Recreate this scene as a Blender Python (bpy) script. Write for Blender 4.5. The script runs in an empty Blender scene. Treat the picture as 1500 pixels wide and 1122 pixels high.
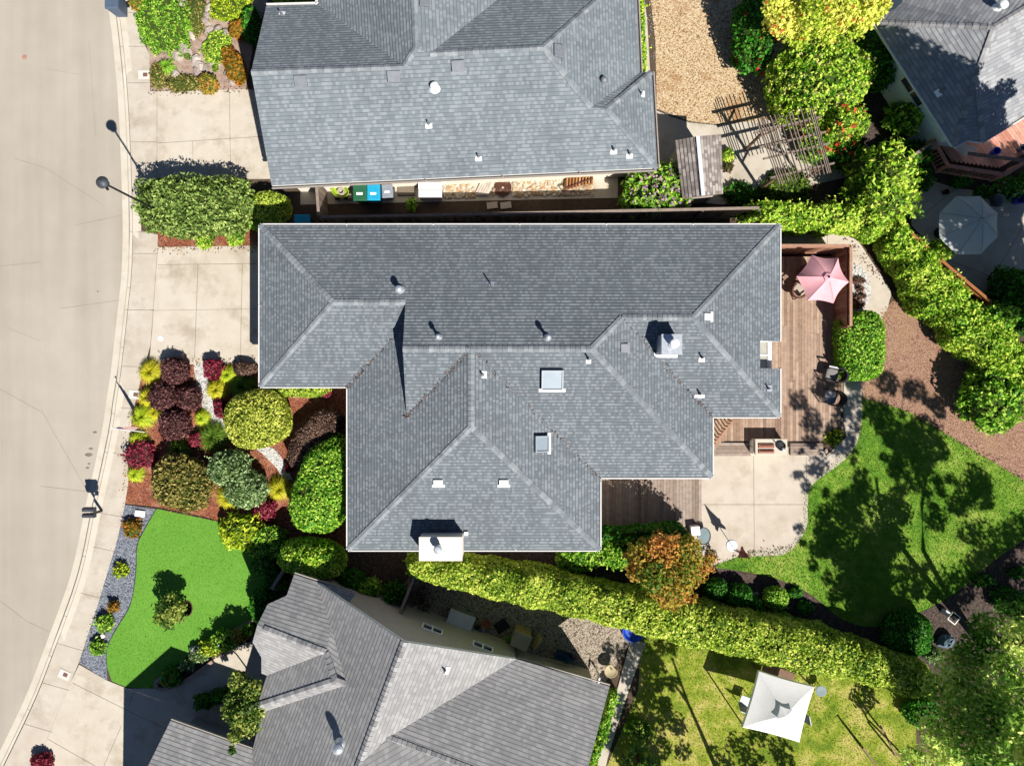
import bpy, bmesh, math, random
import numpy as np
from mathutils import Vector, Matrix
from mathutils.geometry import tessellate_polygon

sc = bpy.context.scene
col = sc.collection
R = math.radians
random.seed(7)
rng = np.random.default_rng(11)

# ------------------------------------------------------------------ camera, sky, sun, exposure
H = 33.0                      # flying height of the camera over the yards, metres
PPM = 32.0                    # photo pixels per metre on the ground
cam_d = bpy.data.cameras.new('camera'); cam = bpy.data.objects.new('camera', cam_d); col.objects.link(cam)
cam.location = (0, 0, H); cam.rotation_euler = (0, 0, 0)
cam_d.sensor_width = 36.0; cam_d.lens = 36.0 * H / (1500 / PPM)
cam_d.clip_start = 0.5; cam_d.clip_end = 600
sc.camera = cam

SUN_EL = 48.0
sun_dir = Vector((0.55 * math.cos(R(SUN_EL)), -0.835 * math.cos(R(SUN_EL)), math.sin(R(SUN_EL)))).normalized()
w = bpy.data.worlds.new('World'); sc.world = w; w.use_nodes = True
nt = w.node_tree; bg = nt.nodes['Background']
sky = nt.nodes.new('ShaderNodeTexSky'); sky.sky_type = 'NISHITA'; sky.sun_disc = False
sky.sun_elevation = R(SUN_EL); sky.sun_rotation = math.atan2(0.55, -0.835)
sky.air_density = 0.6; sky.dust_density = 0.1; sky.ozone_density = 3.5
nt.links.new(sky.outputs[0], bg.inputs[0]); bg.inputs[1].default_value = 0.055
sl = bpy.data.lights.new('sun', 'SUN'); sl.energy = 5.0; sl.angle = R(0.5); sl.color = (1.0, 0.955, 0.89)
so = bpy.data.objects.new('sun', sl); col.objects.link(so); so.location = (40, -60, 60)
so.rotation_euler = sun_dir.to_track_quat('Z', 'Y').to_euler()
sc.view_settings.view_transform = 'Standard'; sc.view_settings.look = 'None'
sc.view_settings.exposure = 0.78; sc.view_settings.gamma = 1.0; sc.view_settings.use_curve_mapping = False
sc.cycles.max_bounces = 6; sc.cycles.diffuse_bounces = 3

# ------------------------------------------------------------------ helpers
def W(px, py, z=0.0):
    f = (H - z) / (H * PPM)
    return Vector(((px - 750) * f, (561 - py) * f, z))

def lin(c):
    c = c / 255.0
    return c / 12.92 if c <= 0.04045 else ((c + 0.055) / 1.055) ** 2.4
def A(r, g, b, k=0.56):
    return (lin(r) * k, lin(g) * k, lin(b) * k, 1.0)

def tag(o, label=None, cat=None, group=None, kind=None):
    if label: o['label'] = label
    if cat: o['category'] = cat
    if group: o['group'] = group
    if kind: o['kind'] = kind
    return o

def thing(name, label, cat, loc=(0, 0, 0), group=None):
    o = bpy.data.objects.new(name, None); col.objects.link(o)
    o.empty_display_size = 0.3
    o.location = loc
    return tag(o, label, cat, group)

def world_loc(o):
    v = Vector((0, 0, 0))
    while o is not None:
        v = v + Vector(o.location); o = o.parent
    return v

def link(me, name, mats, parent=None, origin=None):
    o = bpy.data.objects.new(name, me); col.objects.link(o)
    for m in (mats if isinstance(mats, (list, tuple)) else [mats]):
        me.materials.append(m)
    off = world_loc(parent) if parent is not None else (Vector(origin) if origin is not None else Vector((0, 0, 0)))
    if off.length > 0:
        me.transform(Matrix.Translation(-off))
    if parent is not None: o.parent = parent
    else: o.location = off
    return o

class MB:
    """collects faces, builds ONE mesh object"""
    def __init__(s): s.v = []; s.f = []; s.m = []; s.uv = []
    def face(s, pts, m=0, uv=None):
        i = len(s.v); s.v += [tuple(p) for p in pts]
        s.f.append(tuple(range(i, i + len(pts)))); s.m.append(m); s.uv.append(uv)
    def hexa(s, a, b, m=0):
        """a: 4 bottom pts ccw, b: 4 top pts"""
        s.face([a[3], a[2], a[1], a[0]], m); s.face(b, m)
        for i in range(4):
            j = (i + 1) % 4; s.face([a[i], a[j], b[j], b[i]], m)
    def box(s, c, size, rot=0.0, m=0, tilt=None):
        x, y, z = [q / 2 for q in size]; cs, sn = math.cos(rot), math.sin(rot)
        def P(a, b, d):
            v = Vector((a, b, d))
            if tilt is not None: v = tilt @ v
            return (c[0] + v.x * cs - v.y * sn, c[1] + v.x * sn + v.y * cs, c[2] + v.z)
        s.hexa([P(-x, -y, -z), P(x, -y, -z), P(x, y, -z), P(-x, y, -z)],
               [P(-x, -y, z), P(x, -y, z), P(x, y, z), P(-x, y, z)], m)
    def beam(s, p, q, wd, ht, m=0):
        """box from p to q, wd across, ht high (centred)"""
        p = Vector(p); q = Vector(q); d = (q - p).normalized()
        up = Vector((0, 0, 1)) if abs(d.z) < 0.95 else Vector((1, 0, 0))
        sd = d.cross(up).normalized() * wd / 2; u = sd.cross(d).normalized() * ht / 2
        s.hexa([p - sd - u, p + sd - u, p + sd + u, p - sd + u], [q - sd - u, q + sd - u, q + sd + u, q - sd + u], m)
    def prism(s, poly, z0, z1, m=0, mtop=None):
        n = len(poly)
        area = sum(poly[i][0] * poly[(i + 1) % n][1] - poly[(i + 1) % n][0] * poly[i][1] for i in range(n))
        if area < 0: poly = poly[::-1]
        tri = tessellate_polygon([[Vector((p[0], p[1], 0)) for p in poly]])
        for t in tri:
            a, b, c = [poly[k] for k in t]
            if (b[0] - a[0]) * (c[1] - a[1]) - (b[1] - a[1]) * (c[0] - a[0]) < 0: b, c = c, b
            s.face([(a[0], a[1], z1), (b[0], b[1], z1), (c[0], c[1], z1)], m if mtop is None else mtop)
            s.face([(a[0], a[1], z0), (c[0], c[1], z0), (b[0], b[1], z0)], m)
        for i in range(n):
            a, b = poly[i], poly[(i + 1) % n]
            s.face([(a[0], a[1], z0), (b[0], b[1], z0), (b[0], b[1], z1), (a[0], a[1], z1)], m)
    def tube(s, path, rad, n=8, m=0, cap=True):
        path = [Vector(p) for p in path]; k = len(path)
        if not hasattr(rad, '__len__'): rad = [rad] * k
        rings = []
        for i, p in enumerate(path):
            d = (path[min(i + 1, k - 1)] - path[max(i - 1, 0)]).normalized()
            up = Vector((0, 0, 1)) if abs(d.z) < 0.9 else Vector((1, 0, 0))
            a = d.cross(up).normalized(); b = d.cross(a).normalized()
            rings.append([p + (a * math.cos(2 * math.pi * j / n) + b * math.sin(2 * math.pi * j / n)) * rad[i] for j in range(n)])
        for i in range(k - 1):
            for j in range(n):
                j2 = (j + 1) % n
                s.face([rings[i][j], rings[i + 1][j], rings[i + 1][j2], rings[i][j2]], m)
        if cap:
            s.face(rings[0], m); s.face(rings[-1][::-1], m)
    def lathe(s, prof, c, n=16, m=0, sx=1.0, sy=1.0, rot=0.0):
        rings = []
        cs, sn = math.cos(rot), math.sin(rot)
        for r, z in prof:
            rg = []
            for j in range(n):
                x = r * math.cos(2 * math.pi * j / n) * sx; y = r * math.sin(2 * math.pi * j / n) * sy
                rg.append((c[0] + x * cs - y * sn, c[1] + x * sn + y * cs, c[2] + z))
            rings.append(rg)
        for i in range(len(prof) - 1):
            for j in range(n):
                j2 = (j + 1) % n
                s.face([rings[i][j], rings[i][j2], rings[i + 1][j2], rings[i + 1][j]], m)
        if prof[0][0] > 1e-4: s.face(rings[0][::-1], m)
        if prof[-1][0] > 1e-4: s.face(rings[-1], m)
    def strip(s, p, q, wd, z, m=0):
        """flat strip on a plane z between two pixels"""
        a = W(p[0], p[1], z); b = W(q[0], q[1], z); d = (b - a).normalized(); n = Vector((-d.y, d.x, 0)) * wd / 2
        s.face([a - n, b - n, b + n, a + n], m)
    def build(s, name, mats, parent=None, origin=None, smooth=False, bevel=0.0, merge=False):
        me = bpy.data.meshes.new(name)
        me.from_pydata(s.v, [], s.f); me.polygons.foreach_set('material_index', s.m)
        if any(u is not None for u in s.uv):
            ul = me.uv_layers.new(name='UVMap'); k = 0
            for f, u in zip(s.f, s.uv):
                for j in range(len(f)):
                    ul.data[k].uv = u[j] if u is not None else (0, 0); k += 1
        if smooth or merge or bevel:
            bm = bmesh.new(); bm.from_mesh(me)
            bmesh.ops.remove_doubles(bm, verts=bm.verts, dist=0.0005)
            bmesh.ops.recalc_face_normals(bm, faces=bm.faces)
            bm.to_mesh(me); bm.free()
        if smooth:
            me.polygons.foreach_set('use_smooth', [True] * len(me.polygons))
            me.set_sharp_from_angle(angle=R(40))
        o = link(me, name, mats, parent, origin)
        if bevel:
            b = o.modifiers.new('bevel', 'BEVEL'); b.width = bevel; b.segments = 2; b.limit_method = 'ANGLE'
        return o

def crom(pts, n=6, closed=False):
    P = [Vector((p[0], p[1])) for p in pts]; k = len(P); out = []
    rngi = range(k if closed else k - 1)
    for i in rngi:
        g = (lambda j: P[j % k]) if closed else (lambda j: P[min(max(j, 0), k - 1)])
        p0, p1, p2, p3 = g(i - 1), g(i), g(i + 1), g(i + 2)
        for t in range(n):
            u = t / n
            q = 0.5 * ((2 * p1) + (p2 - p0) * u + (2 * p0 - 5 * p1 + 4 * p2 - p3) * u * u + (3 * p1 - p0 - 3 * p2 + p3) * u ** 3)
            out.append((q.x, q.y))
    if not closed: out.append((P[-1].x, P[-1].y))
    return out

def sheet(name, pts, z, mat, kind='structure', smooth=False, extra=None, depth=0.0):
    """flat ground sheet from photo pixels, at its own level z"""
    if smooth: pts = crom(pts, 6, True)
    m = MB()
    poly = [W(p[0], p[1], z) for p in pts]
    tri = tessellate_polygon([[Vector((p.x, p.y, 0)) for p in poly]])
    for t in tri:
        a, b, c = [poly[k] for k in t]
        if (b.x - a.x) * (c.y - a.y) - (b.y - a.y) * (c.x - a.x) < 0: b, c = c, b
        m.face([a, b, c])
    if depth:
        n = len(poly); ar = sum(poly[i].x * poly[(i + 1) % n].y - poly[(i + 1) % n].x * poly[i].y for i in range(n))
        pp = poly if ar > 0 else poly[::-1]
        for i in range(n):
            a, b = pp[i], pp[(i + 1) % n]; dn = Vector((0, 0, -depth))
            m.face([a + dn, b + dn, b, a])
    mats = [mat]
    if extra:
        mats.append(extra[0])
        for p, q, wd in extra[1]: m.strip(p, q, wd, z + 0.004, 1)
    o = m.build(name, mats)
    if kind: o['kind'] = kind
    return o

# ------------------------------------------------------------------ materials
def new_mat(name):
    m = bpy.data.materials.new(name); m.use_nodes = True
    n = m.node_tree.nodes; b = n['Principled BSDF']
    return m, m.node_tree, b
def N(t, typ, **kw):
    n = t.nodes.new(typ)
    for k, v in kw.items():
        if k.startswith('i_'):
            key = k[2:]; key = int(key) if key.isdigit() else key.replace('_', ' ')
            n.inputs[key].default_value = v
        else: setattr(n, k, v)
    return n
def mix(t, fac, a, b, mode='MIX'):
    n = t.nodes.new('ShaderNodeMix'); n.data_type = 'RGBA'; n.blend_type = mode
    for sock, v in ((n.inputs[0], fac), (n.inputs[6], a), (n.inputs[7], b)):
        if hasattr(v, 'links') or hasattr(v, 'is_output'): t.links.new(v, sock)
        else: sock.default_value = v
    return n.outputs[2]
def ramp(t, src, stops):
    n = t.nodes.new('ShaderNodeValToRGB'); e = n.color_ramp.elements
    while len(e) < len(stops): e.new(0.5)
    for el, (p, c) in zip(e, stops):
        el.position = p; el.color = c if len(c) == 4 else (*c, 1)
    t.links.new(src, n.inputs[0]); return n.outputs[0]
def objco(t): return N(t, 'ShaderNodeTexCoord').outputs['Object']
def noise(t, co, scale, detail=4, rough=0.55):
    n = N(t, 'ShaderNodeTexNoise', i_Scale=scale, i_Detail=detail, i_Roughness=rough)
    t.links.new(co, n.inputs['Vector']); return n.outputs['Fac']
def bump(t, b, h, strength, dist):
    n = N(t, 'ShaderNodeBump', i_Strength=strength, i_Distance=dist)
    t.links.new(h, n.inputs['Height']); t.links.new(n.outputs[0], b.inputs['Normal'])

def m_plain(name, c, rough=0.7, metal=0.0, var=0.12, scale=6.0, spec=0.3):
    m, t, b = new_mat(name)
    f = noise(t, objco(t), scale)
    d = tuple(q * (1 - var) for q in c[:3]) + (1,); l = tuple(min(1, q * (1 + var)) for q in c[:3]) + (1,)
    t.links.new(ramp(t, f, [(0.3, d), (0.7, l)]), b.inputs['Base Color'])
    b.inputs['Roughness'].default_value = rough; b.inputs['Metallic'].default_value = metal
    b.inputs['Specular IOR Level'].default_value = spec
    return m

def m_ground(name, c_lo, c_mid, c_hi, s_big=0.35, s_mid=3.0, s_fine=40.0, rough=0.95, bmp=0.4, bd=0.02, amt=(0.5, 0.35, 0.5), stains=None, stretch=None):
    """soil / concrete / grass: three octaves of noise between three colours"""
    m, t, b = new_mat(name); co = objco(t)
    n1 = noise(t, co, s_big, 3); n2 = noise(t, co, s_mid, 5); n3 = noise(t, co, s_fine, 3, 0.7)
    a = N(t, 'ShaderNodeMath', operation='MULTIPLY_ADD', i_1=amt[0], i_2=0.5 - amt[0] / 2); t.links.new(n1, a.inputs[0])
    c = N(t, 'ShaderNodeMath', operation='MULTIPLY_ADD', i_1=amt[1]); t.links.new(n2, c.inputs[0])
    sb = N(t, 'ShaderNodeMath', operation='SUBTRACT', i_1=amt[1] / 2); t.links.new(a.outputs[0], sb.inputs[0]); t.links.new(sb.outputs[0], c.inputs[2])
    d = N(t, 'ShaderNodeMath', operation='MULTIPLY_ADD', i_1=amt[2]); t.links.new(n3, d.inputs[0])
    sb2 = N(t, 'ShaderNodeMath', operation='SUBTRACT', i_1=amt[2] / 2); t.links.new(c.outputs[0], sb2.inputs[0]); t.links.new(sb2.outputs[0], d.inputs[2])
    cc = ramp(t, d.outputs[0], [(0.25, c_lo), (0.5, c_mid), (0.75, c_hi)])
    if stains:
        sn = noise(t, co, stains[1], 6, 0.65)
        cc = mix(t, ramp(t, sn, [(stains[2], (0, 0, 0, 1)), (stains[3], (1, 1, 1, 1))]), cc, stains[0])
    if stretch:                       # wear along the way of travel
        mp = N(t, 'ShaderNodeMapping'); mp.inputs['Scale'].default_value = (stretch[0], stretch[1], 1); mp.inputs['Rotation'].default_value = (0, 0, 0.06); t.links.new(co, mp.inputs[0])
        sn = noise(t, mp.outputs[0], 1.0, 4, 0.6); lo = stretch[2]
        cc = mix(t, 1.0, cc, ramp(t, sn, [(0.36, (lo, lo, lo * 0.99, 1)), (0.62, (1.03, 1.03, 1.03, 1))]), 'MULTIPLY')
    t.links.new(cc, b.inputs['Base Color']); b.inputs['Roughness'].default_value = rough
    b.inputs['Specular IOR Level'].default_value = 0.2
    if bmp: bump(t, b, n3, bmp, bd)
    return m

def m_stones(name, cols, scale, rough=0.9, bmp=0.8, bd=0.03, big=None, gap=0.12, gapc=(0.05, 0.045, 0.04, 1)):
    """gravel, cobbles, bark chips: one tone for each voronoi cell"""
    m, t, b = new_mat(name); co = objco(t)
    v = N(t, 'ShaderNodeTexVoronoi', i_Scale=scale); t.links.new(co, v.inputs['Vector'])
    sp = N(t, 'ShaderNodeSeparateColor'); t.links.new(v.outputs['Color'], sp.inputs[0])
    k = len(cols); cc = ramp(t, sp.outputs[0], [(i / (k - 1), c) for i, c in enumerate(cols)])
    cc = mix(t, ramp(t, v.outputs['Distance'], [(0.55, (0, 0, 0, 1)), (0.55 + gap * 2.5, (1, 1, 1, 1))]), cc, gapc)
    if big:
        n1 = noise(t, co, big[0], 5, 0.6)
        cc = mix(t, ramp(t, n1, [(big[2], (0, 0, 0, 1)), (big[3], (1, 1, 1, 1))]), cc, big[1])
    t.links.new(cc, b.inputs['Base Color']); b.inputs['Roughness'].default_value = rough
    b.inputs['Specular IOR Level'].default_value = 0.2
    iv = N(t, 'ShaderNodeMath', operation='SUBTRACT', i_0=1.0); t.links.new(v.outputs['Distance'], iv.inputs[1])
    bump(t, b, iv.outputs[0], bmp, bd)
    return m

def m_shingle(name, dark, mid, light, bw=0.17, rh=0.14, cut=(0.3, 0.58), line=0.014):
    """laminated shingles: pale tabs scattered over darker ones, row by row"""
    m, t, b = new_mat(name)
    uv = N(t, 'ShaderNodeTexCoord').outputs['UV']
    def brick(width, off, mort, x):
        mp = N(t, 'ShaderNodeMapping'); mp.inputs['Location'].default_value = (x, 0, 0); t.links.new(uv, mp.inputs[0])
        br = N(t, 'ShaderNodeTexBrick', offset=off, offset_frequency=2, squash=0.75, squash_frequency=3)
        for k, v in (('Scale', 1.0), ('Brick Width', width), ('Row Height', rh), ('Mortar Size', mort), ('Mortar Smooth', 0.2), ('Color1', (0, 0, 0, 1)), ('Color2', (1, 1, 1, 1)), ('Mortar', (0, 0, 0, 1))): br.inputs[k].default_value = v
        t.links.new(mp.outputs[0], br.inputs['Vector']); return br
    b1 = brick(bw, 0.37, 0.0, 0.0); b2 = brick(bw * 2.3, 0.61, 0.0, 3.1)
    cc = ramp(t, b1.outputs['Color'], [(0.0, dark), (cut[0], mid), (cut[1], mid), (cut[1] + 0.12, light)])
    cc = mix(t, 1.0, cc, ramp(t, b2.outputs['Color'], [(0.0, (0.95, 0.95, 0.955, 1)), (1.0, (1.05, 1.05, 1.05, 1))]), 'MULTIPLY')
    sx = N(t, 'ShaderNodeSeparateXYZ'); t.links.new(uv, sx.inputs[0])
    dv = N(t, 'ShaderNodeMath', operation='DIVIDE', i_1=rh); t.links.new(sx.outputs[1], dv.inputs[0])
    fr = N(t, 'ShaderNodeMath', operation='FRACT'); t.links.new(dv.outputs[0], fr.inputs[0])
    lf = ramp(t, fr.outputs[0], [(0.0, (1, 1, 1, 1)), (line / rh, (1, 1, 1, 1)), (line / rh + 0.08, (0, 0, 0, 1)), (1.0, (0, 0, 0, 1))])
    cc = mix(t, lf, cc, tuple(q * 0.62 for q in dark[:3]) + (1,))  # shadow line under each course's butt edge, painted into the shingle colour
    n1 = noise(t, uv, 0.35, 4, 0.55)
    cc = mix(t, 1.0, cc, ramp(t, n1, [(0.3, (0.90, 0.90, 0.91, 1)), (0.7, (1.08, 1.08, 1.07, 1))]), 'MULTIPLY')
    ms = N(t, 'ShaderNodeMapping'); ms.inputs['Scale'].default_value = (1.6, 0.22, 1); t.links.new(uv, ms.inputs[0])      # rain streaks
    cc = mix(t, 1.0, cc, ramp(t, noise(t, ms.outputs[0], 1.0, 5, 0.65), [(0.32, (0.90, 0.90, 0.90, 1)), (0.6, (1.03, 1.03, 1.03, 1))]), 'MULTIPLY')
    t.links.new(cc, b.inputs['Base Color']); b.inputs['Roughness'].default_value = 0.85
    b.inputs['Specular IOR Level'].default_value = 0.25
    return m

def m_boards(name, cols, rough=0.7, grain=(2.0, 30.0)):
    """wood; tone of each board from the 'tone' attribute"""
    m, t, b = new_mat(name)
    at = N(t, 'ShaderNodeAttribute', attribute_name='tone')
    k = len(cols); cc = ramp(t, at.outputs['Fac'], [(i / (k - 1), c) for i, c in enumerate(cols)])
    co = objco(t)
    n1 = noise(t, co, 5.0, 6, 0.7)
    cc = mix(t, 1.0, cc, ramp(t, n1, [(0.3, (0.72, 0.72, 0.72, 1)), (0.7, (1.18, 1.18, 1.18, 1))]), 'MULTIPLY')
    t.links.new(cc, b.inputs['Base Color']); b.inputs['Roughness'].default_value = rough
    b.inputs['Specular IOR Level'].default_value = 0.25
    return m

def m_leaf(name, dark, mid, light, trans=0.36, k=1.22):
    m, t, b = new_mat(name)
    at = N(t, 'ShaderNodeAttribute', attribute_name='tone')
    cc = ramp(t, at.outputs['Fac'], [(0.0, A(*dark, k)), (0.5, A(*mid, k)), (1.0, A(*light, k))])
    t.links.new(cc, b.inputs['Base Color']); b.inputs['Roughness'].default_value = 0.55
    b.inputs['Specular IOR Level'].default_value = 0.25
    tr = N(t, 'ShaderNodeBsdfTranslucent'); t.links.new(cc, tr.inputs['Color'])
    mx = N(t, 'ShaderNodeMixShader', i_0=trans)
    t.links.new(b.outputs[0], mx.inputs[1]); t.links.new(tr.outputs[0], mx.inputs[2])
    t.links.new(mx.outputs[0], t.nodes['Material Output'].inputs['Surface'])
    return m

def m_glass(name, c, rough=0.08):
    m, t, b = new_mat(name)
    f = noise(t, objco(t), 1.5)
    t.links.new(ramp(t, f, [(0.3, tuple(q * 0.85 for q in c[:3]) + (1,)), (0.7, c)]), b.inputs['Base Color'])
    b.inputs['Roughness'].default_value = rough; b.inputs['Specular IOR Level'].default_value = 0.8
    b.inputs['Coat Weight'].default_value = 0.4
    return m

M = {}
M['soil'] = m_ground('soil', A(70, 58, 48), A(98, 82, 68), A(128, 108, 90), s_mid=4, s_fine=25)
M['road'] = m_ground('road_surface', A(170, 160, 145), A(201, 191, 176), A(222, 213, 199), 0.12, 0.9, 42, bmp=0.35, bd=0.006, amt=(0.28, 0.16, 0.95), stains=(A(196, 186, 170), 0.35, 0.5, 0.8), stretch=(1.1, 0.05, 0.93))
M['concrete'] = m_ground('concrete', A(214, 201, 181), A(227, 216, 198), A(237, 228, 212), 0.3, 1.6, 30, bmp=0.15, bd=0.004, amt=(0.6, 0.6, 0.55), stains=(A(190, 176, 154), 0.7, 0.5, 0.72))
M['kerb'] = m_ground('kerb_concrete', A(222, 210, 190), A(234, 224, 205), A(243, 234, 218), 0.5, 2.5, 40, bmp=0.1, bd=0.004, amt=(0.5, 0.5, 0.3), stains=(A(205, 192, 172), 1.2, 0.55, 0.8))
M['walk'] = m_ground('sidewalk_concrete', A(208, 196, 177), A(222, 211, 194), A(233, 224, 208), 0.4, 1.8, 35, bmp=0.15, bd=0.004, amt=(0.7, 0.6, 0.5), stains=(A(186, 173, 153), 0.7, 0.5, 0.74))
M['patio'] = m_ground('patio_concrete', A(212, 198, 180), A(226, 213, 196), A(236, 225, 210), 0.35, 1.4, 22, bmp=0.15, bd=0.004, amt=(0.5, 0.5, 0.35), stains=(A(200, 186, 164), 1.1, 0.5, 0.75))
M['joint'] = m_plain('concrete_joint', A(120, 108, 92), 0.95, var=0.3, scale=3)
M['crack'] = m_plain('road_crack', A(150, 141, 128), 0.95, var=0.3, scale=3)
M['turf'] = m_ground('artificial_turf', A(108, 168, 56), A(118, 178, 63), A(130, 188, 72), 0.25, 1.2, 30, bmp=0.3, bd=0.01, amt=(0.7, 0.4, 0.3))
M['lawn'] = m_ground('lawn_grass', A(88, 142, 40), A(130, 176, 54), A(180, 200, 90), 0.45, 2.2, 26, bmp=1.0, bd=0.03, amt=(0.9, 0.9, 0.7))
M['drylawn'] = m_ground('dry_lawn_grass', A(112, 144, 38), A(164, 180, 58), A(216, 204, 116), 0.4, 1.6, 24, bmp=1.0, bd=0.03, amt=(1.0, 1.0, 0.7))
M['mulch'] = m_stones('red_bark_mulch', [A(120, 62, 40), A(172, 96, 66), A(205, 128, 96), A(150, 78, 52)], 22, big=(1.2, A(214, 158, 126), 0.52, 0.75))
M['palemulch'] = m_stones('faded_bark_mulch', [A(150, 108, 88), A(188, 144, 120), A(216, 178, 152), A(168, 124, 102)], 28, gapc=A(122, 90, 74), big=(0.8, A(190, 156, 118), 0.5, 0.75))
M['darkmulch'] = m_stones('dark_bark_mulch', [A(58, 48, 44), A(92, 76, 68), A(120, 100, 90), A(72, 60, 54)], 16)
M['whitegravel'] = m_stones('white_gravel', [A(206, 204, 198), A(238, 236, 230), A(252, 250, 246), A(222, 220, 214)], 18, gapc=A(150, 148, 145))
M['bluegravel'] = m_stones('blue_grey_gravel', [A(104, 110, 122), A(142, 148, 160), A(178, 184, 194), A(126, 132, 144)], 20, gapc=A(80, 84, 92))
M['tangravel'] = m_stones('tan_pea_gravel', [A(196, 160, 116), A(230, 200, 158), A(248, 228, 192), A(212, 178, 132)], 17, big=(0.55, A(186, 140, 96), 0.54, 0.68), gapc=A(150, 115, 78))
M['greygravel'] = m_stones('grey_gravel', [A(140, 124, 108), A(186, 170, 150), A(222, 208, 188), A(160, 144, 126)], 18, gapc=A(90, 78, 66))
M['shingle'] = m_shingle('grey_asphalt_shingle', A(120, 129, 136), A(129, 138, 144), A(149, 157, 163), bw=0.11, line=0.02)
M['shingle_n'] = m_shingle('blue_grey_asphalt_shingle', A(132, 142, 149), A(140, 150, 156), A(157, 166, 171), 0.14, 0.15, line=0.016)
M['shingle_s'] = m_shingle('mid_grey_asphalt_shingle', A(170, 169, 169), A(178, 177, 176), A(190, 189, 187), 0.18, 0.165, line=0.014)
M['shingle_e'] = m_shingle('pale_grey_asphalt_shingle', A(160, 162, 166), A(170, 172, 175), A(186, 188, 190), 0.28, 0.16, line=0.011)
M['shake'] = m_shingle('weathered_shed_shingle', A(138, 126, 120), A(170, 159, 151), A(204, 194, 185), 0.2, 0.16)
M['cap'] = m_boards('ridge_cap_shingle', [A(136, 144, 150), A(152, 160, 165), A(172, 178, 182)], 0.85)
M['cap_s'] = m_boards('grey_ridge_cap', [A(150, 149, 150), A(176, 175, 175), A(194, 193, 192)], 0.85)
M['gutter'] = m_plain('white_gutter', (0.6, 0.59, 0.57, 1), 0.4, var=0.05)
M['darkgutter'] = m_plain('grey_gutter', A(190, 180, 170), 0.45, var=0.08)
M['stucco'] = m_plain('cream_stucco', (0.66, 0.60, 0.50, 1), 0.9, var=0.06, scale=14)
M['greystucco'] = m_plain('taupe_stucco', A(226, 214, 202), 0.9, var=0.06, scale=5)
M['whitewall'] = m_plain('white_board_siding', (0.78, 0.86, 0.92, 1), 0.7, var=0.05, scale=4)
M['white'] = m_plain('white_paint', (0.78, 0.78, 0.77, 1), 0.45, var=0.04)
M['galv'] = m_plain('galvanised_metal', (0.55, 0.58, 0.62, 1), 0.35, 0.6, 0.15, 8)
M['vent'] = m_plain('grey_vent_metal', (0.16, 0.17, 0.19, 1), 0.55, 0.2, 0.12)
M['black'] = m_plain('black_metal', (0.015, 0.015, 0.017, 1), 0.45, 0.3, 0.3)
M['darkgrey'] = m_plain('dark_grey_paint', (0.05, 0.055, 0.065, 1), 0.5, 0.1, 0.2)
M['midgrey'] = m_plain('mid_grey_plastic', (0.2, 0.21, 0.23, 1), 0.5, 0, 0.12)
M['ltgrey'] = m_plain('light_grey_plastic', (0.5, 0.51, 0.52, 1), 0.5, 0, 0.08)
M['skyglass'] = m_glass('skylight_glass', (0.22, 0.27, 0.31, 1), 0.3)
M['window'] = m_glass('window_glass', (0.05, 0.06, 0.07, 1))
M['paleglass'] = m_glass('garden_window_glass', (0.36, 0.35, 0.30, 1), 0.1)
M['deck'] = m_boards('redwood_deck_boards', [A(160, 130, 110), A(190, 158, 134), A(212, 184, 160), A(170, 140, 118), A(200, 168, 144)])
M['greydeck'] = m_boards('weathered_deck_boards', [A(148, 128, 114), A(178, 158, 142), A(192, 174, 160), A(164, 142, 126)])
M['reddeck'] = m_boards('red_painted_deck_boards', [A(204, 138, 116), A(226, 160, 138), A(238, 180, 158), A(214, 148, 126)])
M['fence'] = m_boards('weathered_fence_boards', [A(110, 94, 82), A(150, 132, 118), A(176, 158, 144), A(130, 112, 98)])
M['redfence'] = m_boards('redwood_fence_boards', [A(146, 100, 78), A(180, 132, 106), A(204, 158, 132), A(160, 112, 88)])
M['orangefence'] = m_boards('orange_brown_fence_boards', [A(140, 80, 44), A(176, 108, 60), A(196, 132, 84)])
M['oldwood'] = m_boards('brown_timber', [A(120, 88, 66), A(150, 116, 92), A(172, 142, 118)])
M['trunk'] = m_plain('bark', A(110, 92, 76), 0.95, var=0.35, scale=9)
M['twig'] = m_plain('shrub_inside', A(74, 92, 30), 1.0, var=0.4, scale=12)
M['browntwig'] = m_plain('shrub_stems', A(78, 54, 46), 1.0, var=0.4, scale=12)
M['paletop'] = m_plain('frosted_glass', A(150, 168, 172), .15, 0, .05)
M['kerbwhite'] = m_plain('pale_box_concrete', A(240, 236, 228), 0.9, var=0.05)
M['rustlid'] = m_plain('rusty_lid', A(132, 96, 84), 0.8, var=0.3, scale=20)
M['mat'] = m_plain('coir_mat', A(138, 124, 108), 1.0, var=0.2, scale=30)
M['planks'] = m_boards('pale_planks', [A(190, 174, 156), A(220, 206, 190), A(236, 226, 212)])
M['logs'] = m_boards('split_firewood', [A(170, 106, 60), A(206, 150, 96), A(226, 184, 140)])
M['tubblue'] = m_plain('dull_blue_plastic', A(60, 130, 180), 0.5)
M['terracotta'] = m_plain('terracotta', A(188, 110, 78), 0.85, var=0.12)
M['oak'] = m_plain('tan_door', A(186, 166, 124), 0.7)
M['bluerock'] = m_plain('blue_grey_stone', A(112, 134, 150), 0.85, var=0.2, scale=5)
M['brick'] = m_plain('pinkish_kerb', A(196, 166, 156), 0.9, var=0.15, scale=8)
M['redpot'] = m_plain('dark_red_pot', A(130, 60, 46), 0.7)
M['oldwoodp'] = m_plain('grey_handle_wood', A(160, 140, 118), 0.8)
M['rockbed'] = m_ground('stony_bed', A(150, 120, 106), A(196, 170, 152), A(222, 200, 184), 0.6, 4, 22, bmp=0.8, bd=0.03, amt=(0.6, 0.8, 0.7))
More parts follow.
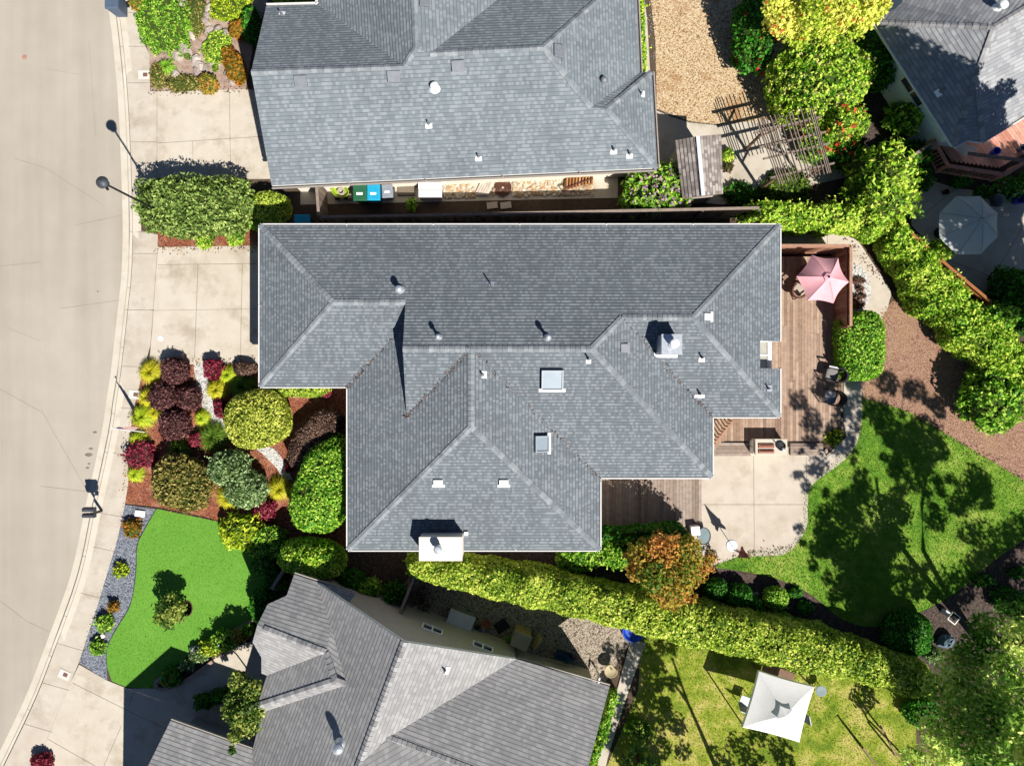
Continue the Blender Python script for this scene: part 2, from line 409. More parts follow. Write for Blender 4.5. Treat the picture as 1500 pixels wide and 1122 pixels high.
M['midgrey2'] = m_plain('grey_frame_metal', A(176, 184, 190), 0.5, 0.2, 0.06)

# ------------------------------------------------------------------ foliage
def unit(a): return a / np.maximum(np.linalg.norm(a, axis=-1, keepdims=True), 1e-9)

class Foliage:
    """many small leaf faces (4 corners each) plus an optional inner body, as ONE mesh"""
    def __init__(s): s.V = []; s.T = []; s.Mi = []; s.n = 0; s.cores = []
    def leaves(s, P, Nn, size, aspect=1.7, jit=0.7, tone=None, mi=0, cup=0.25):
        k = len(P)
        if k == 0: return
        n = unit(unit(Nn) + jit * rng.normal(size=(k, 3)))
        t = rng.normal(size=(k, 3)); t = unit(t - n * np.sum(t * n, 1, keepdims=True)); b = np.cross(n, t)
        sz = size * rng.uniform(0.65, 1.35, (k, 1)); L = sz * aspect / 2; w_ = sz / 2
        v = np.stack([P - t * L, P + b * w_ + n * w_ * cup, P + t * L, P - b * w_ + n * w_ * cup], 1)
        if tone is None: tone = rng.random(k)
        s.V.append(v.reshape(-1, 3)); s.T.append(np.repeat(np.clip(tone, 0, 1), 4)); s.Mi.append(np.full(k, mi)); s.n += k
    def sprigs(s, P, Nn, n, L, leaf, aspect, k=7):
        """young shoots standing out of the clipped outline"""
        if n <= 0 or len(P) == 0: return
        i = rng.integers(0, len(P), n); d = unit(unit(Nn[i]) + np.array([0, 0, 0.5]) + 0.45 * rng.normal(size=(n, 3)))
        L = L * rng.uniform(0.4, 1.2, (n, 1))
        for j in range(k):
            q = P[i] + d * L * (j + 1) / k + rng.normal(size=(n, 3)) * leaf * 0.35
            s.leaves(q, d * 0.4 + np.array([0, 0, 0.6]), leaf * (1.05 - 0.06 * j), aspect, 0.8, np.clip(0.55 + 0.06 * j + 0.2 * rng.normal(size=n), 0, 1))
    def quads(s, Q, tone, mi=0):
        k = len(Q); s.V.append(Q.reshape(-1, 3)); s.T.append(np.repeat(tone, 4)); s.Mi.append(np.full(k, mi)); s.n += k
    def core(s, verts, faces, mi): s.cores.append((np.asarray(verts, float), faces, mi))
    def build(s, name, mats, parent=None, origin=None):
        V = np.concatenate(s.V) if s.V else np.zeros((0, 3)); T = np.concatenate(s.T) if s.T else np.zeros(0)
        nq = s.n; loops = list(range(4 * nq)); starts = list(range(0, 4 * nq, 4)); mi = np.concatenate(s.Mi).tolist() if s.Mi else []
        base = len(V)
        for cv, cf, cm in s.cores:
            for f in cf:
                starts.append(len(loops)); loops += [base + i for i in f]; mi.append(cm)
            V = np.concatenate([V, cv]); T = np.concatenate([T, np.full(len(cv), 0.1)]); base += len(cv)
        me = bpy.data.meshes.new(name)
        me.vertices.add(len(V)); me.vertices.foreach_set('co', V.astype(np.float32).ravel())
        me.loops.add(len(loops)); me.loops.foreach_set('vertex_index', np.array(loops, np.int32))
        me.polygons.add(len(starts)); me.polygons.foreach_set('loop_start', np.array(starts, np.int32))
        me.polygons.foreach_set('material_index', np.array(mi, np.int32))
        me.update(calc_edges=True); me.validate()
        a = me.attributes.new('tone', 'FLOAT', 'POINT'); a.data.foreach_set('value', T.astype(np.float32))
        return link(me, name, mats, parent, origin)

def wob(d, seed, k=7, f=3.0):
    """smooth noise over directions / positions, about -1..1"""
    r = np.random.default_rng(seed); out = np.zeros(len(d))
    for i in range(k):
        wv = r.normal(size=3) * f; out += np.sin(d @ wv + r.uniform(0, 6.28))
    return out / math.sqrt(k) * 0.8

_ms = [100]
def dome_pts(n, rx, ry, rz, p, amp, f, seed, zmin=-0.6, flat=False):
    d = unit(rng.normal(size=(int(n * 1.6) + 8, 3))); d = d[d[:, 2] > zmin][:n]
    r = 1.0 / np.power(np.sum(np.abs(d) ** p, 1), 1.0 / p)
    r = r * (1 + amp * wob(d, seed, 8, f))
    return d, r
def superell_grad(q, p): return np.sign(q) * np.abs(q) ** (p - 1)

def mound(name, label, cat, px, py, rx, ry, h, mat, rot=0, leaf=0.075, cov=2.4, p=2.4, amp=0.06, f=3.0, depth=0.18, sprig=None,
          jit=0.78, aspect=1.7, core='twig', group=None, flower=None, zc=0.45, coref=0.86, clumpt=0.35, stem=False):
    """a shrub: leaves over a lumpy dome, the stems dark inside. px,py,rx,ry in photo pixels"""
    _ms[0] += 1; seed = _ms[0]
    c = W(px, py, h * 0.5); g = Vector((c.x, c.y, 0.02))
    k = (H - h * 0.5) / (H * PPM); rx *= k; ry *= k
    cz = h * zc; rz = h - cz
    area = 4 * math.pi * (((rx * ry) ** 1.6 + (rx * rz) ** 1.6 + (ry * rz) ** 1.6) / 3) ** (1 / 1.6) * 0.8
    n = int(area * cov / (leaf * leaf * aspect * 0.5))
    d, r = dome_pts(n, rx, ry, rz, p, amp, f, seed); n = len(d)
    r = r * (1 + amp * 0.7 * wob(d, seed + 11, 10, f * 2.6))
    u = rng.random(n) ** 2
    q = d * (r * (1 - depth * u))[:, None]
    cs, sn = math.cos(R(-rot)), math.sin(R(-rot))
    def place(q):
        x = q[:, 0] * rx; y = q[:, 1] * ry; z = q[:, 2] * np.where(q[:, 2] > 0, rz, cz * 1.02)
        return np.stack([c.x + x * cs - y * sn, c.y + x * sn + y * cs, cz + z], 1)
    P = place(q)
    gr = superell_grad(d, p) / np.array([rx, ry, rz]); gx = gr[:, 0] * cs - gr[:, 1] * sn; gy = gr[:, 0] * sn + gr[:, 1] * cs
    Nn = np.stack([gx, gy, gr[:, 2]], 1)
    tone = np.clip(0.48 + 0.36 * rng.normal(size=n) + clumpt * 0.5 * wob(P * 1.0, seed + 7, 8, 5.0), 0, 1)
    thin = wob(P * 1.0, seed + 31, 9, 3.5) > 0.75                     # thin places where the stems show
    keep = (P[:, 2] > 0.02) & ~(thin & (rng.random(n) < 0.55))
    F = Foliage(); F.leaves(P[keep], Nn[keep], leaf, aspect, jit, tone[keep])
    if sprig is None: sprig = 5.0 if depth >= 0.25 else (1.4 if amp >= 0.1 else 0.8)
    F.sprigs(P[keep], Nn[keep], int(area * sprig), min(0.32, 0.16 + 0.9 * leaf) * (1.0 if depth >= 0.2 else 0.5), leaf * 0.9, aspect)
    # inner body
    nu, nv = 22, 10; cv = []; cf = []
    dd = []
    for j in range(nv + 1):
        th = -0.6 + (math.pi / 2 + 0.6) * j / nv
        for i in range(nu):
            a = 2 * math.pi * i / nu; dd.append((math.cos(th) * math.cos(a), math.cos(th) * math.sin(a), math.sin(th)))
    dd = np.array(dd); rr = 1.0 / np.power(np.sum(np.abs(dd) ** p, 1), 1.0 / p) * (1 + amp * wob(dd, seed, 8, f)) * coref
    cvv = place(dd * rr[:, None]); cvv[:, 2] = np.maximum(cvv[:, 2], 0.005)
    for j in range(nv):
        for i in range(nu):
            i2 = (i + 1) % nu; cf.append((j * nu + i, j * nu + i2, (j + 1) * nu + i2, (j + 1) * nu + i))
    F.core(cvv, cf, 1)
    mats = [M[mat], M[core]]
    if flower or stem:
        t = thing(name, label, cat, g, group)
        F.build('foliage', mats, t)
        if flower:
            fm, fn, fs = flower
            idx = rng.choice(len(P), min(fn, len(P)), replace=False)
            idx = idx[P[idx, 2] > 0.45 * h]
            G = Foliage()
            for i in idx:
                m_ = rng.integers(4, 8); pp = P[i] + np.array([0, 0, 0.09]) + rng.normal(size=(m_, 3)) * fs * 0.5
                G.leaves(pp, np.tile([0, 0, 1.0], (m_, 1)), fs, 1.2, 0.6)
            G.build('flowers', [M[fm]], t)['kind'] = 'stuff'
        return t
    o = F.build(name, mats, None, g)
    return tag(o, label, cat, group)

def tuft(name, label, cat, px, py, r, h, mat, n=700, wd=0.02, group=None):
    """a fountain of thin arching blades from one crown"""
    c = W(px, py, h * 0.4); r = r / PPM * (H - h * .5) / H
    th = rng.uniform(0, 2 * math.pi, n); el = rng.beta(1.3, 1.3, n); L = rng.uniform(0.7, 1.15, n)
    z3 = np.zeros(n); dirs = np.stack([np.cos(th), np.sin(th), z3], 1); side = np.stack([-np.sin(th), np.cos(th), z3], 1)
    base = np.array([c.x, c.y, 0.02]) + dirs * (rng.random((n, 1)) * r * 0.25)
    tb = rng.random(n); F = Foliage(); K = 5
    reach = r * L * (1.0 - 0.75 * el); top = h * L * (0.75 + 0.5 * el)
    a0 = base - side * wd / 2; b0 = base + side * wd / 2
    for k in range(1, K + 1):
        u = k / K; x = reach * (0.25 * u + 0.75 * u * u); z = top * (2.0 * u - u * u * (1.15 + 0.75 * (1 - el)))
        p = base + dirs * x[:, None] + np.stack([z3, z3, np.maximum(z, 0.015)], 1); w_ = wd * (1 - 0.85 * u * u)
        a1 = p - side * w_ / 2; b1 = p + side * w_ / 2
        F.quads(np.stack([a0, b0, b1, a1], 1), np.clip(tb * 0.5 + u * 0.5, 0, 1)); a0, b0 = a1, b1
    # the crown's own dark base
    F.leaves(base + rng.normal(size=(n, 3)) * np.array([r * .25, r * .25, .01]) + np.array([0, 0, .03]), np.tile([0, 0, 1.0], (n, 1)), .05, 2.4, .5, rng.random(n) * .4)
    o = F.build(name, [M[mat]], None, (c.x, c.y, 0.02))
    return tag(o, label, cat, group)

def hedge(name, label, cat, pts, h, mat, leaf=0.085, cov=2.3, amp=0.07, p=3.2, z0=0.02, jit=0.76, depth=0.12, group=None, core='twig', flower=None):
    """long clipped hedge; pts = (px, py, width_px) along its top"""
    _ms[0] += 1; seed = _ms[0]
    C = [W(a, b, h * 0.8) for a, b, _ in pts]; wid = [c_ * (H - h * 0.8) / (H * PPM) / 2 for _, _, c_ in pts]
    C2 = np.array([[c.x, c.y] for c in C]); seg = np.linalg.norm(np.diff(C2, axis=0), axis=1); cum = np.concatenate([[0], np.cumsum(seg)]); Ltot = cum[-1]
    def frame(sv):
        x = np.interp(sv, cum, C2[:, 0]); y = np.interp(sv, cum, C2[:, 1]); ww = np.interp(sv, cum, wid)
        e = 0.25; dx = np.interp(sv + e, cum, C2[:, 0]) - np.interp(sv - e, cum, C2[:, 0]); dy = np.interp(sv + e, cum, C2[:, 1]) - np.interp(sv - e, cum, C2[:, 1])
        l = np.hypot(dx, dy) + 1e-9; return x, y, ww, dx / l, dy / l
    def surf(sv, ang, sc_=1.0):
        x, y, ww, dx, dy = frame(sv)
        ca, sa = np.cos(ang), np.sin(ang); rr = 1.0 / np.power(np.abs(ca) ** p + np.abs(sa) ** p, 1 / p)
        # rounded ends
        en = np.clip(np.minimum(sv, Ltot - sv) / np.maximum(ww, 0.1), 0.0, 1.0); en = np.sqrt(np.maximum(1 - (1 - en) ** 2, 0.02))
        pos0 = np.stack([sv * 1.4, ang * 0.7, sv * 0.0], 1)
        nz = 1 + amp * wob(pos0, seed, 9, 2.2) + amp * 0.5 * wob(pos0, seed + 3, 9, 6.0)
        a = ca * rr * ww * nz * sc_ * en; z = h * 0.42 + sa * rr * h * 0.58 * nz * sc_ * (0.75 + 0.25 * en)
        P = np.stack([x - dy * a, y + dx * a, np.maximum(z, z0)], 1)
        na = np.sign(ca) * np.abs(ca) ** (p - 1) / ww; nzz = np.sign(sa) * np.abs(sa) ** (p - 1) / (h * 0.58)
        return P, np.stack([-dy * na, dx * na, nzz], 1)
    wm = float(np.mean(wid)); area = Ltot * (2 * wm + 2 * h)
    n = int(area * cov / (leaf * leaf * 1.7 * 0.5))
    sv = rng.random(n) * Ltot
    # sample the section by length
    ss = np.linspace(-0.55, math.pi + 0.55, 200); rr = 1.0 / np.power(np.abs(np.cos(ss)) ** p + np.abs(np.sin(ss)) ** p, 1 / p)
    xx = np.cos(ss) * rr * wm; zz = np.sin(ss) * rr * h * 0.58; cl = np.concatenate([[0], np.cumsum(np.hypot(np.diff(xx), np.diff(zz)))])
    ang = np.interp(rng.random(n) * cl[-1], cl, ss)
    P, Nn = surf(sv, ang, 1.0)
    P2, _ = surf(sv, ang, 0.75); u = (rng.random(n) ** 2 * depth * 4)[:, None]; u = np.clip(u, 0, 1)
    P = P * (1 - u) + P2 * u
    tone = np.clip(0.48 + 0.36 * rng.normal(size=n) + 0.22 * wob(P, seed + 5, 8, 2.5), 0, 1)
    thin = (wob(P * 1.0, seed + 31, 9, 2.6) > 0.8) & (rng.random(n) < 0.5)
    F = Foliage(); F.leaves(P[~thin], Nn[~thin], leaf, 1.7, jit, tone[~thin])
    top = P[:, 2] > h * 0.7
    F.sprigs(P[top], Nn[top], int(area * (3.5 if amp >= 0.1 else 1.0)), 0.28 if amp >= 0.1 else 0.14, leaf * 0.9, 1.8)
    ns = max(6, int(Ltot / 0.5)); na = 14; cv = []; cf = []
    for i in range(ns + 1):
        s_ = np.full(na + 1, Ltot * i / ns); an = np.linspace(-0.5, math.pi + 0.5, na + 1); q, _ = surf(s_, an, 0.86); cv.append(q)
    cv = np.concatenate(cv)
    for i in range(ns):
        for j in range(na):
            a = i * (na + 1) + j; cf.append((a, a + 1, a + na + 2, a + na + 1))
    F.core(cv, cf, 1)
    org = (C2[len(C2) // 2][0], C2[len(C2) // 2][1], 0.02)
    if flower:
        t = thing(name, label, cat, org, group); F.build('foliage', [M[mat], M[core]], t)
        fm, fn, fs = flower; idx = rng.choice(n, fn, replace=False); idx = idx[P[idx, 2] > h * 0.5]; G = Foliage()
        for i in idx:
            k_ = rng.integers(4, 8); pp = P[i] + rng.normal(size=(k_, 3)) * fs * 0.5 + np.array([0, 0, 0.05]); G.leaves(pp, np.tile([0, 0, 1.0], (k_, 1)), fs, 1.2, 0.6)
        G.build('flowers', [M[fm]], t)['kind'] = 'stuff'; return t
    o = F.build(name, [M[mat], M[core]], None, org)
    return tag(o, label, cat, group)

def tree(name, label, cat, base, clumps, mat, leaf=0.11, dens=1.0, trunk_r=0.16, stems=None, group=None, flower=None, aspect=1.8, up=0.5):
    """trunk with limbs to each leaf clump; clumps = (x, y, z, r) metres"""
    b = Vector((base[0], base[1], 0.0)); t = thing(name, label, cat, b, group)
    F = Foliage()
    for (x, y, z, r) in clumps:
        _ms[0] += 1
        n = int(dens * 4 * math.pi * r * r * 1.25 / (leaf * leaf * aspect * 0.5))
        d = unit(rng.normal(size=(n, 3))); rad = r * (0.35 + 0.65 * rng.random(n) ** 0.55) * (1 + 0.28 * wob(d, _ms[0], 8, 3.2))
        P = np.array([x, y, z]) + d * rad[:, None] * np.array([1, 1, 0.72])
        P = P[P[:, 2] > 0.15]; d = d[:len(P)]
        Nn = (P - np.array([x, y, z])) + np.array([0, 0, up * r])
        F.leaves(P, Nn, leaf, aspect, 0.8, np.clip(0.5 + 0.26 * rng.normal(size=len(P)) + 0.22 * rng.normal() + 0.2 * wob(P, 77, 8, 2.0), 0, 1))
    T = MB(); zs = [c[2] for c in clumps]; zmid = max(0.6, min(zs) * 0.55)
    cx = sum(c[0] for c in clumps) / len(clumps); cy = sum(c[1] for c in clumps) / len(clumps)
    if stems is None: stems = [(b.x + (cx - b.x) * 0.35, b.y + (cy - b.y) * 0.35, zmid)]
    tops = []
    for st in stems:
        if not isinstance(st[0], (int, float)):            # a trunk given as a path
            pt = [b] + [Vector(q) for q in st]; k_ = len(pt)
            T.tube(pt, [trunk_r * (1 - 0.6 * i / (k_ - 1)) for i in range(k_)], 9); tops += pt[1:]; continue
        sx, sy, sz = st
        e = Vector((sx, sy, sz)); m_ = b.lerp(e, 0.5) + Vector((random.uniform(-.1, .1), random.uniform(-.1, .1), 0))
        T.tube([b, m_, e], [trunk_r, trunk_r * 0.85, trunk_r * 0.7], 9); tops.append(e)
    nodes = [(e, trunk_r * 0.6) for e in tops]
    left = [(Vector((x, y, z)), r) for (x, y, z, r) in clumps]
    while left:                                     # each limb leaves the nearest limb already grown
        bi = min(((nd, cl_) for nd in nodes for cl_ in left), key=lambda q: (q[0][0] - q[1][0]).length)
        (e, er), (q, r) = bi; left.remove(bi[1]); er2 = max(0.018, er * 0.72)
        m_ = e.lerp(q, 0.5) + Vector((random.uniform(-.2, .2) * r, random.uniform(-.2, .2) * r, 0.12 * r))
        T.tube([e, m_, q], [er, (er + er2) / 2, er2], 6); nodes.append((q, er2))
    T.build('trunk', M['trunk'], t, smooth=True)
    F.build('crown', [M[mat]], t)
    if flower:
        fm, fn, fs = flower; G = Foliage(); AV = np.concatenate(F.V)[::4]; idx = rng.choice(len(AV), fn)
        for i in idx:
            k_ = rng.integers(4, 8); pp = AV[i] + rng.normal(size=(k_, 3)) * fs * 0.5 + np.array([0, 0, 0.06]); G.leaves(pp, np.tile([0, 0, 1.0], (k_, 1)), fs, 1.2, 0.6)
        G.build('flowers', [M[fm]], t)['kind'] = 'stuff'
    return t

def grass(name, pts, z, mat, n, hgt, kind='stuff', holes=None):
    poly = [W(p[0], p[1], z) for p in pts]; xs = np.array([p.x for p in poly]); ys = np.array([p.y for p in poly])
    X = rng.uniform(xs.min(), xs.max(), n * 3); Y = rng.uniform(ys.min(), ys.max(), n * 3)
    ins = np.zeros(len(X), bool); k = len(poly)
    for i in range(k):
        x1, y1, x2, y2 = xs[i], ys[i], xs[(i + 1) % k], ys[(i + 1) % k]
        c = ((y1 > Y) != (y2 > Y)) & (X < (x2 - x1) * (Y - y1) / (y2 - y1 + 1e-12) + x1); ins ^= c
    X = X[ins][:n]; Y = Y[ins][:n]; m_ = len(X)
    th = rng.uniform(0, 6.283, m_); sd = np.stack([np.cos(th), np.sin(th), np.zeros(m_)], 1) * 0.014
    ln = np.stack([rng.normal(size=m_) * 0.6, rng.normal(size=m_) * 0.6, np.ones(m_)], 1) * hgt * rng.uniform(0.5, 1.2, (m_, 1))
    B = np.stack([X, Y, np.full(m_, z)], 1)
    Q = np.stack([B - sd, B + sd, B + ln + sd * 0.25, B + ln - sd * 0.25], 1)
    tone = np.clip(0.5 + 0.2 * rng.normal(size=m_) + 0.33 * wob(B, 5, 9, 1.1), 0, 1)
    F = Foliage(); F.quads(Q, tone); o = F.build(name, [M[mat]]); o['kind'] = kind
    return o

for nm, a in {
    'lf_court': ((30, 60, 16), (72, 104, 32), (172, 178, 88)),
    'lf_lime': ((84, 100, 26), (168, 180, 62), (216, 214, 112)),
    'lf_hedge': ((74, 108, 24), (156, 182, 54), (208, 212, 104)),
    'lf_green': ((48, 100, 18), (112, 166, 40), (178, 204, 84)),
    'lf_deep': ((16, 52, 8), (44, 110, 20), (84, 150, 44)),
    'lf_vine': ((58, 108, 16), (138, 180, 42), (208, 218, 98)),
    'lf_burgundy': ((48, 24, 28), (112, 64, 66), (170, 122, 116)),
    'lf_brown': ((62, 46, 40), (116, 88, 74), (168, 136, 118)),
    'lf_red': ((96, 20, 40), (164, 44, 72), (214, 100, 118)),
    'lf_grass': ((96, 100, 12), (192, 190, 26), (236, 228, 80)),
    'lf_ltgrass': ((66, 96, 14), (150, 176, 26), (210, 214, 70)),
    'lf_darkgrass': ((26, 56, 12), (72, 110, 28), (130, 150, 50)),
    'lf_olive': ((48, 72, 26), (112, 140, 62), (172, 188, 104)),
    'lf_sage': ((54, 78, 44), (118, 146, 88), (176, 194, 142)),
    'lf_varieg': ((68, 70, 28), (146, 142, 66), (206, 184, 110)),
    'lf_orange': ((92, 134, 40), (190, 168, 62), (226, 150, 84)),
    'lf_rust': ((110, 96, 24), (180, 140, 40), (214, 130, 50)),
    'lf_tree': ((66, 108, 30), (136, 174, 66), (204, 212, 118)),
    'lf_yellow': ((84, 118, 26), (164, 186, 52), (216, 212, 104)),
    'lf_turf': ((104, 164, 52), (120, 180, 64), (134, 192, 76)),
    'lf_lawn': ((86, 140, 34), (126, 174, 52), (182, 200, 94)),
    'lf_dry': ((110, 142, 34), (168, 182, 58), (220, 208, 116)),
    'fl_red': ((200, 20, 30), (225, 40, 50), (240, 70, 70)),
    'fl_coral': ((214, 80, 36), (236, 110, 60), (246, 140, 90)),
    'fl_pink': ((190, 130, 170), (220, 170, 200), (236, 206, 222)),
    'fl_cream': ((214, 204, 110), (232, 222, 140), (244, 238, 180)),
    'fl_white': ((220, 220, 225), (236, 236, 240), (250, 250, 250))}.items():
    M[nm] = m_leaf(nm.replace('lf_', 'leaves_').replace('fl_', 'petals_'), *a, **({'k': {'lf_red': .75, 'lf_burgundy': .75, 'lf_brown': .8, 'lf_orange': .85, 'lf_rust': .8, 'lf_varieg': .85, 'lf_grass': .95, 'lf_tree': 1.25}[nm]} if nm in ('lf_red', 'lf_burgundy', 'lf_brown', 'lf_orange', 'lf_rust', 'lf_varieg', 'lf_grass', 'lf_tree') else {'k': 0.7} if nm in ('lf_turf', 'lf_lawn', 'lf_dry') or nm[:2] == 'fl' else {}))

# ------------------------------------------------------------------ roofs
def plane_z(px, py, tri):
    """where the sight line of a pixel meets a plane of three points"""
    a, b, c = tri; n = (b - a).cross(c - a); o = Vector((0, 0, H)); d = W(px, py, 0) - o
    return o + d * ((a - o).dot(n) / d.dot(n))

def clip_poly(poly, k, v, keep_ge):
    out = []
    for i in range(len(poly)):
        p, q = poly[i], poly[(i + 1) % len(poly)]
        a = p[k] - v; b = q[k] - v
        if not keep_ge: a, b = -a, -b
        if a >= 0: out.append(p)
        if (a >= 0) != (b >= 0):
            t = a / (a - b); out.append(tuple(p[j] + (q[j] - p[j]) * t for j in range(len(p))))
    return out

def shingled(mb, pts, lift=0.014, row=0.14, m=0, vdir=None):
    """roof face laid in real overlapping courses: each course stands proud at its lower edge"""
    pts = [Vector(p) for p in pts]
    n = Vector((0, 0, 0))
    for i in range(len(pts)):
        a, b = pts[i], pts[(i + 1) % len(pts)]; n += a.cross(b)
    n.normalize()
    if n.z < 0: n = -n; pts = pts[::-1]
    dn = Vector((n.x, n.y, 0)).normalized()
    u = Vector((-dn.y, dn.x, 0)); v = n.cross(u)
    if v.z < 0: v = -v; u = -u
    o = pts[0]
    vo = min((p - o).dot(v) for p in pts)
    tri = tessellate_polygon([[Vector(((p - o).dot(u), (p - o).dot(v), 0)) for p in pts]])
    uo = random.uniform(0, 50); ro = random.randint(0, 50) * 2
    for t in tri:
        T = [((pts[k] - o).dot(u), (pts[k] - o).dot(v) - vo, (pts[k] - o).dot(n)) for k in t]
        v0 = min(p[1] for p in T); v1 = max(p[1] for p in T)
        for k in range(int(v0 / row), int(v1 / row) + 1):
            lo, hi = k * row, (k + 1) * row
            q = clip_poly(clip_poly(T, 1, lo, True), 1, hi, False)
            if len(q) < 3: continue
            ar = sum(q[i][0] * q[(i + 1) % len(q)][1] - q[(i + 1) % len(q)][0] * q[i][1] for i in range(len(q)))
            if abs(ar) < 1e-6: continue
            if ar < 0: q = q[::-1]
            P = [o + u * p[0] + v * (p[1] + vo) + n * (p[2] + lift * (1 - (p[1] - lo) / row)) for p in q]
            if (P[1] - P[0]).cross(P[2] - P[0]).dot(n) < 0: P = P[::-1]; q = q[::-1]
            mb.face(P, m, [(p[0] + uo, p[1] + ro * row) for p in q])
            # the butt edge of the course
            for i in range(len(q)):
                a, b = q[i], q[(i + 1) % len(q)]
                if abs(a[1] - lo) < 1e-5 and abs(b[1] - lo) < 1e-5 and abs(a[0] - b[0]) > 1e-4:
                    A_, B_ = P[i], P[(i + 1) % len(q)]
                    mb.face([A_ - n * lift, B_ - n * lift, B_, A_], m, [(a[0] + uo, 0.01), (b[0] + uo, 0.01), (b[0] + uo, 0.0), (a[0] + uo, 0.0)])

def caps(parent, name, lines, pitch, wd=0.12, step=0.2, up=0.03, mat='cap'):
    """ridge and hip cap shingles; lines = (A, B, 'ridge'|'hip')"""
    for a, b, kind in lines:
        V = []; Fc = []; tn = []
        a = Vector(a); b = Vector(b)
        if b.z < a.z - 1e-4: a, b = b, a            # lap upwards
        L = (b - a).length; d = (b - a) / L; s = Vector((d.y, -d.x, 0)).normalized()
        sl = pitch if kind == 'ridge' else pitch * 0.7071
        k = max(1, int(L / step))
        for i in range(k):
            p = a + d * (L * i / k); q = a + d * (L * (i + 1) / k)
            tone = random.random(); j = len(V)
            for P, z in ((p, up + 0.018), (q, up)):
                V += [P - s * wd + Vector((0, 0, z - wd * sl)), P + Vector((0, 0, z)), P + s * wd + Vector((0, 0, z - wd * sl)),
                      P - s * wd + Vector((0, 0, z - wd * sl - 0.05)), P + s * wd + Vector((0, 0, z - wd * sl - 0.05))]
            tn += [tone] * 10
            Fc += [(j, j + 1, j + 6, j + 5), (j + 1, j + 2, j + 7, j + 6), (j + 3, j, j + 5, j + 8), (j + 2, j + 4, j + 9, j + 7), (j + 3, j + 4, j + 2, j + 1, j), (j + 5, j + 6, j + 7, j + 9, j + 8)]
        me = bpy.data.meshes.new(name); me.from_pydata([tuple(v) for v in V], [], Fc)
        at = me.attributes.new('tone', 'FLOAT', 'POINT'); at.data.foreach_set('value', tn)
        link(me, name, M[mat], parent)

def gutter(parent, lines, mat='gutter', wd=0.11, name='gutter'):
    for a, b in lines:
        m = MB()
        a = Vector(a); b = Vector(b); d = (b - a).normalized(); o = Vector((d.y, -d.x, 0))   # outward = right of travel
        def sec(p): return [p + o * 0.01 + Vector((0, 0, -0.14)), p + o * wd + Vector((0, 0, -0.14)), p + o * wd + Vector((0, 0, 0.0)), p + o * 0.01 + Vector((0, 0, -0.10))]
        A_, B_ = sec(a), sec(b)
        m.hexa([A_[0], A_[1], B_[1], B_[0]], [A_[3], A_[1] + Vector((0, 0, .04)), B_[1] + Vector((0, 0, .04)), B_[3]])
        lip = [p + o * (wd - 0.02) + Vector((0, 0, -0.095)) for p in (a, b)]
        m.hexa([lip[0], lip[0] + o * 0.045, lip[1] + o * 0.045, lip[1]], [q + Vector((0, 0, 0.1)) for q in (lip[0], lip[0] + o * 0.045, lip[1] + o * 0.045, lip[1])])
        L = (b - a).length; k = max(1, int(L / 3.2))
        for i in range(1, k):
            p = a + d * (L * i / k); m.box((p.x + o.x * wd / 2, p.y + o.y * wd / 2, p.z + 0.013), (0.04, wd + 0.02, 0.02), math.atan2(d.y, d.x))
        m.build(name, M[mat], parent)

ROOF = {}     # roof planes by house, to seat vents on them
def on_roof(px, py, key):
    best = None; o = Vector((0, 0, H)); d = W(px, py, 0) - o
    for tri in ROOF[key]:
        a, b, c = tri; n = (b - a).cross(c - a); den = d.dot(n)
        if abs(den) < 1e-9: continue
        t = (a - o).dot(n) / den; p = o + d * t
        # inside?
        def sgn(p1, p2): return (p2.x - p1.x) * (p.y - p1.y) - (p2.y - p1.y) * (p.x - p1.x)
        s = [sgn(a, b), sgn(b, c), sgn(c, a)]
        if all(q >= -1e-6 for q in s) or all(q <= 1e-6 for q in s):
            nn = n.normalized(); nn = nn if nn.z > 0 else -nn
            if best is None or t < best[0]: best = (t, p, nn)
    if best is None: raise RuntimeError('no roof under %s,%s' % (px, py))
    return best[1], best[2]
def reg_roof(key, faces):
    L = ROOF.setdefault(key, [])
    for f in faces:
        f = [Vector(p) for p in f]
        for t in tessellate_polygon([[Vector((p.x, p.y, 0)) for p in f]]): L.append(tuple(f[k] for k in t))

def slope_frame(n):
    """x along the course, y up the slope"""
    dn = Vector((n.x, n.y, 0))
    dn = dn.normalized() if dn.length > 1e-6 else Vector((0, -1, 0))
    u = Vector((-dn.y, dn.x, 0)); v = n.cross(u)
    if v.z < 0: v, u = -v, -u
    return u, v
def plate(mb, p, n, wx, wy, th=0.012, m=0, dy=0.0):
    u, v = slope_frame(n); c = p + v * dy + n * 0.02
    a = [c - u * wx / 2 - v * wy / 2, c + u * wx / 2 - v * wy / 2, c + u * wx / 2 + v * wy / 2, c - u * wx / 2 + v * wy / 2]
    if (a[1] - a[0]).cross(a[2] - a[0]).dot(n) < 0: a = a[::-1]
    mb.hexa(a, [q + n * th for q in a], m)
def vent_pipe(house, key, px, py, hgt=0.4, r=0.035, wx=0.3, wy=0.28, plate_mat='white', dy=-0.06, pmat='vent'):
    p, n = on_roof(px, py, key)
    m = MB(); m.tube([p - Vector((0, 0, 0.1)), p + Vector((0, 0, hgt))], r, 10); m.lathe([(r * 1.9, 0.03), (r * 1.2, 0.12)], p, 10)
    o = m.build('vent_pipe', M[pmat], house, smooth=True)
    q = MB(); plate(q, p, n, wx, wy, dy=dy); q.build('flashing', M[plate_mat], o)
    return o
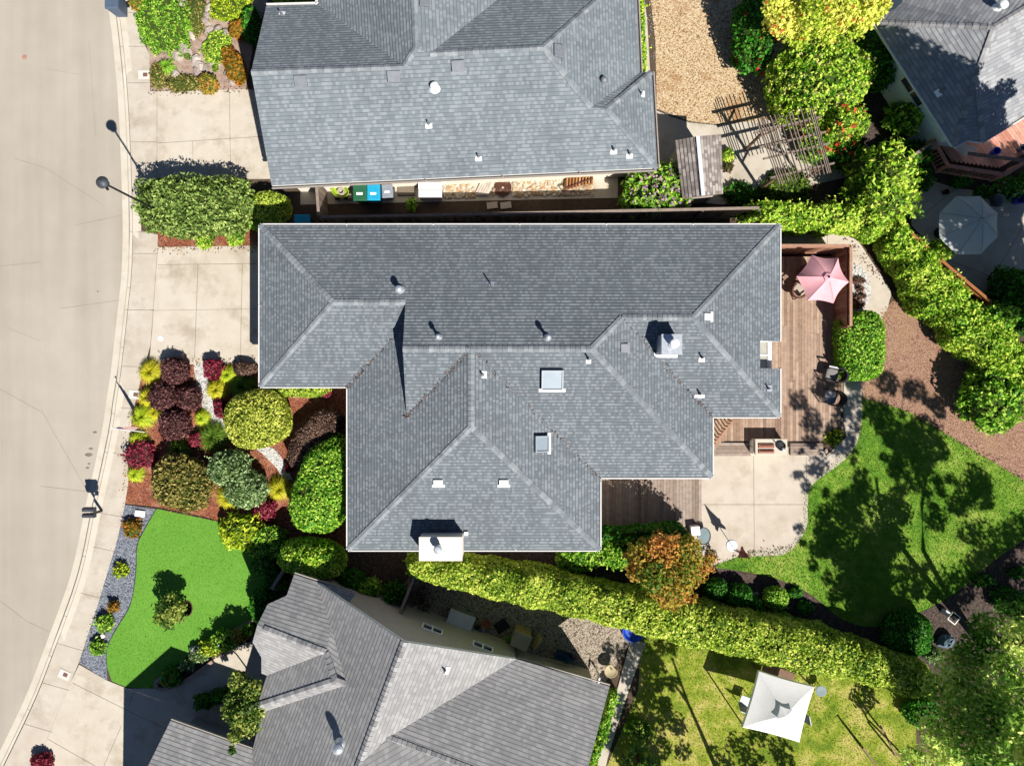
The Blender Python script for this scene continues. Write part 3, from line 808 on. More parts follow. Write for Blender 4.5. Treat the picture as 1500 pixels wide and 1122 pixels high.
def vent_cap(house, key, px, py, hgt=0.45, r=0.1, mat='galv'):
    p, n = on_roof(px, py, key)
    m = MB(); m.tube([p - Vector((0, 0, 0.1)), p + Vector((0, 0, hgt))], r * 0.75, 14)
    m.lathe([(r * 1.9, 0.02), (r * 1.0, 0.16)], p, 14)
    o = m.build('roof_vent', M[mat], house, smooth=True)
    q = MB(); q.lathe([(r * 1.25, hgt - 0.08), (r * 1.3, hgt), (r * 0.9, hgt + 0.05), (0.0, hgt + 0.08)], p, 16); q.build('vent_cap', M[mat], o, smooth=True)
    return o
def vent_box(house, key, px, py, wx=0.42, wy=0.36, h=0.13, mat='vent', name='box_vent', fl=None):
    p, n = on_roof(px, py, key); u, v = slope_frame(n)
    m = MB()
    lo = [p - u * wx / 2 - v * wy / 2, p + u * wx / 2 - v * wy / 2, p + u * wx / 2 + v * wy / 2, p - u * wx / 2 + v * wy / 2]
    hi = [q + n * (h if i < 2 else h * 0.7) for i, q in enumerate(lo)]
    if (lo[1] - lo[0]).cross(lo[2] - lo[0]).dot(n) < 0: lo = lo[::-1]; hi = hi[::-1]
    m.hexa(lo, hi); o = m.build(name, M[mat], house, bevel=0.012)
    q = MB(); plate(q, p, n, wx + 0.14, 0.12, m=0, dy=-wy / 2 - 0.03); q.build('flashing', M[fl or mat], o)
    return o
def skylight(house, key, px, py, wx, wy):
    p, n = on_roof(px, py, key); u, v = slope_frame(n); h = 0.2
    def ring(a, b, z): 
        L = [p - u * a - v * b + n * z, p + u * a - v * b + n * z, p + u * a + v * b + n * z, p - u * a + v * b + n * z]
        return L if (L[1] - L[0]).cross(L[2] - L[0]).dot(n) > 0 else L[::-1]
    m = MB(); o0, o1, i1, i0 = ring(wx / 2, wy / 2, -0.02), ring(wx / 2, wy / 2, h), ring(wx / 2 - .05, wy / 2 - .05, h), ring(wx / 2 - .05, wy / 2 - .05, h - 0.05)
    for i in range(4):
        j = (i + 1) % 4
        m.face([o0[i], o0[j], o1[j], o1[i]]); m.face([o1[i], o1[j], i1[j], i1[i]]); m.face([i1[i], i1[j], i0[j], i0[i]])
    o = m.build('skylight', M['midgrey2'], house)
    g = MB(); L = ring(wx / 2 - .05, wy / 2 - .05, h - 0.045); g.face(L); g.build('pane', M['skyglass'], o)
    f = MB(); plate(f, p, n, wx + 0.2, 0.14, dy=-wy / 2 - 0.07); f.build('flashing', M['white'], o)
    return o
def wall_window(house, c, along, out, wd, ht, panes=2, frame='white', glass='window', name='window'):
    """window on a wall: c = centre on the wall face, along = unit vector in the wall, out = outward normal"""
    up = Vector((0, 0, 1)); c = Vector(c); m = MB()
    def B(mb, x0, x1, z0, z1, d0, d1):
        P = lambda x, z, d: c + along * x + up * z + out * d
        mb.hexa([P(x0, z0, d0), P(x1, z0, d0), P(x1, z0, d1), P(x0, z0, d1)], [P(x0, z1, d0), P(x1, z1, d0), P(x1, z1, d1), P(x0, z1, d1)])
    fw = 0.07
    B(m, -wd / 2, wd / 2, -ht / 2, -ht / 2 + fw, 0.0, 0.06); B(m, -wd / 2, wd / 2, ht / 2 - fw, ht / 2, 0.0, 0.06)
    for i in range(panes + 1):
        x = -wd / 2 + (wd - fw) * i / panes; B(m, x, x + fw, -ht / 2 + fw, ht / 2 - fw, 0.0, 0.055)
    o = m.build(name, M[frame], house)
    for i in range(panes):
        x = -wd / 2 + (wd - fw) * i / panes + fw; x2 = -wd / 2 + (wd - fw) * (i + 1) / panes
        g = MB(); B(g, x, x2, -ht / 2 + fw, ht / 2 - fw, 0.005, 0.02); g.build('pane', M[glass], o)
    return o

def tone_attr(o, per_face):
    me = o.data; a = me.attributes.new('tone', 'FLOAT', 'FACE'); a.data.foreach_set('value', per_face[:len(me.polygons)])

def boards(name, poly, z, dirn, wd, th, mat, parent=None, origin=None, gap=0.008, plank=None):
    """real boards laid over a plan polygon (metres). dirn: 'x' or 'y' run"""
    m = MB(); tn = []
    a = 1 if dirn == 'y' else 0; b = 1 - a       # a = run axis, b = across
    lo = min(p[b] for p in poly); hi = max(p[b] for p in poly); k = lo
    while k < hi - 0.02:
        mid = k + wd / 2; xs = []
        for i in range(len(poly)):
            p, q = poly[i], poly[(i + 1) % len(poly)]
            if (p[b] > mid) != (q[b] > mid): xs.append(p[a] + (q[a] - p[a]) * (mid - p[b]) / (q[b] - p[b]))
        xs.sort()
        for s, e in zip(xs[::2], xs[1::2]):
            cuts = [s]
            if plank:
                c = s + random.uniform(0.3, 1) * plank
                while c < e - 0.5: cuts.append(c); c += plank
            cuts.append(e)
            for c0, c1 in zip(cuts[:-1], cuts[1:]):
                cc = [0, 0, z - th / 2 + random.uniform(-.001, .001)]; cc[a] = (c0 + c1) / 2; cc[b] = mid
                sz = [0, 0, th]; sz[a] = c1 - c0 - 0.004; sz[b] = min(wd, hi - k) - gap
                m.box(cc, sz); tn += [random.random()] * 6
        k += wd
    o = m.build(name, M[mat], parent, origin); tone_attr(o, tn); return o

def board_fence(name, label, cat, pts, h, mat='fence', wd=0.14, z0=0.0, group=None, gaps=0.006, postev=2.4, pw=None, rail=True):
    """vertical boards between rails, with posts; pts = ground points in metres"""
    P = [Vector((p[0], p[1], 0)) for p in pts]
    t = thing(name, label, cat, (P[0].x, P[0].y, z0), group)
    m = MB(); tn = []; po = []
    def rail_(p, q, w_, h_, tt): r = MB(); r.beam(p, q, w_, h_); tone_attr(r.build('rail', M[mat], t), [tt] * 6)
    for a, b in zip(P[:-1], P[1:]):
        d = (b - a).normalized(); L = (b - a).length; nrm = Vector((-d.y, d.x, 0)); an = math.atan2(d.y, d.x)
        k = int(L / wd)
        for i in range(k):
            c = a + d * (L * (i + .5) / k); hh = h * random.uniform(0.985, 1.0)
            m.box((c.x, c.y, z0 + hh / 2), (L / k - gaps, 0.02, hh), an); tn += [random.random()] * 6
        for zz in (0.3, h - 0.25):
            q0 = a - nrm * 0.04; q1 = b - nrm * 0.04
            rail_((q0.x, q0.y, z0 + zz), (q1.x, q1.y, z0 + zz), 0.04, 0.09, 0.4)
        if rail:
            rail_((a.x, a.y, z0 + h + 0.022), (b.x, b.y, z0 + h + 0.022), 0.12, 0.04, 0.7)
        kk = max(1, int(L / postev))
        for i in range(kk + 1):
            c = a + d * (L * i / kk) - nrm * 0.07; po.append((c, an))
    tone_attr(m.build('boards', M[mat], t), tn)
    for c, an in po[:60]:
        q = MB(); q.box((c.x, c.y, z0 + (h - 0.03) / 2), (0.09, 0.09, h - 0.03), an); tone_attr(q.build('post', M[mat], t), [0.3] * 6)
    return t

# ------------------------------------------------------------------ the ground, road, paving
def big(name, pts, z, mat):
    m = MB(); m.face([(x, y, z) for x, y in pts]); o = m.build(name, M[mat]); o['kind'] = 'structure'; return o
big('ground', [(-150, -150), (150, -150), (150, 150), (-150, 150)], -0.30, 'soil')

KL = [(152, -60), (156, 0), (160, 21), (166, 70), (171, 123), (175, 187), (178.5, 280), (179.7, 340), (178, 400), (174, 440), (168, 494), (162, 547), (156, 585), (150, 627), (136, 694), (124, 747), (111, 812), (97, 862), (69.5, 937), (40, 1014), (2, 1095), (-40, 1180)]
KL = crom(KL, 4)
def off(pts, dpx):
    out = []
    for i in range(len(pts)):
        a = pts[max(i - 1, 0)]; b = pts[min(i + 1, len(pts) - 1)]; dx, dy = b[0] - a[0], b[1] - a[1]; l = math.hypot(dx, dy)
        out.append((pts[i][0] + dy / l * dpx, pts[i][1] - dx / l * dpx))
    return out
# pixel y runs downward, so +offset is to the right of the road
ZR = -0.12
sheet('road', off(KL, 2) + [(-900, 1180), (-900, -60)], ZR, M['road'], extra=(M['crack'], [
    ((20, 232), (66, 246), .012), ((66, 246), (150, 300), .010), ((110, 330), (178, 316), .012), ((0, 390), (60, 384), .01), ((88, 452), (174, 440), .012),
    ((60, 600), (128, 720), .012), ((0, 570), (58, 602), .012), ((60, 712), (128, 720), .014), ((0, 880), (40, 910), .012), ((40, 910), (72, 925), .01), ((10, 480), (60, 500), .008), ((60, 100), (120, 110), .008), ((130, 60), (140, 200), .008)]))
sp = MB()
for px, py, a_, b_ in ((139, 633, .10, .06), (133, 657, .12, .05), (130, 666, .16, .09), (130, 679, .07, .04), (128, 685, .09, .05), (143, 427, .05, .04)):
    q_ = W(px, py, ZR + .004); sp.face([(q_.x + math.cos(i * .52) * a_ * random.uniform(.8, 1.2), q_.y + math.sin(i * .52) * b_ * random.uniform(.7, 1.2), ZR + .004) for i in range(12)])
o = sp.build('oil_stains', m_plain('dried_oil', A(140, 130, 116), .8, var=.3)); o['kind'] = 'structure'
DRV = [(118, 292, 1.0), (352, 548, 1.0), (930, 1200, 1.0)]     # dropped kerb in front of the drives
def kz(py):
    k = 0.0
    for a, b, _ in DRV:
        k = max(k, min(1, max(0, (py - a) / 26 + 0.5)) * min(1, max(0, (b - py) / 26 + 0.5)))
    return 0.03 - 0.11 * k
mk = MB(); G0, G1, G2, G3, G4 = KL, off(KL, 9), off(KL, 10.5), off(KL, 14.5), off(KL, 27)
for i in range(len(KL) - 1):
    def row(i):
        z = kz(KL[i][1])
        return [W(*G0[i], ZR + .004), W(*G1[i], ZR + .012), W(*G2[i], z), W(*G3[i], z), W(*G4[i], 0.006)]
    a, b = row(i), row(i + 1)
    for j in range(4): mk.face([a[j], b[j], b[j + 1], a[j + 1]], 0)
    # the joint between kerb and pavement
    q0, q1 = W(G3[i][0] - .2, G3[i][1], a[3].z + .004), W(G3[i + 1][0] - .2, G3[i + 1][1], b[3].z + .004); e = Vector((0.017, 0, 0))
    mk.face([q0, q1, q1 + e, q0 + e], 1)
for py in (16, 70, 290, 345, 420, 458, 505, 600, 668, 745, 806, 905, 965, 1040):      # expansion joints across the kerb
    i = min(range(len(KL)), key=lambda k: abs(KL[k][1] - py)); z = kz(KL[i][1]) + .004
    a, b = W(*G2[i], z), W(*G3[i], z); d = Vector((0, .008, 0)); mk.face([a - d, b - d, b + d, a + d], 1)
o = mk.build('kerb', [M['kerb'], M['joint']]); o['kind'] = 'structure'

SR = [(190, -60), (198, 0), (205, 35), (211, 64), (219, 80), (220, 134), (230, 142), (230, 262), (204, 272), (199, 300), (205, 338), (231, 344), (231, 372), (225, 462), (220, 507), (208, 547), (196, 600), (187, 662), (188, 707), (183, 739), (172, 790), (160, 830), (144, 883), (116, 969), (104, 998), (59, 1105), (28, 1180)]
LB = off(KL, 14.5)
def at_y(pts, y):
    i = min(range(len(pts)), key=lambda k: abs(pts[k][1] - y)); return pts[i]
jts = []
for y in (20, 74, 120, 205, 300, 346, 372, 458, 536, 600, 668, 748, 792, 868, 948, 1005, 1062):
    a = at_y(LB, y); b = min(SR, key=lambda p: abs(p[1] - y)); slope = 0.0 if y < 500 else 0.28 * min(1, (y - 500) / 400)
    bx = np.interp(y, [p[1] for p in SR], [p[0] for p in SR]); jts.append(((a[0] + 1, a[1]), (bx, a[1] + slope * (bx - a[0])), .016))
yard = off(KL, 14.6) + [(300, 1500), (2400, 1500), (2400, -500), (300, -500)]
sheet('soil_yard', yard, -0.012, M['soil'])
sheet('sidewalk', off(KL, 15) + SR[::-1], 0.012, M['walk'], extra=(M['joint'], jts))
J = M['joint']
sheet('driveway', [(220, 134), (362, 131), (420, 140), (430, 262), (230, 264)], 0.016, M['concrete'], extra=(J, [((231, 210), (420, 198), .016), ((282, 207), (284, 262), .012), ((336, 134), (338, 262), .014), ((230, 140), (230, 262), .014)]))
sheet('driveway', [(231, 362), (450, 359), (450, 532), (218, 534), (225, 462)], 0.016, M['concrete'], extra=(J, [((231, 388), (410, 386), .014), ((290, 388), (285, 525), .018), ((355, 388), (352, 525), .014), ((231, 364), (219, 528), .014), ((222, 455), (410, 452), .010)]))
sheet('driveway', [(104, 998), (116, 973), (156, 996), (186, 1008), (236, 1008), (270, 995), (340, 940), (400, 920), (470, 900), (560, 1180), (28, 1180)], 0.016, M['concrete'], extra=(J, [((106, 1000), (186, 1040), .016), ((186, 1040), (260, 1075), .014), ((70, 1082), (140, 1122), .016), ((178, 1062), (152, 1122), .014), ((197, 1010), (188, 1034), .012), ((256, 1003), (272, 1030), .010)]))
# beds of the front garden
sheet('mulch_bed', [(206, 547), (222, 532), (300, 530), (410, 530), (530, 540), (530, 860), (420, 860), (360, 800), (330, 766), (225, 743), (183, 739), (187, 707), (184, 662), (194, 600)], 0.0, M['mulch'])
sheet('gravel_path', crom([(283, 529), (285, 548), (291, 575), (300, 605), (315, 628), (345, 645), (375, 658), (392, 672), (408, 690), (414, 706)], 4) + crom([(428, 702), (418, 680), (404, 660), (385, 650), (352, 634), (330, 618), (316, 600), (308, 575), (304, 548), (302, 529)], 4), 0.006, M['whitegravel'])
sheet('gravel_strip', [(183, 739), (229, 746), (212, 775), (200, 797), (198, 840), (193, 880), (175, 915), (160, 940), (156, 960), (157, 997), (116, 971), (144, 883), (160, 830), (172, 790)], 0.004, M['bluegravel'])
TURF = crom([(229, 745), (212, 775), (201, 800), (199, 840), (191, 885), (174, 915), (161, 938), (156, 955), (157, 978), (163, 997)], 4) + [(185, 1006), (232, 1009), (240, 990), (268, 966), (330, 925), (380, 903), (392, 890), (400, 850), (352, 800), (330, 766)]
sheet('turf_lawn', TURF, 0.022, M['turf'], depth=0.03)
grass('turf_blades', TURF, 0.024, 'lf_turf', 16000, 0.02)
mm = MB()
eg = crom([(229, 745), (212, 775), (201, 800), (199, 840), (191, 885), (174, 915), (161, 938), (156, 955), (157, 978), (163, 997)], 4)
mm.tube([W(a, b, 0.03) for a, b in eg], 0.016, 6); mm.tube([W(a, b, 0.03) for a, b in [(183, 739), (225, 743), (275, 753), (330, 766)]], 0.016, 6)
tag(mm.build('bed_edging', M['darkgrey']), 'thin dark bed edging winding along the artificial turf beside the blue grey gravel', 'edging')
# side yard and the yards round the north house
sheet('side_yard_paving', [(440, 250), (905, 238), (905, 290), (440, 300)], 0.002, M['concrete'])
sheet('gravel_yard', [(946, -60), (960, 60), (962, 160), (985, 168), (1010, 178), (1045, 182), (1140, 176), (1180, 120), (1150, -60)], 0.004, M['tangravel'])
sheet('path', [(936, -60), (948, 30), (952, 100), (956, 160), (985, 172), (1010, 180), (1050, 184), (1210, 160), (1240, 260), (1060, 300), (955, 290), (940, 200), (930, 60)], 0.0, M['walk'])
sheet('path', [(1245, 120), (1282, 90), (1300, 150), (1320, 230), (1345, 262), (1400, 268), (1560, 330), (1560, 460), (1460, 450), (1400, 400), (1350, 350), (1300, 260), (1262, 200)], 0.0, M['darkmulch'])
sheet('patio', [(1338, 256), (1400, 276), (1620, 300), (1620, 560), (1500, 470), (1440, 430), (1380, 378), (1335, 330)], 0.004, M['patio'], extra=(J, [((1335, 330), (1400, 276), .016), ((1440, 430), (1500, 330), .016), ((1380, 378), (1620, 470), .016)]))
# rear yard of the main house
sheet('path', crom([(1135, 334), (1200, 334), (1238, 337), (1256, 352), (1280, 388), (1304, 424), (1303, 440)], 4) + crom([(1300, 452), (1291, 470), (1284, 486), (1270, 495)], 3) + [(1246, 480), (1246, 362), (1135, 362)], 0.008, M['patio'], extra=(J, [((1212, 334), (1212, 360), .014), ((1258, 388), (1275, 372), .014)]))
sheet('gravel_path', crom([(1247, 384), (1262, 392), (1272, 408), (1276, 424), (1273, 440), (1265, 452), (1247, 462)], 4), 0.014, M['whitegravel'])
sheet('mulch_bed', [(1270, 495), (1284, 486), (1291, 468), (1300, 448), (1320, 432), (1350, 440), (1400, 480), (1460, 520), (1560, 620), (1560, 780), (1500, 704), (1410, 650), (1330, 603), (1262, 583), (1262, 552), (1228, 530), (1228, 480)], 0.0, M['palemulch'])
LAWN = crom([(1262, 583), (1330, 603), (1410, 650), (1500, 704), (1560, 745)], 3) + [(1560, 760)] + crom([(1500, 790), (1455, 822), (1400, 868), (1335, 902), (1280, 918), (1232, 906), (1190, 872), (1140, 848), (1085, 836), (1050, 832)], 4) + [(1048, 826), (1060, 822), (1078, 815), (1100, 806), (1140, 806), (1160, 795), (1176, 770), (1178, 722), (1186, 705), (1205, 690), (1245, 655), (1256, 625)]
sheet('lawn', LAWN, 0.006, M['lawn'])
grass('grass', LAWN, 0.006, 'lf_lawn', 42000, 0.05)
PATIO = [(1015, 640), (1195, 640), (1210, 668), (1240, 640), (1236, 620), (1236, 540), (1262, 540)] + crom([(1263, 590), (1262, 622), (1252, 656), (1232, 678), (1210, 694), (1192, 708), (1184, 722)], 4) + crom([(1183, 745), (1182, 770), (1168, 796), (1150, 811), (1132, 814)], 4) + [(1080, 815), (1068, 820), (1052, 826), (1030, 830), (1012, 800)]
sheet('patio', PATIO, 0.012, M['patio'], extra=(J, [((1027, 739), (1183, 739), .016), ((1104, 668), (1105, 812), .016), ((1181, 670), (1182, 726), .014), ((1236, 600), (1262, 600), .012)]), depth=0.03)
sheet('mulch_bed', [(1000, 860), (1048, 828), (1085, 838), (1140, 850), (1190, 874), (1232, 908), (1280, 920), (1335, 904), (1400, 870), (1455, 824), (1500, 792), (1600, 740), (1600, 1000), (1380, 1020), (1240, 960), (1000, 930)], 0.001, M['darkmulch'])
sheet('mulch_bed', [(500, 800), (1010, 800), (1010, 900), (740, 860), (600, 850), (560, 900), (500, 880)], 0.0035, M['darkmulch'])
# yard and lawn of the south house
sheet('gravel_yard', [(604, 838), (700, 850), (850, 890), (930, 915), (930, 930), (880, 1010), (800, 1000), (560, 900)], 0.004, M['greygravel'])
DRY = [(940, 930), (1000, 935), (1100, 960), (1240, 985), (1340, 1010), (1345, 1180), (870, 1180), (890, 1120), (935, 1010)]
sheet('lawn', DRY, 0.008, M['drylawn'])
grass('grass', DRY, 0.008, 'lf_dry', 26000, 0.05)
sheet('path', [(925, 934), (946, 942), (922, 1008), (905, 1060), (890, 1110), (876, 1180), (850, 1180), (868, 1110), (896, 1040)], 0.05, M['walk'], depth=0.06)

# ------------------------------------------------------------------ main house
EZ = 2.75; PT = 0.38
yt, ys3, ygs, ys, ye = 6.61, -3.95, -0.143, -6.99, -1.404
xl, xr, xsw, xs2, xe2 = -10.57, 11.229, -6.88, 3.68, 8.393
def V3(x, y, z): return Vector((x, y, z))
hm = 5.28; zm = EZ + PT * hm; yr = yt - hm; xsr = xsw + hm
gr_h = (yt - ygs) / 2; zg = EZ + PT * gr_h; yg = yt - gr_h
nh = (yt - ye) / 2; zn = EZ + PT * nh; yn = yt - nh
xgw = -4.28
zW = EZ + PT * (xgw - xsw); yv = ygs + (xgw - xsw); yb = yr - (zm - zW) / PT
xa = xe2 - hm; xna = xe2 - nh; xnb = xr - nh
nx0, ny0, ny1 = 10.28, 1.74, 0.6                      # notch in the east eave
zE = lambda x: EZ + PT * (xr - x)
FM = {
 'north': [V3(xl, yt, EZ), V3(xr, yt, EZ), V3(xnb, yn, zn), V3(xna, yn, zn), V3(xa, yr, zm), V3(xgw, yr, zm), V3(xgw, yg, zg), V3(xl + gr_h, yg, zg)],
 'west_hip': [V3(xl, ygs, EZ), V3(xl, yt, EZ), V3(xl + gr_h, yg, zg)],
 'garage_s': [V3(xl, ygs, EZ), V3(xl + gr_h, yg, zg), V3(xgw, yg, zg), V3(xgw, yv, zW), V3(xsw, ygs, EZ)],
 'west': [V3(xsw, ygs, EZ), V3(xgw, yv, zW), V3(xgw, yb, zW), V3(xsr, yr, zm), V3(xsr, ys + hm, zm), V3(xsw, ys, EZ)],
 'main_sw': [V3(xgw, yr, zm), V3(xsr, yr, zm), V3(xgw, yb, zW)],
 'main_s': [V3(xsr, yr, zm), V3(xa, yr, zm), V3(xe2, ys3, EZ), V3(xs2, ys3, EZ)],
 'wing_e': [V3(xsr, yr, zm), V3(xs2, ys3, EZ), V3(xs2, ys, EZ), V3(xsr, ys + hm, zm)],
 'wing_s': [V3(xsw, ys, EZ), V3(xsr, ys + hm, zm), V3(xs2, ys, EZ)],
 'main_e': [V3(xa, yr, zm), V3(xna, yn, zn), V3(xe2, ye, EZ), V3(xe2, ys3, EZ)],
 'ne_s': [V3(xna, yn, zn), V3(xnb, yn, zn), V3(xr, ye, EZ), V3(xe2, ye, EZ)],
 'east_hip': [V3(xr, yt, EZ), V3(xnb, yn, zn), V3(xr, ye, EZ), V3(xr, ny1, EZ), V3(nx0, ny1, zE(nx0)), V3(nx0, ny0, zE(nx0)), V3(xr, ny0, EZ)],
}
reg_roof('main', FM.values())
main = thing('house', 'house in the middle with blue grey hip roofs, cream chimney and two skylights', 'house', (0, 0, 0))
rf = MB()
for f in FM.values(): shingled(rf, f)
rf.face([V3(xgw, yg, zg), V3(xgw, yr, zm), V3(xgw, yb, zW), V3(xgw, yv, zW)], 1)
OUT = [(xl, yt), (xl, ygs), (xsw, ygs), (xsw, ys), (xs2, ys), (xs2, ys3), (xe2, ys3), (xe2, ye), (xr, ye), (xr, yt)]
rf.prism(OUT[:8] + [(xr, ye), (xr, ny1), (nx0, ny1), (nx0, ny0), (xr, ny0), (xr, yt)], EZ - 0.16, EZ - 0.02, 2)
roof = rf.build('roof', [M['shingle'], M['greystucco'], M['white']], main)
caps(roof, 'ridge_cap', [
    (V3(xl, yt, EZ), V3(xl + gr_h, yg, zg), 'hip'), (V3(xl, ygs, EZ), V3(xl + gr_h, yg, zg), 'hip'), (V3(xl + gr_h, yg, zg), V3(xgw, yg, zg), 'ridge'),
    (V3(xgw, yr, zm), V3(xa, yr, zm), 'ridge'), (V3(xsr, yr, zm), V3(xsr, ys + hm, zm), 'ridge'), (V3(xsw, ys, EZ), V3(xsr, ys + hm, zm), 'hip'), (V3(xs2, ys, EZ), V3(xsr, ys + hm, zm), 'hip'),
    (V3(xe2, ys3, EZ), V3(xa, yr, zm), 'hip'), (V3(xa, yr, zm), V3(xna, yn, zn), 'hip'), (V3(xna, yn, zn), V3(xnb, yn, zn), 'ridge'), (V3(xnb, yn, zn), V3(xr, yt, EZ), 'hip'), (V3(xnb, yn, zn), V3(xr, ye, EZ), 'hip')], PT)
def gl(pts): return [(V3(a[0], a[1], EZ), V3(b[0], b[1], EZ)) for a, b in zip(pts[:-1], pts[1:])]
gutter(roof, gl(OUT[:9]) + [(V3(xr, ye, EZ), V3(xr, ny1, EZ)), (V3(xr, ny0, EZ), V3(xr, yt, EZ)), (V3(xr, yt, EZ), V3(xl, yt, EZ))], 'gutter', 0.05)
wl = MB(); i_ = 0.5
FOOT = [(xl + i_, yt - i_), (xl + i_, ygs + i_), (xsw + i_, ygs + i_), (xsw + i_, ys + i_), (xs2 - i_, ys + i_), (xs2 - i_, ys3 + i_), (xe2 - i_, ys3 + i_), (xe2 - i_, ye + i_), (nx0 - 0.1, ye + i_), (nx0 - 0.1, yt - i_)]
wl.prism(FOOT, -0.01, EZ - 0.17); wl.build('wall', M['stucco'], main)
gd = MB()
for i in range(4): gd.box((xl + i_ - 0.03, 3.2, 0.3 + 0.54 * i), (0.06, 4.9, 0.52))
gd.build('garage_door', M['white'], main, bevel=0.01)
for yy in (-3.2, -5.2): wall_window(main, (xsw + i_, yy, 1.5), V3(0, 1, 0), V3(-1, 0, 0), 1.4, 1.2)
wall_window(main, (-0.5, ys + i_, 1.5), V3(1, 0, 0), V3(0, -1, 0), 1.5, 1.2); wall_window(main, (6.2, ys3 + i_, 1.2), V3(1, 0, 0), V3(0, -1, 0), 1.8, 2.0)
# garden window in the notch
gw = MB(); c0 = W(1112, 499, 2.35); c1 = W(1129, 541, 2.15)
x0, x1, y1_, y0_ = 10.2, c1.x, c0.y, c1.y; zt0, zt1, zb = 2.5, 2.2, 1.1; fw = 0.055
def gwz(x): return zt0 + (zt1 - zt0) * (x - x0) / (x1 - x0)
for a, b in ((y0_, y0_ + fw), ((y0_ + y1_) / 2 - fw / 2, (y0_ + y1_) / 2 + fw / 2), (y1_ - fw, y1_)):
    gw.hexa([(x0, a, gwz(x0) - .04), (x1, a, gwz(x1) - .04), (x1, b, gwz(x1) - .04), (x0, b, gwz(x0) - .04)], [(x0, a, gwz(x0) + .02), (x1, a, gwz(x1) + .02), (x1, b, gwz(x1) + .02), (x0, b, gwz(x0) + .02)])
    gw.box((x1 - fw / 2, (a + b) / 2, (zt1 - .04 + zb) / 2), (fw, fw, zt1 - .04 - zb))
gw.box((x1 - .05, (y0_ + y1_) / 2, gwz(x1) + .024), (.10, y1_ - y0_ + .02, .05)); gw.box((x1 - .16, (y0_ + y1_) / 2, gwz(x1 - .16) + .016), (.035, y1_ - y0_ - .02, .04)); gw.box(((x0 + x1) / 2, (y0_ + y1_) / 2, zb - .03), (x1 - x0, y1_ - y0_, .06))
gwo = gw.build('garden_window', M['white'], main)
for a, b in ((y0_ + fw, (y0_ + y1_) / 2 - fw / 2), ((y0_ + y1_) / 2 + fw / 2, y1_ - fw)):
    g = MB(); g.hexa([(x0, a, gwz(x0) - .02), (x1 - fw, a, gwz(x1) - .02), (x1 - fw, b, gwz(x1) - .02), (x0, b, gwz(x0) - .02)], [(x0, a, gwz(x0) - .01), (x1 - fw, a, gwz(x1) - .01), (x1 - fw, b, gwz(x1) - .01), (x0, b, gwz(x0) - .01)])
    g.build('pane', M['paleglass'], gwo)
# cream chimney on the south eave
ch = MB(); cx0, cx1, cy0, cy1, cz1 = -3.72, -2.02, -7.12, -6.2, 3.98
ch.box(((cx0 + cx1) / 2, (cy0 + cy1) / 2, cz1 / 2), (cx1 - cx0, cy1 - cy0, cz1)); cho = ch.build('chimney', M['stucco'], main)
k = MB(); k.box(((cx0 + cx1) / 2, (cy0 + cy1) / 2, cz1 + 0.035), (cx1 - cx0 + .05, cy1 - cy0 + .05, 0.07)); k.build('chimney_cap', M['stucco'], cho, bevel=0.02)
k = MB(); p = W(642, 803, 4.2); k.lathe([(0.13, -0.2), (0.13, 0.12), (0.17, 0.13), (0.17, 0.24), (0.12, 0.29), (0, 0.3)], (p.x, p.y, 4.05 + 0.15), 16); k.build('flue', M['galv'], cho, smooth=True)
k = MB(); p = W(683, 781, 3.1); k.box((p.x, p.y, 3.1), (0.16, 0.14, 0.16)); k.build('flashing', M['white'], cho)
# metal chimney box
ch = MB(); ch.box((6.22, 1.50, 4.1), (0.76, 0.76, 1.66)); cho = ch.build('chimney', M['galv'], main)
k = MB(); k.box((6.22, 1.50, 4.945), (0.80, 0.80, 0.03)); k.lathe([(0.2, 0.02), (0.16, 0.05)], (6.25, 1.52, 4.945), 16); k.build('chimney_cap', M['galv'], cho)
k = MB(); k.lathe([(0.12, 0.0), (0.12, 0.25), (0.17, 0.26), (0.17, 0.4), (0.1, 0.45), (0, 0.46)], (6.25, 1.52, 4.965), 16); k.build('flue', M['white'], cho, smooth=True)
k = MB(); p_, n_ = on_roof(975, 520, 'main'); plate(k, p_, n_, 0.95, 0.2); k.build('flashing', M['white'], cho)
skylight(main, 'main', 809, 555, 0.86, 0.84); skylight(main, 'main', 792, 650, 0.66, 0.6)
for px, py, hh, r in ((586, 425, 0.42, 0.105), (643, 494, 0.5, 0.075), (802, 495, 0.55, 0.085)): vent_cap(main, 'main', px, py, hh, r)
vent_pipe(main, 'main', 720, 418, 0.5, 0.03, 0.2, 0.2, 'galv'); vent_pipe(main, 'main', 707, 549, 0.25, 0.04, 0.28, 0.2, 'white', -0.05); vent_pipe(main, 'main', 862, 526, 0.38, 0.035, 0.2, 0.16, 'white', -0.1)
vent_pipe(main, 'main', 1028, 524, 0.38, 0.035, 0.24, 0.2, 'white', -0.08); vent_pipe(main, 'main', 1025, 577, 0.35, 0.035, 0.42, 0.12, 'white', -0.1); vent_pipe(main, 'main', 1125, 569, 0.32, 0.035, 0.26, 0.26, 'galv')
vent_box(main, 'main', 914, 510, 0.34, 0.34, 0.10, 'midgrey'); vent_box(main, 'main', 1036, 464, 0.26, 0.34, 0.10, 'white')
vent_box(main, 'main', 642, 706, 0.36, 0.28, 0.16, 'white'); vent_box(main, 'main', 738, 706, 0.36, 0.28, 0.16, 'white')

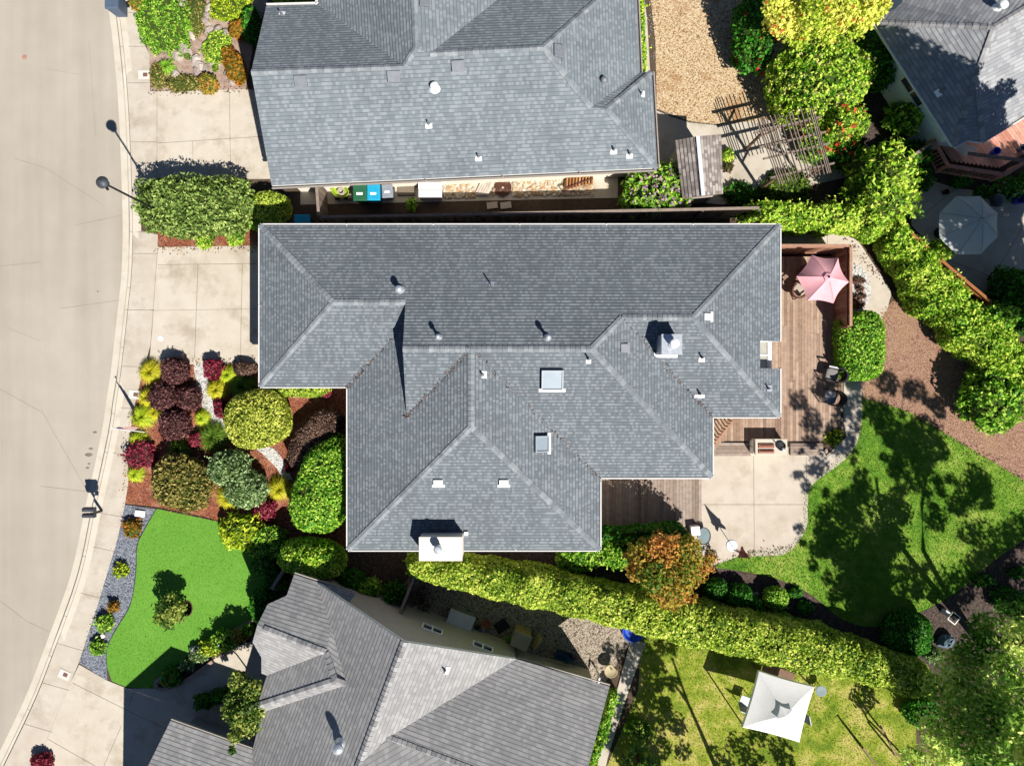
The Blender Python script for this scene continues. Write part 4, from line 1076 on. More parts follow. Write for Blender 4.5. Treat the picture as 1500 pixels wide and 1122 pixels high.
# ------------------------------------------------------------------ house to the north
def VP(px, py, z): return W(px, py, z)
q = dict(SW=VP(398, 272, EZ), SE=VP(962, 246, EZ), WR=VP(368, 106, 4.8), NW=VP(390, 10, EZ), NI=VP(467, 8, EZ), NIb=VP(463, -80, EZ), R1=VP(592, 98, 4.82), R2=VP(609, 70, 5.2), R2b=VP(604, -80, 5.2),
         R3=VP(630, 79, 5.0), R4=VP(796, 70, 5.0), VL=VP(790, -48, EZ), NE=VP(930, -48, EZ), R5=VP(866, 158, 3.95), R6=VP(889, 160, 3.88), E1=VP(937, 107, EZ), E2=VP(954, 106, EZ), VLb=VP(790, -90, EZ))
FN = [[q['SW'], q['SE'], q['R6'], q['R5'], q['R4'], q['R3'], q['R2'], q['R1'], q['WR']], [q['WR'], q['R1'], q['NI'], q['NW']], [q['NI'], q['R1'], q['R2'], q['R2b'], q['NIb']],
      [q['R2'], q['R3'], q['VL'], q['VLb'], q['R2b']], [q['R3'], q['R4'], q['NE'], q['VL']], [q['R4'], q['R5'], q['E1'], q['NE']], [q['R5'], q['R6'], q['E2'], q['E1']], [q['R6'], q['SE'], q['E2']]]
reg_roof('north', FN)
north = thing('house', 'house at the top with pale blue grey roof and a row of dark box vents', 'house', tuple(W(680, 120, 0)))
rf = MB()
for f in FN: shingled(rf, f, 0.018, 0.15)
ol = [q['SW'], q['SE'], q['E2'], q['E1'], q['NE'], q['VL'], q['VLb'], q['R2b'], q['NIb'], q['NI'], q['NW']]
rf.prism([(p.x, p.y) for p in ol], EZ - 0.16, EZ - 0.03, 1)
rf.face([q['NW'], q['SW'], q['WR']], 1)
nroof = rf.build('roof', [M['shingle_n'], M['white']], north)
caps(nroof, 'ridge_cap', [(q['WR'], q['R1'], 'ridge'), (q['R1'], q['R2'], 'hip'), (q['R2'], q['R2b'], 'ridge'), (q['R3'], q['R4'], 'ridge'), (q['R4'], q['NE'], 'hip'), (q['R4'], q['R5'], 'hip'), (q['R6'], q['E2'], 'hip'), (q['R6'], q['SE'], 'hip')], 0.5, step=0.26)
gutter(nroof, [(q['SW'], q['SE']), (q['SE'], q['E2']), (q['E1'], q['NE'])], 'darkgutter'); gutter(nroof, [(q['NI'], q['NW']), (q['NIb'], q['NI'])], 'gutter')
wl = MB(); cc = W(665, 120, 0)
def inset(poly, d):
    n = len(poly); out = []
    ar = sum(poly[i][0] * poly[(i + 1) % n][1] - poly[(i + 1) % n][0] * poly[i][1] for i in range(n)); sg = 1 if ar > 0 else -1
    for i in range(n):
        a, b, c = Vector(poly[i - 1]), Vector(poly[i]), Vector(poly[(i + 1) % n]); d1 = (b - a).normalized(); d2 = (c - b).normalized()
        n1 = Vector((-d1.y, d1.x)) * sg; n2 = Vector((-d2.y, d2.x)) * sg; bi = (n1 + n2); bi = bi / max(0.3, bi.dot(n1)); out.append((b.x + bi.x * d, b.y + bi.y * d))
    return out
wl.prism(inset([(p.x, p.y) for p in [q['SW'], q['SE'], q['E2'], VP(937, 107, EZ), q['NE'], q['VLb'], q['NIb'], q['NI'], q['NW']]], 0.45), -0.01, EZ - 0.17); wl.build('wall', M['stucco'], north)
for px, py in ((441, 119), (577, 112), (671, 97)): vent_box(north, 'north', px, py, 0.5, 0.42, 0.14)
vent_box(north, 'north', 817, 76, 0.5, 0.42, 0.14); vent_box(north, 'north', 620, 3, 0.4, 0.36, 0.14)
vent_cap(north, 'north', 884, 119, 0.2, 0.1, 'vent'); vent_cap(north, 'north', 637, 130, 0.3, 0.12, 'white')
for px, py in ((628, 182), (701, 230), (939, 138), (899, 220), (922, 226), (413, 22)): vent_pipe(north, 'north', px, py, 0.28, 0.035, 0.26, 0.18, 'white', -0.08)

# ------------------------------------------------------------------ house to the south
PK = VP(592, 940, 5.5); RE = VP(525, 1121, 5.5); RE2 = VP(484, 1232, 5.5); LF = VP(465, 854, 2.87); RT = VP(756, 965, 2.85)
pF = (PK, RE, LF); pH = (PK, RE, RT)
onF = lambda x, y: plane_z(x, y, pF)
up_ = Vector((0, 0, 0.42)); pD = tuple(q_ + up_ for q_ in pF); onD = lambda x, y: plane_z(x, y, pD)
A1, A2 = VP(431, 841, EZ), VP(521, 870, EZ)
W2 = onD(477, 956); W3 = onD(490, 997); F1 = onF(507, 1003); pA = (A1, A2, W2); onA = lambda x, y: plane_z(x, y, pA)
A3, A4, A5, W1 = onA(420, 872), onA(392, 885), onA(377, 915), onA(386, 921)
D1 = onD(391, 989); D2 = onD(378, 1030); E1_ = onD(376, 1034); F2 = onF(390, 1041); F3 = onF(387, 1031)
pC = (W1, W2, D1); C1, C2, C3 = [plane_z(x, y, pC) for x, y in ((370, 940), (383, 963), (383, 986))]
I1 = VP(757, 966, EZ); I2 = VP(893, 1005, EZ); I3 = VP(567, 1081, 5.05); I4 = VP(845, 1185, 5.05)
hidA = onF(485, 917)
FS = [[A1, A2, hidA, W2, W1, A5, A4, A3], [], [PK, RE, I3, RT], [W1, W2, D1, C3, C2, C1], [W2, W3, E1_, D2, D1], [W3, F1, F2, E1_], [RT, I2, I4, I3],
      [I3, I4, VP(800, 1300, 2.8), RE2, RE], [], [W2, hidA, F1, W3], [W1, C1, A5]]
FS[1] = [PK, LF, F1, F2, F3, onF(370, 1098), onF(335, 1236), RE2, RE]
gP = VP(174, 1207, 4.6); ga, gb = VP(250, 1055, EZ), onF(370, 1098); ge = Vector((gb.x - ga.x, gb.y - ga.y, 0)); gb.z = EZ; gR = gP + ge * 1.5
FS[8] = [ga, gb, gR, gP]
FS.append([gP, gR, VP(385, 1390, EZ), VP(175, 1308, EZ)])
reg_roof('south', FS)
south = thing('house', 'neighbouring house at the bottom with a steep mid grey gabled roof turned at an angle', 'house', tuple(W(600, 1050, 0)))
rf = MB()
for f in FS: shingled(rf, f, 0.006, 0.165)
e1 = Vector((266.1, -100.9, 0)).normalized(); e2 = Vector((-e1.y, e1.x, 0)) * -1.0     # along the gable wall; back into the house
# gable end boards and soffits under the overhangs
for a, b in ((LF, PK), (PK, RT)):
    rf.face([a - Vector((0, 0, .03)), b - Vector((0, 0, .03)), b - Vector((0, 0, .19)), a - Vector((0, 0, .19))], 1)
    rf.face([a - Vector((0, 0, .19)), b - Vector((0, 0, .19)), b + e2 * 0.5 - Vector((0, 0, .19)), a + e2 * 0.5 - Vector((0, 0, .19))], 1)
sroof = rf.build('roof', [M['shingle_s'], M['white']], south)
caps(sroof, 'ridge_cap', [(PK, RE, 'ridge'), (RE, RE2, 'ridge'), (W1, W2, 'ridge'), (W2, W3, 'ridge'), (E1_, W3, 'hip'), (W3, F1, 'ridge'), (I3, I4, 'ridge')], 0.6, step=0.2, wd=0.13, mat='cap_s')
gutter(sroof, [(A2, A1), (I2, I1), (VP(370, 1098, EZ), VP(250, 1055, EZ))], 'darkgutter', 0.06); gutter(sroof, [(D2, D1), (VP(370, 1098, EZ), F3)][:1], 'gutter', 0.1)
wl = MB(); ov = 0.38
Lg = Vector((LF.x, LF.y, 0)) + e2 * ov + e1 * 0.25; Rg = Vector((RT.x, RT.y, 0)) + e2 * ov + e1 * 0.1; Pg = Vector((PK.x, PK.y, 0)) + e2 * ov
zz = lambda p, z: Vector((p.x, p.y, z))
bk = e2 * 12
wl.hexa([zz(Lg, -.01) + bk, zz(Rg, -.01) + bk, zz(Rg, -.01), zz(Lg, -.01)], [zz(Lg, 2.62) + bk, zz(Rg, 2.62) + bk, zz(Rg, 2.62), zz(Lg, 2.62)])
wl.face([zz(Lg, 2.622), zz(Rg, 2.622), zz(Pg, PK.z - .22)])
I1g = Vector((I1.x, I1.y, 0)) + e2 * 0.55; I2g = Vector((I2.x, I2.y, 0)) + e2 * 0.55 - e1 * 0.4
wl.hexa([zz(I1g, -.01) + e2 * 9, zz(I2g, -.01) + e2 * 9, zz(I2g, -.01), zz(I1g, -.01)], [zz(I1g, 2.58) + e2 * 9, zz(I2g, 2.58) + e2 * 9, zz(I2g, 2.58), zz(I1g, 2.58)])
A1g = Vector((A1.x, A1.y, 0)) + e2 * 0.45 + e1 * 0.4; A2g = Vector((A2.x, A2.y, 0)) + e2 * 0.45 - e1 * 0.3
wl.hexa([zz(A1g, -.01) + e2 * 4, zz(A2g, -.01) + e2 * 4, zz(A2g, -.01), zz(A1g, -.01)], [zz(A1g, 2.56) + e2 * 4, zz(A2g, 2.56) + e2 * 4, zz(A2g, 2.56), zz(A1g, 2.56)])
G1 = VP(262, 1078, 0); wl.prism([(W(286, 1050, 0).x, W(286, 1050, 0).y), (W(395, 1090, 0).x, W(395, 1090, 0).y), (W(360, 1280, 0).x, W(360, 1280, 0).y), (W(240, 1236, 0).x, W(240, 1236, 0).y)], -.01, 2.5)
wl.build('wall', M['greystucco'], south)
pw = (Lg, Rg, Lg + Vector((0, 0, 1)))
for px, py, ww, hh in ((633, 922, 0.95, 0.62), (707, 948, 0.95, 0.62)):
    c = plane_z(px, py, pw); wall_window(south, c, e1, -e2, ww, hh)
vent_pipe(south, 'south', 652, 981, 0.3, 0.035, 0.3, 0.2, 'white', -0.08); 
p, n = on_roof(499, 1088, 'south'); k = MB(); k.tube([p - Vector((0, 0, .1)), p + Vector((0, 0, .45))], 0.12, 14); k.lathe([(0.24, .02), (.13, .2)], p, 14); o = k.build('roof_vent', M['galv'], south, smooth=True)
k = MB(); k.lathe([(0.19, .40), (.2, .52), (.12, .6), (0, .63)], p, 16); k.build('vent_cap', M['galv'], o, smooth=True)

# ------------------------------------------------------------------ house to the north east
a0, a1, a2, a3, a4 = VP(1282, 33, EZ), VP(1398, 213, EZ), VP(1418, 203, EZ), VP(1440, 206, EZ), VP(1620, 96, EZ)
b0, b1 = VP(1457, 40, 4.75), VP(1431, 111, 3.95); b2 = VP(1620, -60, 5.2); c0_, c1_ = VP(1322, 5, EZ), VP(1321, -60, EZ)
FE = [[a0, a1, b1, b0], [a1, a2, a3, b1], [b0, b1, a3, a4, b2], [a0, b0, b2, c1_, c0_]]
reg_roof('east', FE)
east = thing('house', 'white walled house at the top right corner with a grey roof half in tree shade', 'house', tuple(W(1430, 100, 0)))
rf = MB()
for f in FE: shingled(rf, f, 0.012, 0.16)
rf.prism([(p.x, p.y) for p in (a0, a1, a2, a3, a4, b2, c1_, c0_)], EZ - .16, EZ - .03, 1)
eroof = rf.build('roof', [M['shingle_e'], M['white']], east)
caps(eroof, 'ridge_cap', [(a0, b0, 'hip'), (b0, b2, 'ridge'), (b1, b0, 'hip'), (b1, a3, 'hip'), (b1, a1, 'hip')], 0.45, step=0.25, mat='cap_s')
gutter(eroof, [(a0, a1), (a1, a2), (a2, a3), (a3, a4)], 'gutter', 0.09)
wl = MB(); wl.prism(inset([(p.x, p.y) for p in (a0, a1, a2, a3, a4, b2, c1_, c0_)], 0.38), -.01, EZ - .17); wl.build('wall', M['whitewall'], east)
d_ = (a1 - a0).normalized(); nrm = Vector((d_.y, -d_.x, 0)); nrm = nrm if nrm.x < 0 else -nrm
wall_window(east, (a0 + d_ * 3.25 - nrm * 0.37).xy.to_3d() + Vector((0, 0, 1.95)), d_, nrm, 1.5, 0.8, 2)
vent_cap(east, 'east', 1460, 15, 0.45, 0.13, 'white'); vent_pipe(east, 'east', 1377, 135, 0.3, 0.035, 0.3, 0.2, 'white', -0.08)

def roof_litter(parent, lines, n):
    F = Foliage()
    for a_, b_ in lines:
        u = rng.random((n, 1)) ** 1.5; P = np.array(a_) + (np.array(b_) - np.array(a_)) * u + rng.normal(size=(n, 3)) * np.array([.07, .07, .004]) + np.array([0, 0, .035])
        F.leaves(P, np.tile([0, 0, 1.0], (n, 1)), .045, 1.6, .3)
    F.build('valley_leaves', [M['lf_brown']], parent)['kind'] = 'stuff'
roof_litter(roof, [(V3(xs2, ys3, EZ), V3(xsr, yr, zm)), (V3(xgw, yb, zW), V3(xsr, yr, zm)), (V3(xsw, ygs, EZ), V3(xgw, yv, zW)), (V3(xe2, ye, EZ), V3(xna, yn, zn))], 150)

# ------------------------------------------------------------------ street
def street_lamp():
    b = W(250, 318, 0); hp = W(149, 267, 5.45)
    t = thing('street_lamp', 'tall black street lamp with a round head standing in the olive shrub by the road', 'street lamp', b)
    m = MB(); m.tube([b, (b.x, b.y, 0.9), (b.x + (hp.x - b.x) * .4, b.y + (hp.y - b.y) * .4, 3.0), (hp.x, hp.y, 5.3)], [0.075, 0.06, 0.045, 0.04], 12); m.build('pole', M['black'], t, smooth=True)
    m = MB(); m.lathe([(0.15, 0), (0.15, 0.1), (0.1, 0.3), (0.07, 0.5)], b, 14); m.build('base', M['black'], t, smooth=True)
    m = MB(); m.lathe([(0.06, -0.32), (0.16, -0.26), (0.2, -0.1), (0.24, -0.05), (0.23, 0.0), (0.13, 0.08), (0.06, 0.11), (0.06, 0.14), (0, 0.16)], (hp.x, hp.y, 5.45), 20); m.build('lamp_head', M['darkgrey'], t, smooth=True)
    d = (Vector((b.x, b.y, 0)) - Vector((hp.x, hp.y, 0))).normalized()
    m = MB(); m.box((hp.x + d.x * .26, hp.y + d.y * .26, 5.36), (0.16, 0.09, 0.08), math.atan2(d.y, d.x)); m.build('bracket', M['black'], t, bevel=0.01)
street_lamp()

def mailboxes():
    b = W(149, 748, 0.03)
    t = thing('mailbox_stand', 'pair of dark mailboxes side by side on one arm post at the kerb', 'mailboxes', b)
    m = MB(); m.beam(b, (b.x, b.y, 1.05), 0.09, 0.09); e = W(130, 752, 1.06); m.beam((b.x, b.y, 1.02), (e.x, e.y, 1.02), 0.08, 0.07); m.build('post', M['black'], t)
    for yy in (746.2, 754.8):
        c = W(131, yy, 1.2); k = MB(); L, r = 0.5, 0.095; prof = []
        for j in range(9):
            a = math.pi * j / 8; prof.append((math.cos(a) * r, 0.1 + math.sin(a) * r))
        prof = [(r, -0.09)] + prof + [(-r, -0.09)]
        A_ = [(c.x - L / 2, c.y + y, 1.17 + z) for y, z in prof]; B_ = [(c.x + L / 2, c.y + y, 1.17 + z) for y, z in prof]
        k.face(A_); k.face(B_[::-1])
        for j in range(len(prof)): j2 = (j + 1) % len(prof); k.face([A_[j], A_[j2], B_[j2], B_[j]])
        o = k.build('mailbox', M['darkgrey'], t, bevel=0.006)
        d = MB(); d.box((c.x - L / 2 - 0.012, c.y, 1.17), (0.02, 0.18, 0.17)); d.build('door', M['midgrey'], o)
        f = MB(); f.box((c.x - 0.08, c.y + 0.1, 1.26), (0.03, 0.012, 0.14)); f.build('flag', M['red'], o)
M['red'] = m_plain('red_paint', (0.45, 0.02, 0.025, 1), 0.5)
mailboxes()

def flag_pole():
    b = W(213, 633, 0.0); tp = W(164, 627, 2.75)
    t = thing('flagpole', 'white flagpole with a furled red white and blue flag leaning over the pavement', 'flagpole', b)
    m = MB(); m.tube([b, (tp.x, tp.y, 2.75)], 0.022, 10); m.lathe([(0.0, -0.02), (0.04, 0.02), (0.0, 0.06)], (tp.x, tp.y, 2.76), 10); m.build('pole', M['white'], t, smooth=True)
    bb = Vector(b); dv = Vector((tp.x, tp.y, 2.75)) - bb; sd = Vector((0.2, -1, 0)).normalized()
    k = MB(); cols = [0, 1] * 4; n = 14
    def fp(u, v):       # u along the pole from the top, v away from it
        p = bb + dv * (0.96 - 0.5 * u); wv = 0.05 * math.sin(v * 9 + u * 5)
        return p + Vector((0.08 * v, 0.05 * v * (0.4 + u) , -0.55 * v - 0.25 * u * v)) + sd * wv * .6
    for i in range(n):
        for j in range(8):
            u0, u1, v0, v1 = i / n, (i + 1) / n, j / 8, (j + 1) / 8
            mi = 2 if (u0 < 0.42 and v0 < 0.5) else (i % 2)
            k.face([fp(u0, v0), fp(u1, v0), fp(u1, v1), fp(u0, v1)], mi)
    k.build('flag', [M['red'], M['white'], m_plain('navy_cloth', (0.02, 0.03, 0.12, 1), 0.8)], t)
flag_pole()

def bin_top():
    c = W(163, 2, 1.0); b = (c.x, c.y, 0.0)
    t = thing('kerb_bin', 'dark blue grey wheeled bin at the kerb, cut by the top edge', 'bin', b)
    m = MB(); m.hexa([(c.x - .24, c.y - .26, .08), (c.x + .24, c.y - .26, .08), (c.x + .24, c.y + .3, .08), (c.x - .24, c.y + .3, .08)], [(c.x - .29, c.y - .3, .95), (c.x + .29, c.y - .3, .95), (c.x + .29, c.y + .34, .95), (c.x - .29, c.y + .34, .95)]); m.build('body', M['binblue'], t, bevel=.02)
    m = MB(); m.hexa([(c.x - .31, c.y - .34, .952), (c.x + .31, c.y - .34, .952), (c.x + .31, c.y + .36, .952), (c.x - .31, c.y + .36, .952)], [(c.x - .27, c.y - .3, 1.04), (c.x + .27, c.y - .3, 1.04), (c.x + .27, c.y + .32, 1.06), (c.x - .27, c.y + .32, 1.06)]); m.build('lid', M['binblue'], t, bevel=.015)
    for s in (-.27, .27):
        m = MB(); m.tube([(c.x + s - .03, c.y + .3, .12), (c.x + s + .03, c.y + .3, .12)], .12, 14); m.build('wheel', M['black'], t)
M['binblue'] = m_plain('blue_grey_plastic', A(96, 112, 134), 0.5)
bin_top()
# lids set in the paving
for px, py, lab, rot in ((211, 110, 'white square meter box set in the pavement beside the rock garden', 0.0), (197, 578, 'white meter box in the pavement beside yellow grass clumps', 0.12), (94, 988, 'white meter box in the pavement by the bottom driveway', 0.42)):
    c = W(px, py, 0.02); t = thing('meter_box', lab, 'meter box', (c.x, c.y, 0.014), 'meter boxes in the pavement')
    m = MB(); m.box((c.x, c.y, 0.022), (0.52, 0.4, 0.016), -rot); m.build('surround', M['kerbwhite'], t)
    m = MB(); m.box((c.x + .06, c.y, 0.034), (0.20, 0.17, 0.01), -rot); m.build('lid', M['rustlid'], t)
def lid(px, py, r, mat, name, label, cat, z):
    c = W(px, py, z); m = MB(); m.lathe([(r, 0.0), (r, 0.008), (r * 0.8, 0.010), (r * 0.78, 0.006), (r * .3, .007), (0.0, 0.007)], (c.x, c.y, z), 24); tag(m.build(name, M[mat], None, (c.x, c.y, z)), label, cat)
M['pinklid'] = m_plain('worn_orange_iron', A(200, 150, 128), 0.7)
lid(36, 84, 0.11, 'pinklid', 'manhole_cover', 'small round orange cover in the road surface near the top left', 'manhole cover', ZR + .002)
lid(235, 496, 0.14, 'ltgrey', 'cleanout_cover', 'pale round cover in the main driveway', 'drain cover', 0.018)
c = W(205, 752, .05); m = MB(); m.box((c.x, c.y, .06), (.46, .3, .09), -.12); tag(m.build('stepping_stone', M['white'], None, (c.x, c.y, .01), bevel=.04), 'flat white stone lying on the blue grey gravel', 'stone')
c = W(151, 931, .05); m = MB(); m.lathe([(.0, -.05), (.11, .0), (.1, .06), (.0, .09)], (c.x, c.y, .05), 9); tag(m.build('rock', M['stucco'], None, (c.x, c.y, .01)), 'small round cream rock between two gravel strip plants', 'stone')

# ------------------------------------------------------------------ fences
def ppx(px, py, z=0.0): p = W(px, py, z); return (p.x, p.y)
board_fence('fence', 'long weathered board fence in the shade between the two largest houses', 'fence', [ppx(470, 318, 1.8), ppx(700, 314, 1.8), ppx(1112, 305, 1.8)], 1.8)
board_fence('gate', 'pale weathered wooden gate closing the side yard by the bins', 'gate', [(ppx(478, 271)[0], ppx(478, 273)[1]), (ppx(482, 300)[0], W(470, 318, 1.8).y + .1)], 1.75, pw=1)
board_fence('fence', 'orange brown board fence showing through the vines by the shaded patio', 'fence', [ppx(1318, 328, 1.8), ppx(1350, 356, 1.8), ppx(1392, 393, 1.8), ppx(1452, 443, 1.8)], 1.8, 'orangefence')
board_fence('fence', 'dark fence panel leaning out of the shade beside the oval shrub', 'fence', [ppx(398, 862, 1.7), ppx(417, 832, 1.7)], 1.7)
board_fence('fence', 'grey board fence at the end of the gravel side yard below the main house', 'fence', [ppx(586, 897, 1.75), ppx(608, 842, 1.75)], 1.75)

# ------------------------------------------------------------------ deck behind the main house
DZ = 0.32
DL = [ppx(1138, 376, DZ), ppx(1226, 376, DZ), ppx(1226, 500, DZ), ppx(1234, 560, DZ), ppx(1233, 622, DZ), ppx(1210, 646, DZ), ppx(1060, 646, DZ), ppx(1040, 665, DZ), ppx(1000, 665, DZ), ppx(1000, 600, DZ), ppx(1080, 600, DZ), ppx(1080, 376, DZ)]
dk = thing('deck', 'long redwood deck with two steps along the back of the main house', 'deck', (W(1180, 500, 0).x, W(1180, 500, 0).y, 0))
boards('boards', DL, DZ, 'y', 0.135, 0.035, 'deck', dk, plank=3.6)
sk = MB(); sk.prism(inset(DL, 0.06), 0.0, DZ - 0.045); sk.build('frame', M['trunk'], dk)
for (xa_, xb_, ya_, yb_, zz_) in ((1030, 1098, 648, 662, 0.22), (1030, 1100, 657, 668, 0.12), (1158, 1206, 648, 658, 0.22), (1158, 1200, 657, 667, 0.12)):
    p, q_ = W(xa_, ya_, zz_), W(xb_, yb_, zz_); boards('step', [(p.x, q_.y), (q_.x, q_.y), (q_.x, p.y), (p.x, p.y)], zz_, 'x', 0.14, 0.11, 'greydeck', dk)
rl = MB(); tn = []          # the rail of the stair by the house corner
pa, pb_ = W(1044, 648, .5), W(1070, 616, .5)
for i in range(9):
    p = pa.lerp(pb_, i / 8); rl.box((p.x, p.y, .62), (.05, .05, .62), .7); tn += [random.random()] * 6
rl.beam((pa.x, pa.y, .95), (pb_.x, pb_.y, .95), .09, .04); tn += [.6] * 6
tone_attr(rl.build('handrail', M['redfence'], dk), tn)
scr = board_fence('privacy_screen', 'redwood board screen wrapping the deck corner behind the pink umbrella', 'screen', [ppx(1130, 360, 1.85), ppx(1246, 360, 1.85), ppx(1246, 478, 1.85)], 1.85, 'redfence', postev=3.0)
gp = [ppx(878, 690), ppx(1027, 690), ppx(1027, 778), ppx(878, 778)]
gdk = thing('deck', 'grey weathered deck of wide boards in the corner below the main house', 'deck', (gp[0][0], gp[0][1], 0))
boards('boards', [(p[0], p[1]) for p in gp], 0.16, 'y', 0.145, 0.035, 'greydeck', gdk)
sk = MB(); sk.prism(inset(gp, 0.05), 0.0, 0.12); sk.build('frame', M['trunk'], gdk)

def cushion(mb, c, sx, sy, sz, rot=0.0, m=0):
    """soft slab"""
    cs, sn = math.cos(rot), math.sin(rot)
    n = 8
    rows = []
    for zz_, sc_ in ((-.5, .9), (-.25, 1.0), (.2, 1.0), (.42, .93), (.5, .75)):
        ring = []
        for i in range(24):
            a = 2 * math.pi * i / 24; p = 5
            r = 1 / (abs(math.cos(a)) ** p + abs(math.sin(a)) ** p) ** (1 / p)
            x, y = math.cos(a) * r * sx / 2 * sc_, math.sin(a) * r * sy / 2 * sc_
            ring.append((c[0] + x * cs - y * sn, c[1] + x * sn + y * cs, c[2] + zz_ * sz))
        rows.append(ring)
    for i in range(4):
        for j in range(24): j2 = (j + 1) % 24; mb.face([rows[i][j], rows[i][j2], rows[i + 1][j2], rows[i + 1][j]], m)
    mb.face(rows[0][::-1], m); mb.face(rows[-1], m)

M['pinkcloth'] = m_plain('pink_canvas', A(252, 188, 196, .82), 0.9, var=0.06, scale=3)
M['greycloth'] = m_plain('pale_grey_canvas', A(232, 236, 232, .6), 0.9, var=0.05, scale=2)
M['whitecloth'] = m_plain('white_canvas', (0.8, 0.79, 0.77, 1), 0.9, var=0.03, scale=2)
for k_ in ('pinkcloth', 'greycloth', 'whitecloth'):
    t_ = M[k_].node_tree; b_ = t_.nodes['Principled BSDF']; tr_ = N(t_, 'ShaderNodeBsdfTranslucent'); cl = b_.inputs['Base Color'].links[0].from_socket; t_.links.new(cl, tr_.inputs[0])
    mx_ = N(t_, 'ShaderNodeMixShader', i_0=0.22); t_.links.new(b_.outputs[0], mx_.inputs[1]); t_.links.new(tr_.outputs[0], mx_.inputs[2]); t_.links.new(mx_.outputs[0], t_.nodes['Material Output'].inputs[0])
M['ribpink'] = m_plain('pink_seam', A(226, 150, 160), .8); M['ribgrey'] = m_plain('grey_seam', A(150, 156, 158), .8)
def parasol(name, label, px, py, rim_px, nseg, zt, zr, mat, base_z, a0, sag, tilt=0.0, vent=True, topoff=(0, 0)):
    c = W(px, py, zr); top = Vector((c.x + topoff[0], c.y + topoff[1], zt))
    t = thing(name, label, 'umbrella', (c.x + topoff[0], c.y + topoff[1], base_z))
    r = rim_px * (H - zr) / (H * PPM); m = MB(); n = 8
    rim = [Vector((c.x + math.cos(a0 + 2 * math.pi * i / nseg) * r, c.y + math.sin(a0 + 2 * math.pi * i / nseg) * r, zr)) for i in range(nseg)]
    for i in range(nseg):
        A_, B_ = rim[i], rim[(i + 1) % nseg]; prev = None
        for k in range(n + 1):
            u = k / n; row = []
            for j in range(7):
                v = j / 6; e = A_.lerp(B_, v); mid = 4 * v * (1 - v)
                e = e.lerp(Vector((c.x, c.y, zr)), sag * mid)
                p = top.lerp(e, 0.06 + 0.94 * u); p.z -= 0.035 * mid * u * 1.5; p.z += 0.10 * math.sin(math.pi * u) * 0.6
                row.append(p)
            if prev:
                for j in range(6): m.face([prev[j], row[j], row[j + 1], prev[j + 1]])
            prev = row
    for e in m.v: pass
    m.build('canopy', M[mat], t, smooth=True)
    k = MB(); k.tube([(top.x, top.y, base_z), (top.x, top.y, zt + .02)], .024, 10); k.build('pole', M['black'] if mat == 'pinkcloth' else M['midgrey'], t)
    k = MB(); k.lathe([(.28, 0.0), (.28, .05), (.06, .09), (.04, .3)], (top.x, top.y, base_z + .001), 20); k.build('base', M['black'], t, smooth=True)
    k = MB(); k.lathe([(.05, -.02), (.045, .03), (.02, .07), (0, .09)], (top.x, top.y, zt + .02), 12); k.build('finial', M['black'] if mat == 'pinkcloth' else M['midgrey'], t, smooth=True)
    for i in range(nseg):
        k = MB(); rp = []
        for q_ in range(n + 1): u = q_ / n; p = top.lerp(rim[i], 0.06 + 0.94 * u); rp.append(p + Vector((0, 0, .06 * math.sin(math.pi * u) + .002)))
        k.tube(rp, .007, 5); k.build('rib', M['ribpink'] if mat == 'pinkcloth' else M['ribgrey'], t)
    if vent:
        vr = MB(); rows = []
        for i in range(nseg):
            a, b = top.lerp(rim[i], .17), top.lerp(rim[(i + 1) % nseg], .17); vr.face([top + Vector((0, 0, .05)), a + Vector((0, 0, .07)), b + Vector((0, 0, .07))])
        vr.build('vent', M[mat], t)
    return t
parasol('patio_umbrella', 'pink six sided patio umbrella with scalloped edges over the redwood deck', 1205, 409, 39, 6, 2.95, 2.35, 'pinkcloth', DZ, R(-6), 0.085)
parasol('patio_umbrella', 'large pale grey octagonal umbrella over the shaded patio', 1419, 330, 46, 8, 3.0, 2.4, 'greycloth', 0.02, R(23), 0.0, vent=False, topoff=(.2, .15))

def club_chair(px, py, rot, label, metal='black', seatm='cane', base_z=DZ, round_back=True):
    c = W(px, py, base_z + .4); t = thing('patio_chair', label, 'chair', (c.x, c.y, base_z), 'chairs on the redwood deck')
    cs, sn = math.cos(rot), math.sin(rot)
    P = lambda x, y, z: (c.x + x * cs - y * sn, c.y + x * sn + y * cs, base_z + z)     # +x = the way the sitter looks
    m = MB(); cushion(m, P(.03, 0, .43), .54, .54, .1, rot); m.build('seat', M[seatm], t, smooth=True)
    b = MB()
    n = 12
    for i in range(n):
        a0_, a1_ = math.pi * .5 + math.pi * i / n, math.pi * .5 + math.pi * (i + 1) / n
        for r0, r1 in ((.29, .35),):
            q_ = lambda a, r, z: P(-.12 + math.cos(a) * r * (.95 + .25 * (z > .6)), math.sin(a) * r, z)
            b.hexa([q_(a0_, r0, .46), q_(a1_, r0, .46), q_(a1_, r1, .46), q_(a0_, r1, .46)], [q_(a0_, r0, .88), q_(a1_, r0, .88), q_(a1_, r1, .88), q_(a0_, r1, .88)])
    b.build('backrest', M[metal], t)
    for s in (-1, 1):
        k = MB(); k.beam(P(-.14, s * .32, .64), P(.3, s * .32, .62), .07, .03); k.build('armrest', M['whiteish'] if s < 0 and seatm == 'cane' else M[metal], t)
        k = MB(); k.beam(P(.27, s * .31, 0), P(.29, s * .32, .62), .035, .035); k.build('leg', M[metal], t)
        k = MB(); k.beam(P(-.34, s * .24, 0), P(-.26, s * .27, .5), .035, .035); k.build('leg', M[metal], t)
M['whiteish'] = m_plain('pale_metal', (0.55, 0.56, 0.58, 1), 0.4, 0.3)
M['browncane'] = m_plain('brown_wicker', A(110, 70, 56), 0.8, var=.3, scale=40)
M['beigecush'] = m_plain('beige_cushion', A(206, 194, 178), 0.9)
M['cane'] = m_plain('grey_slats', A(150, 146, 142), 0.7)
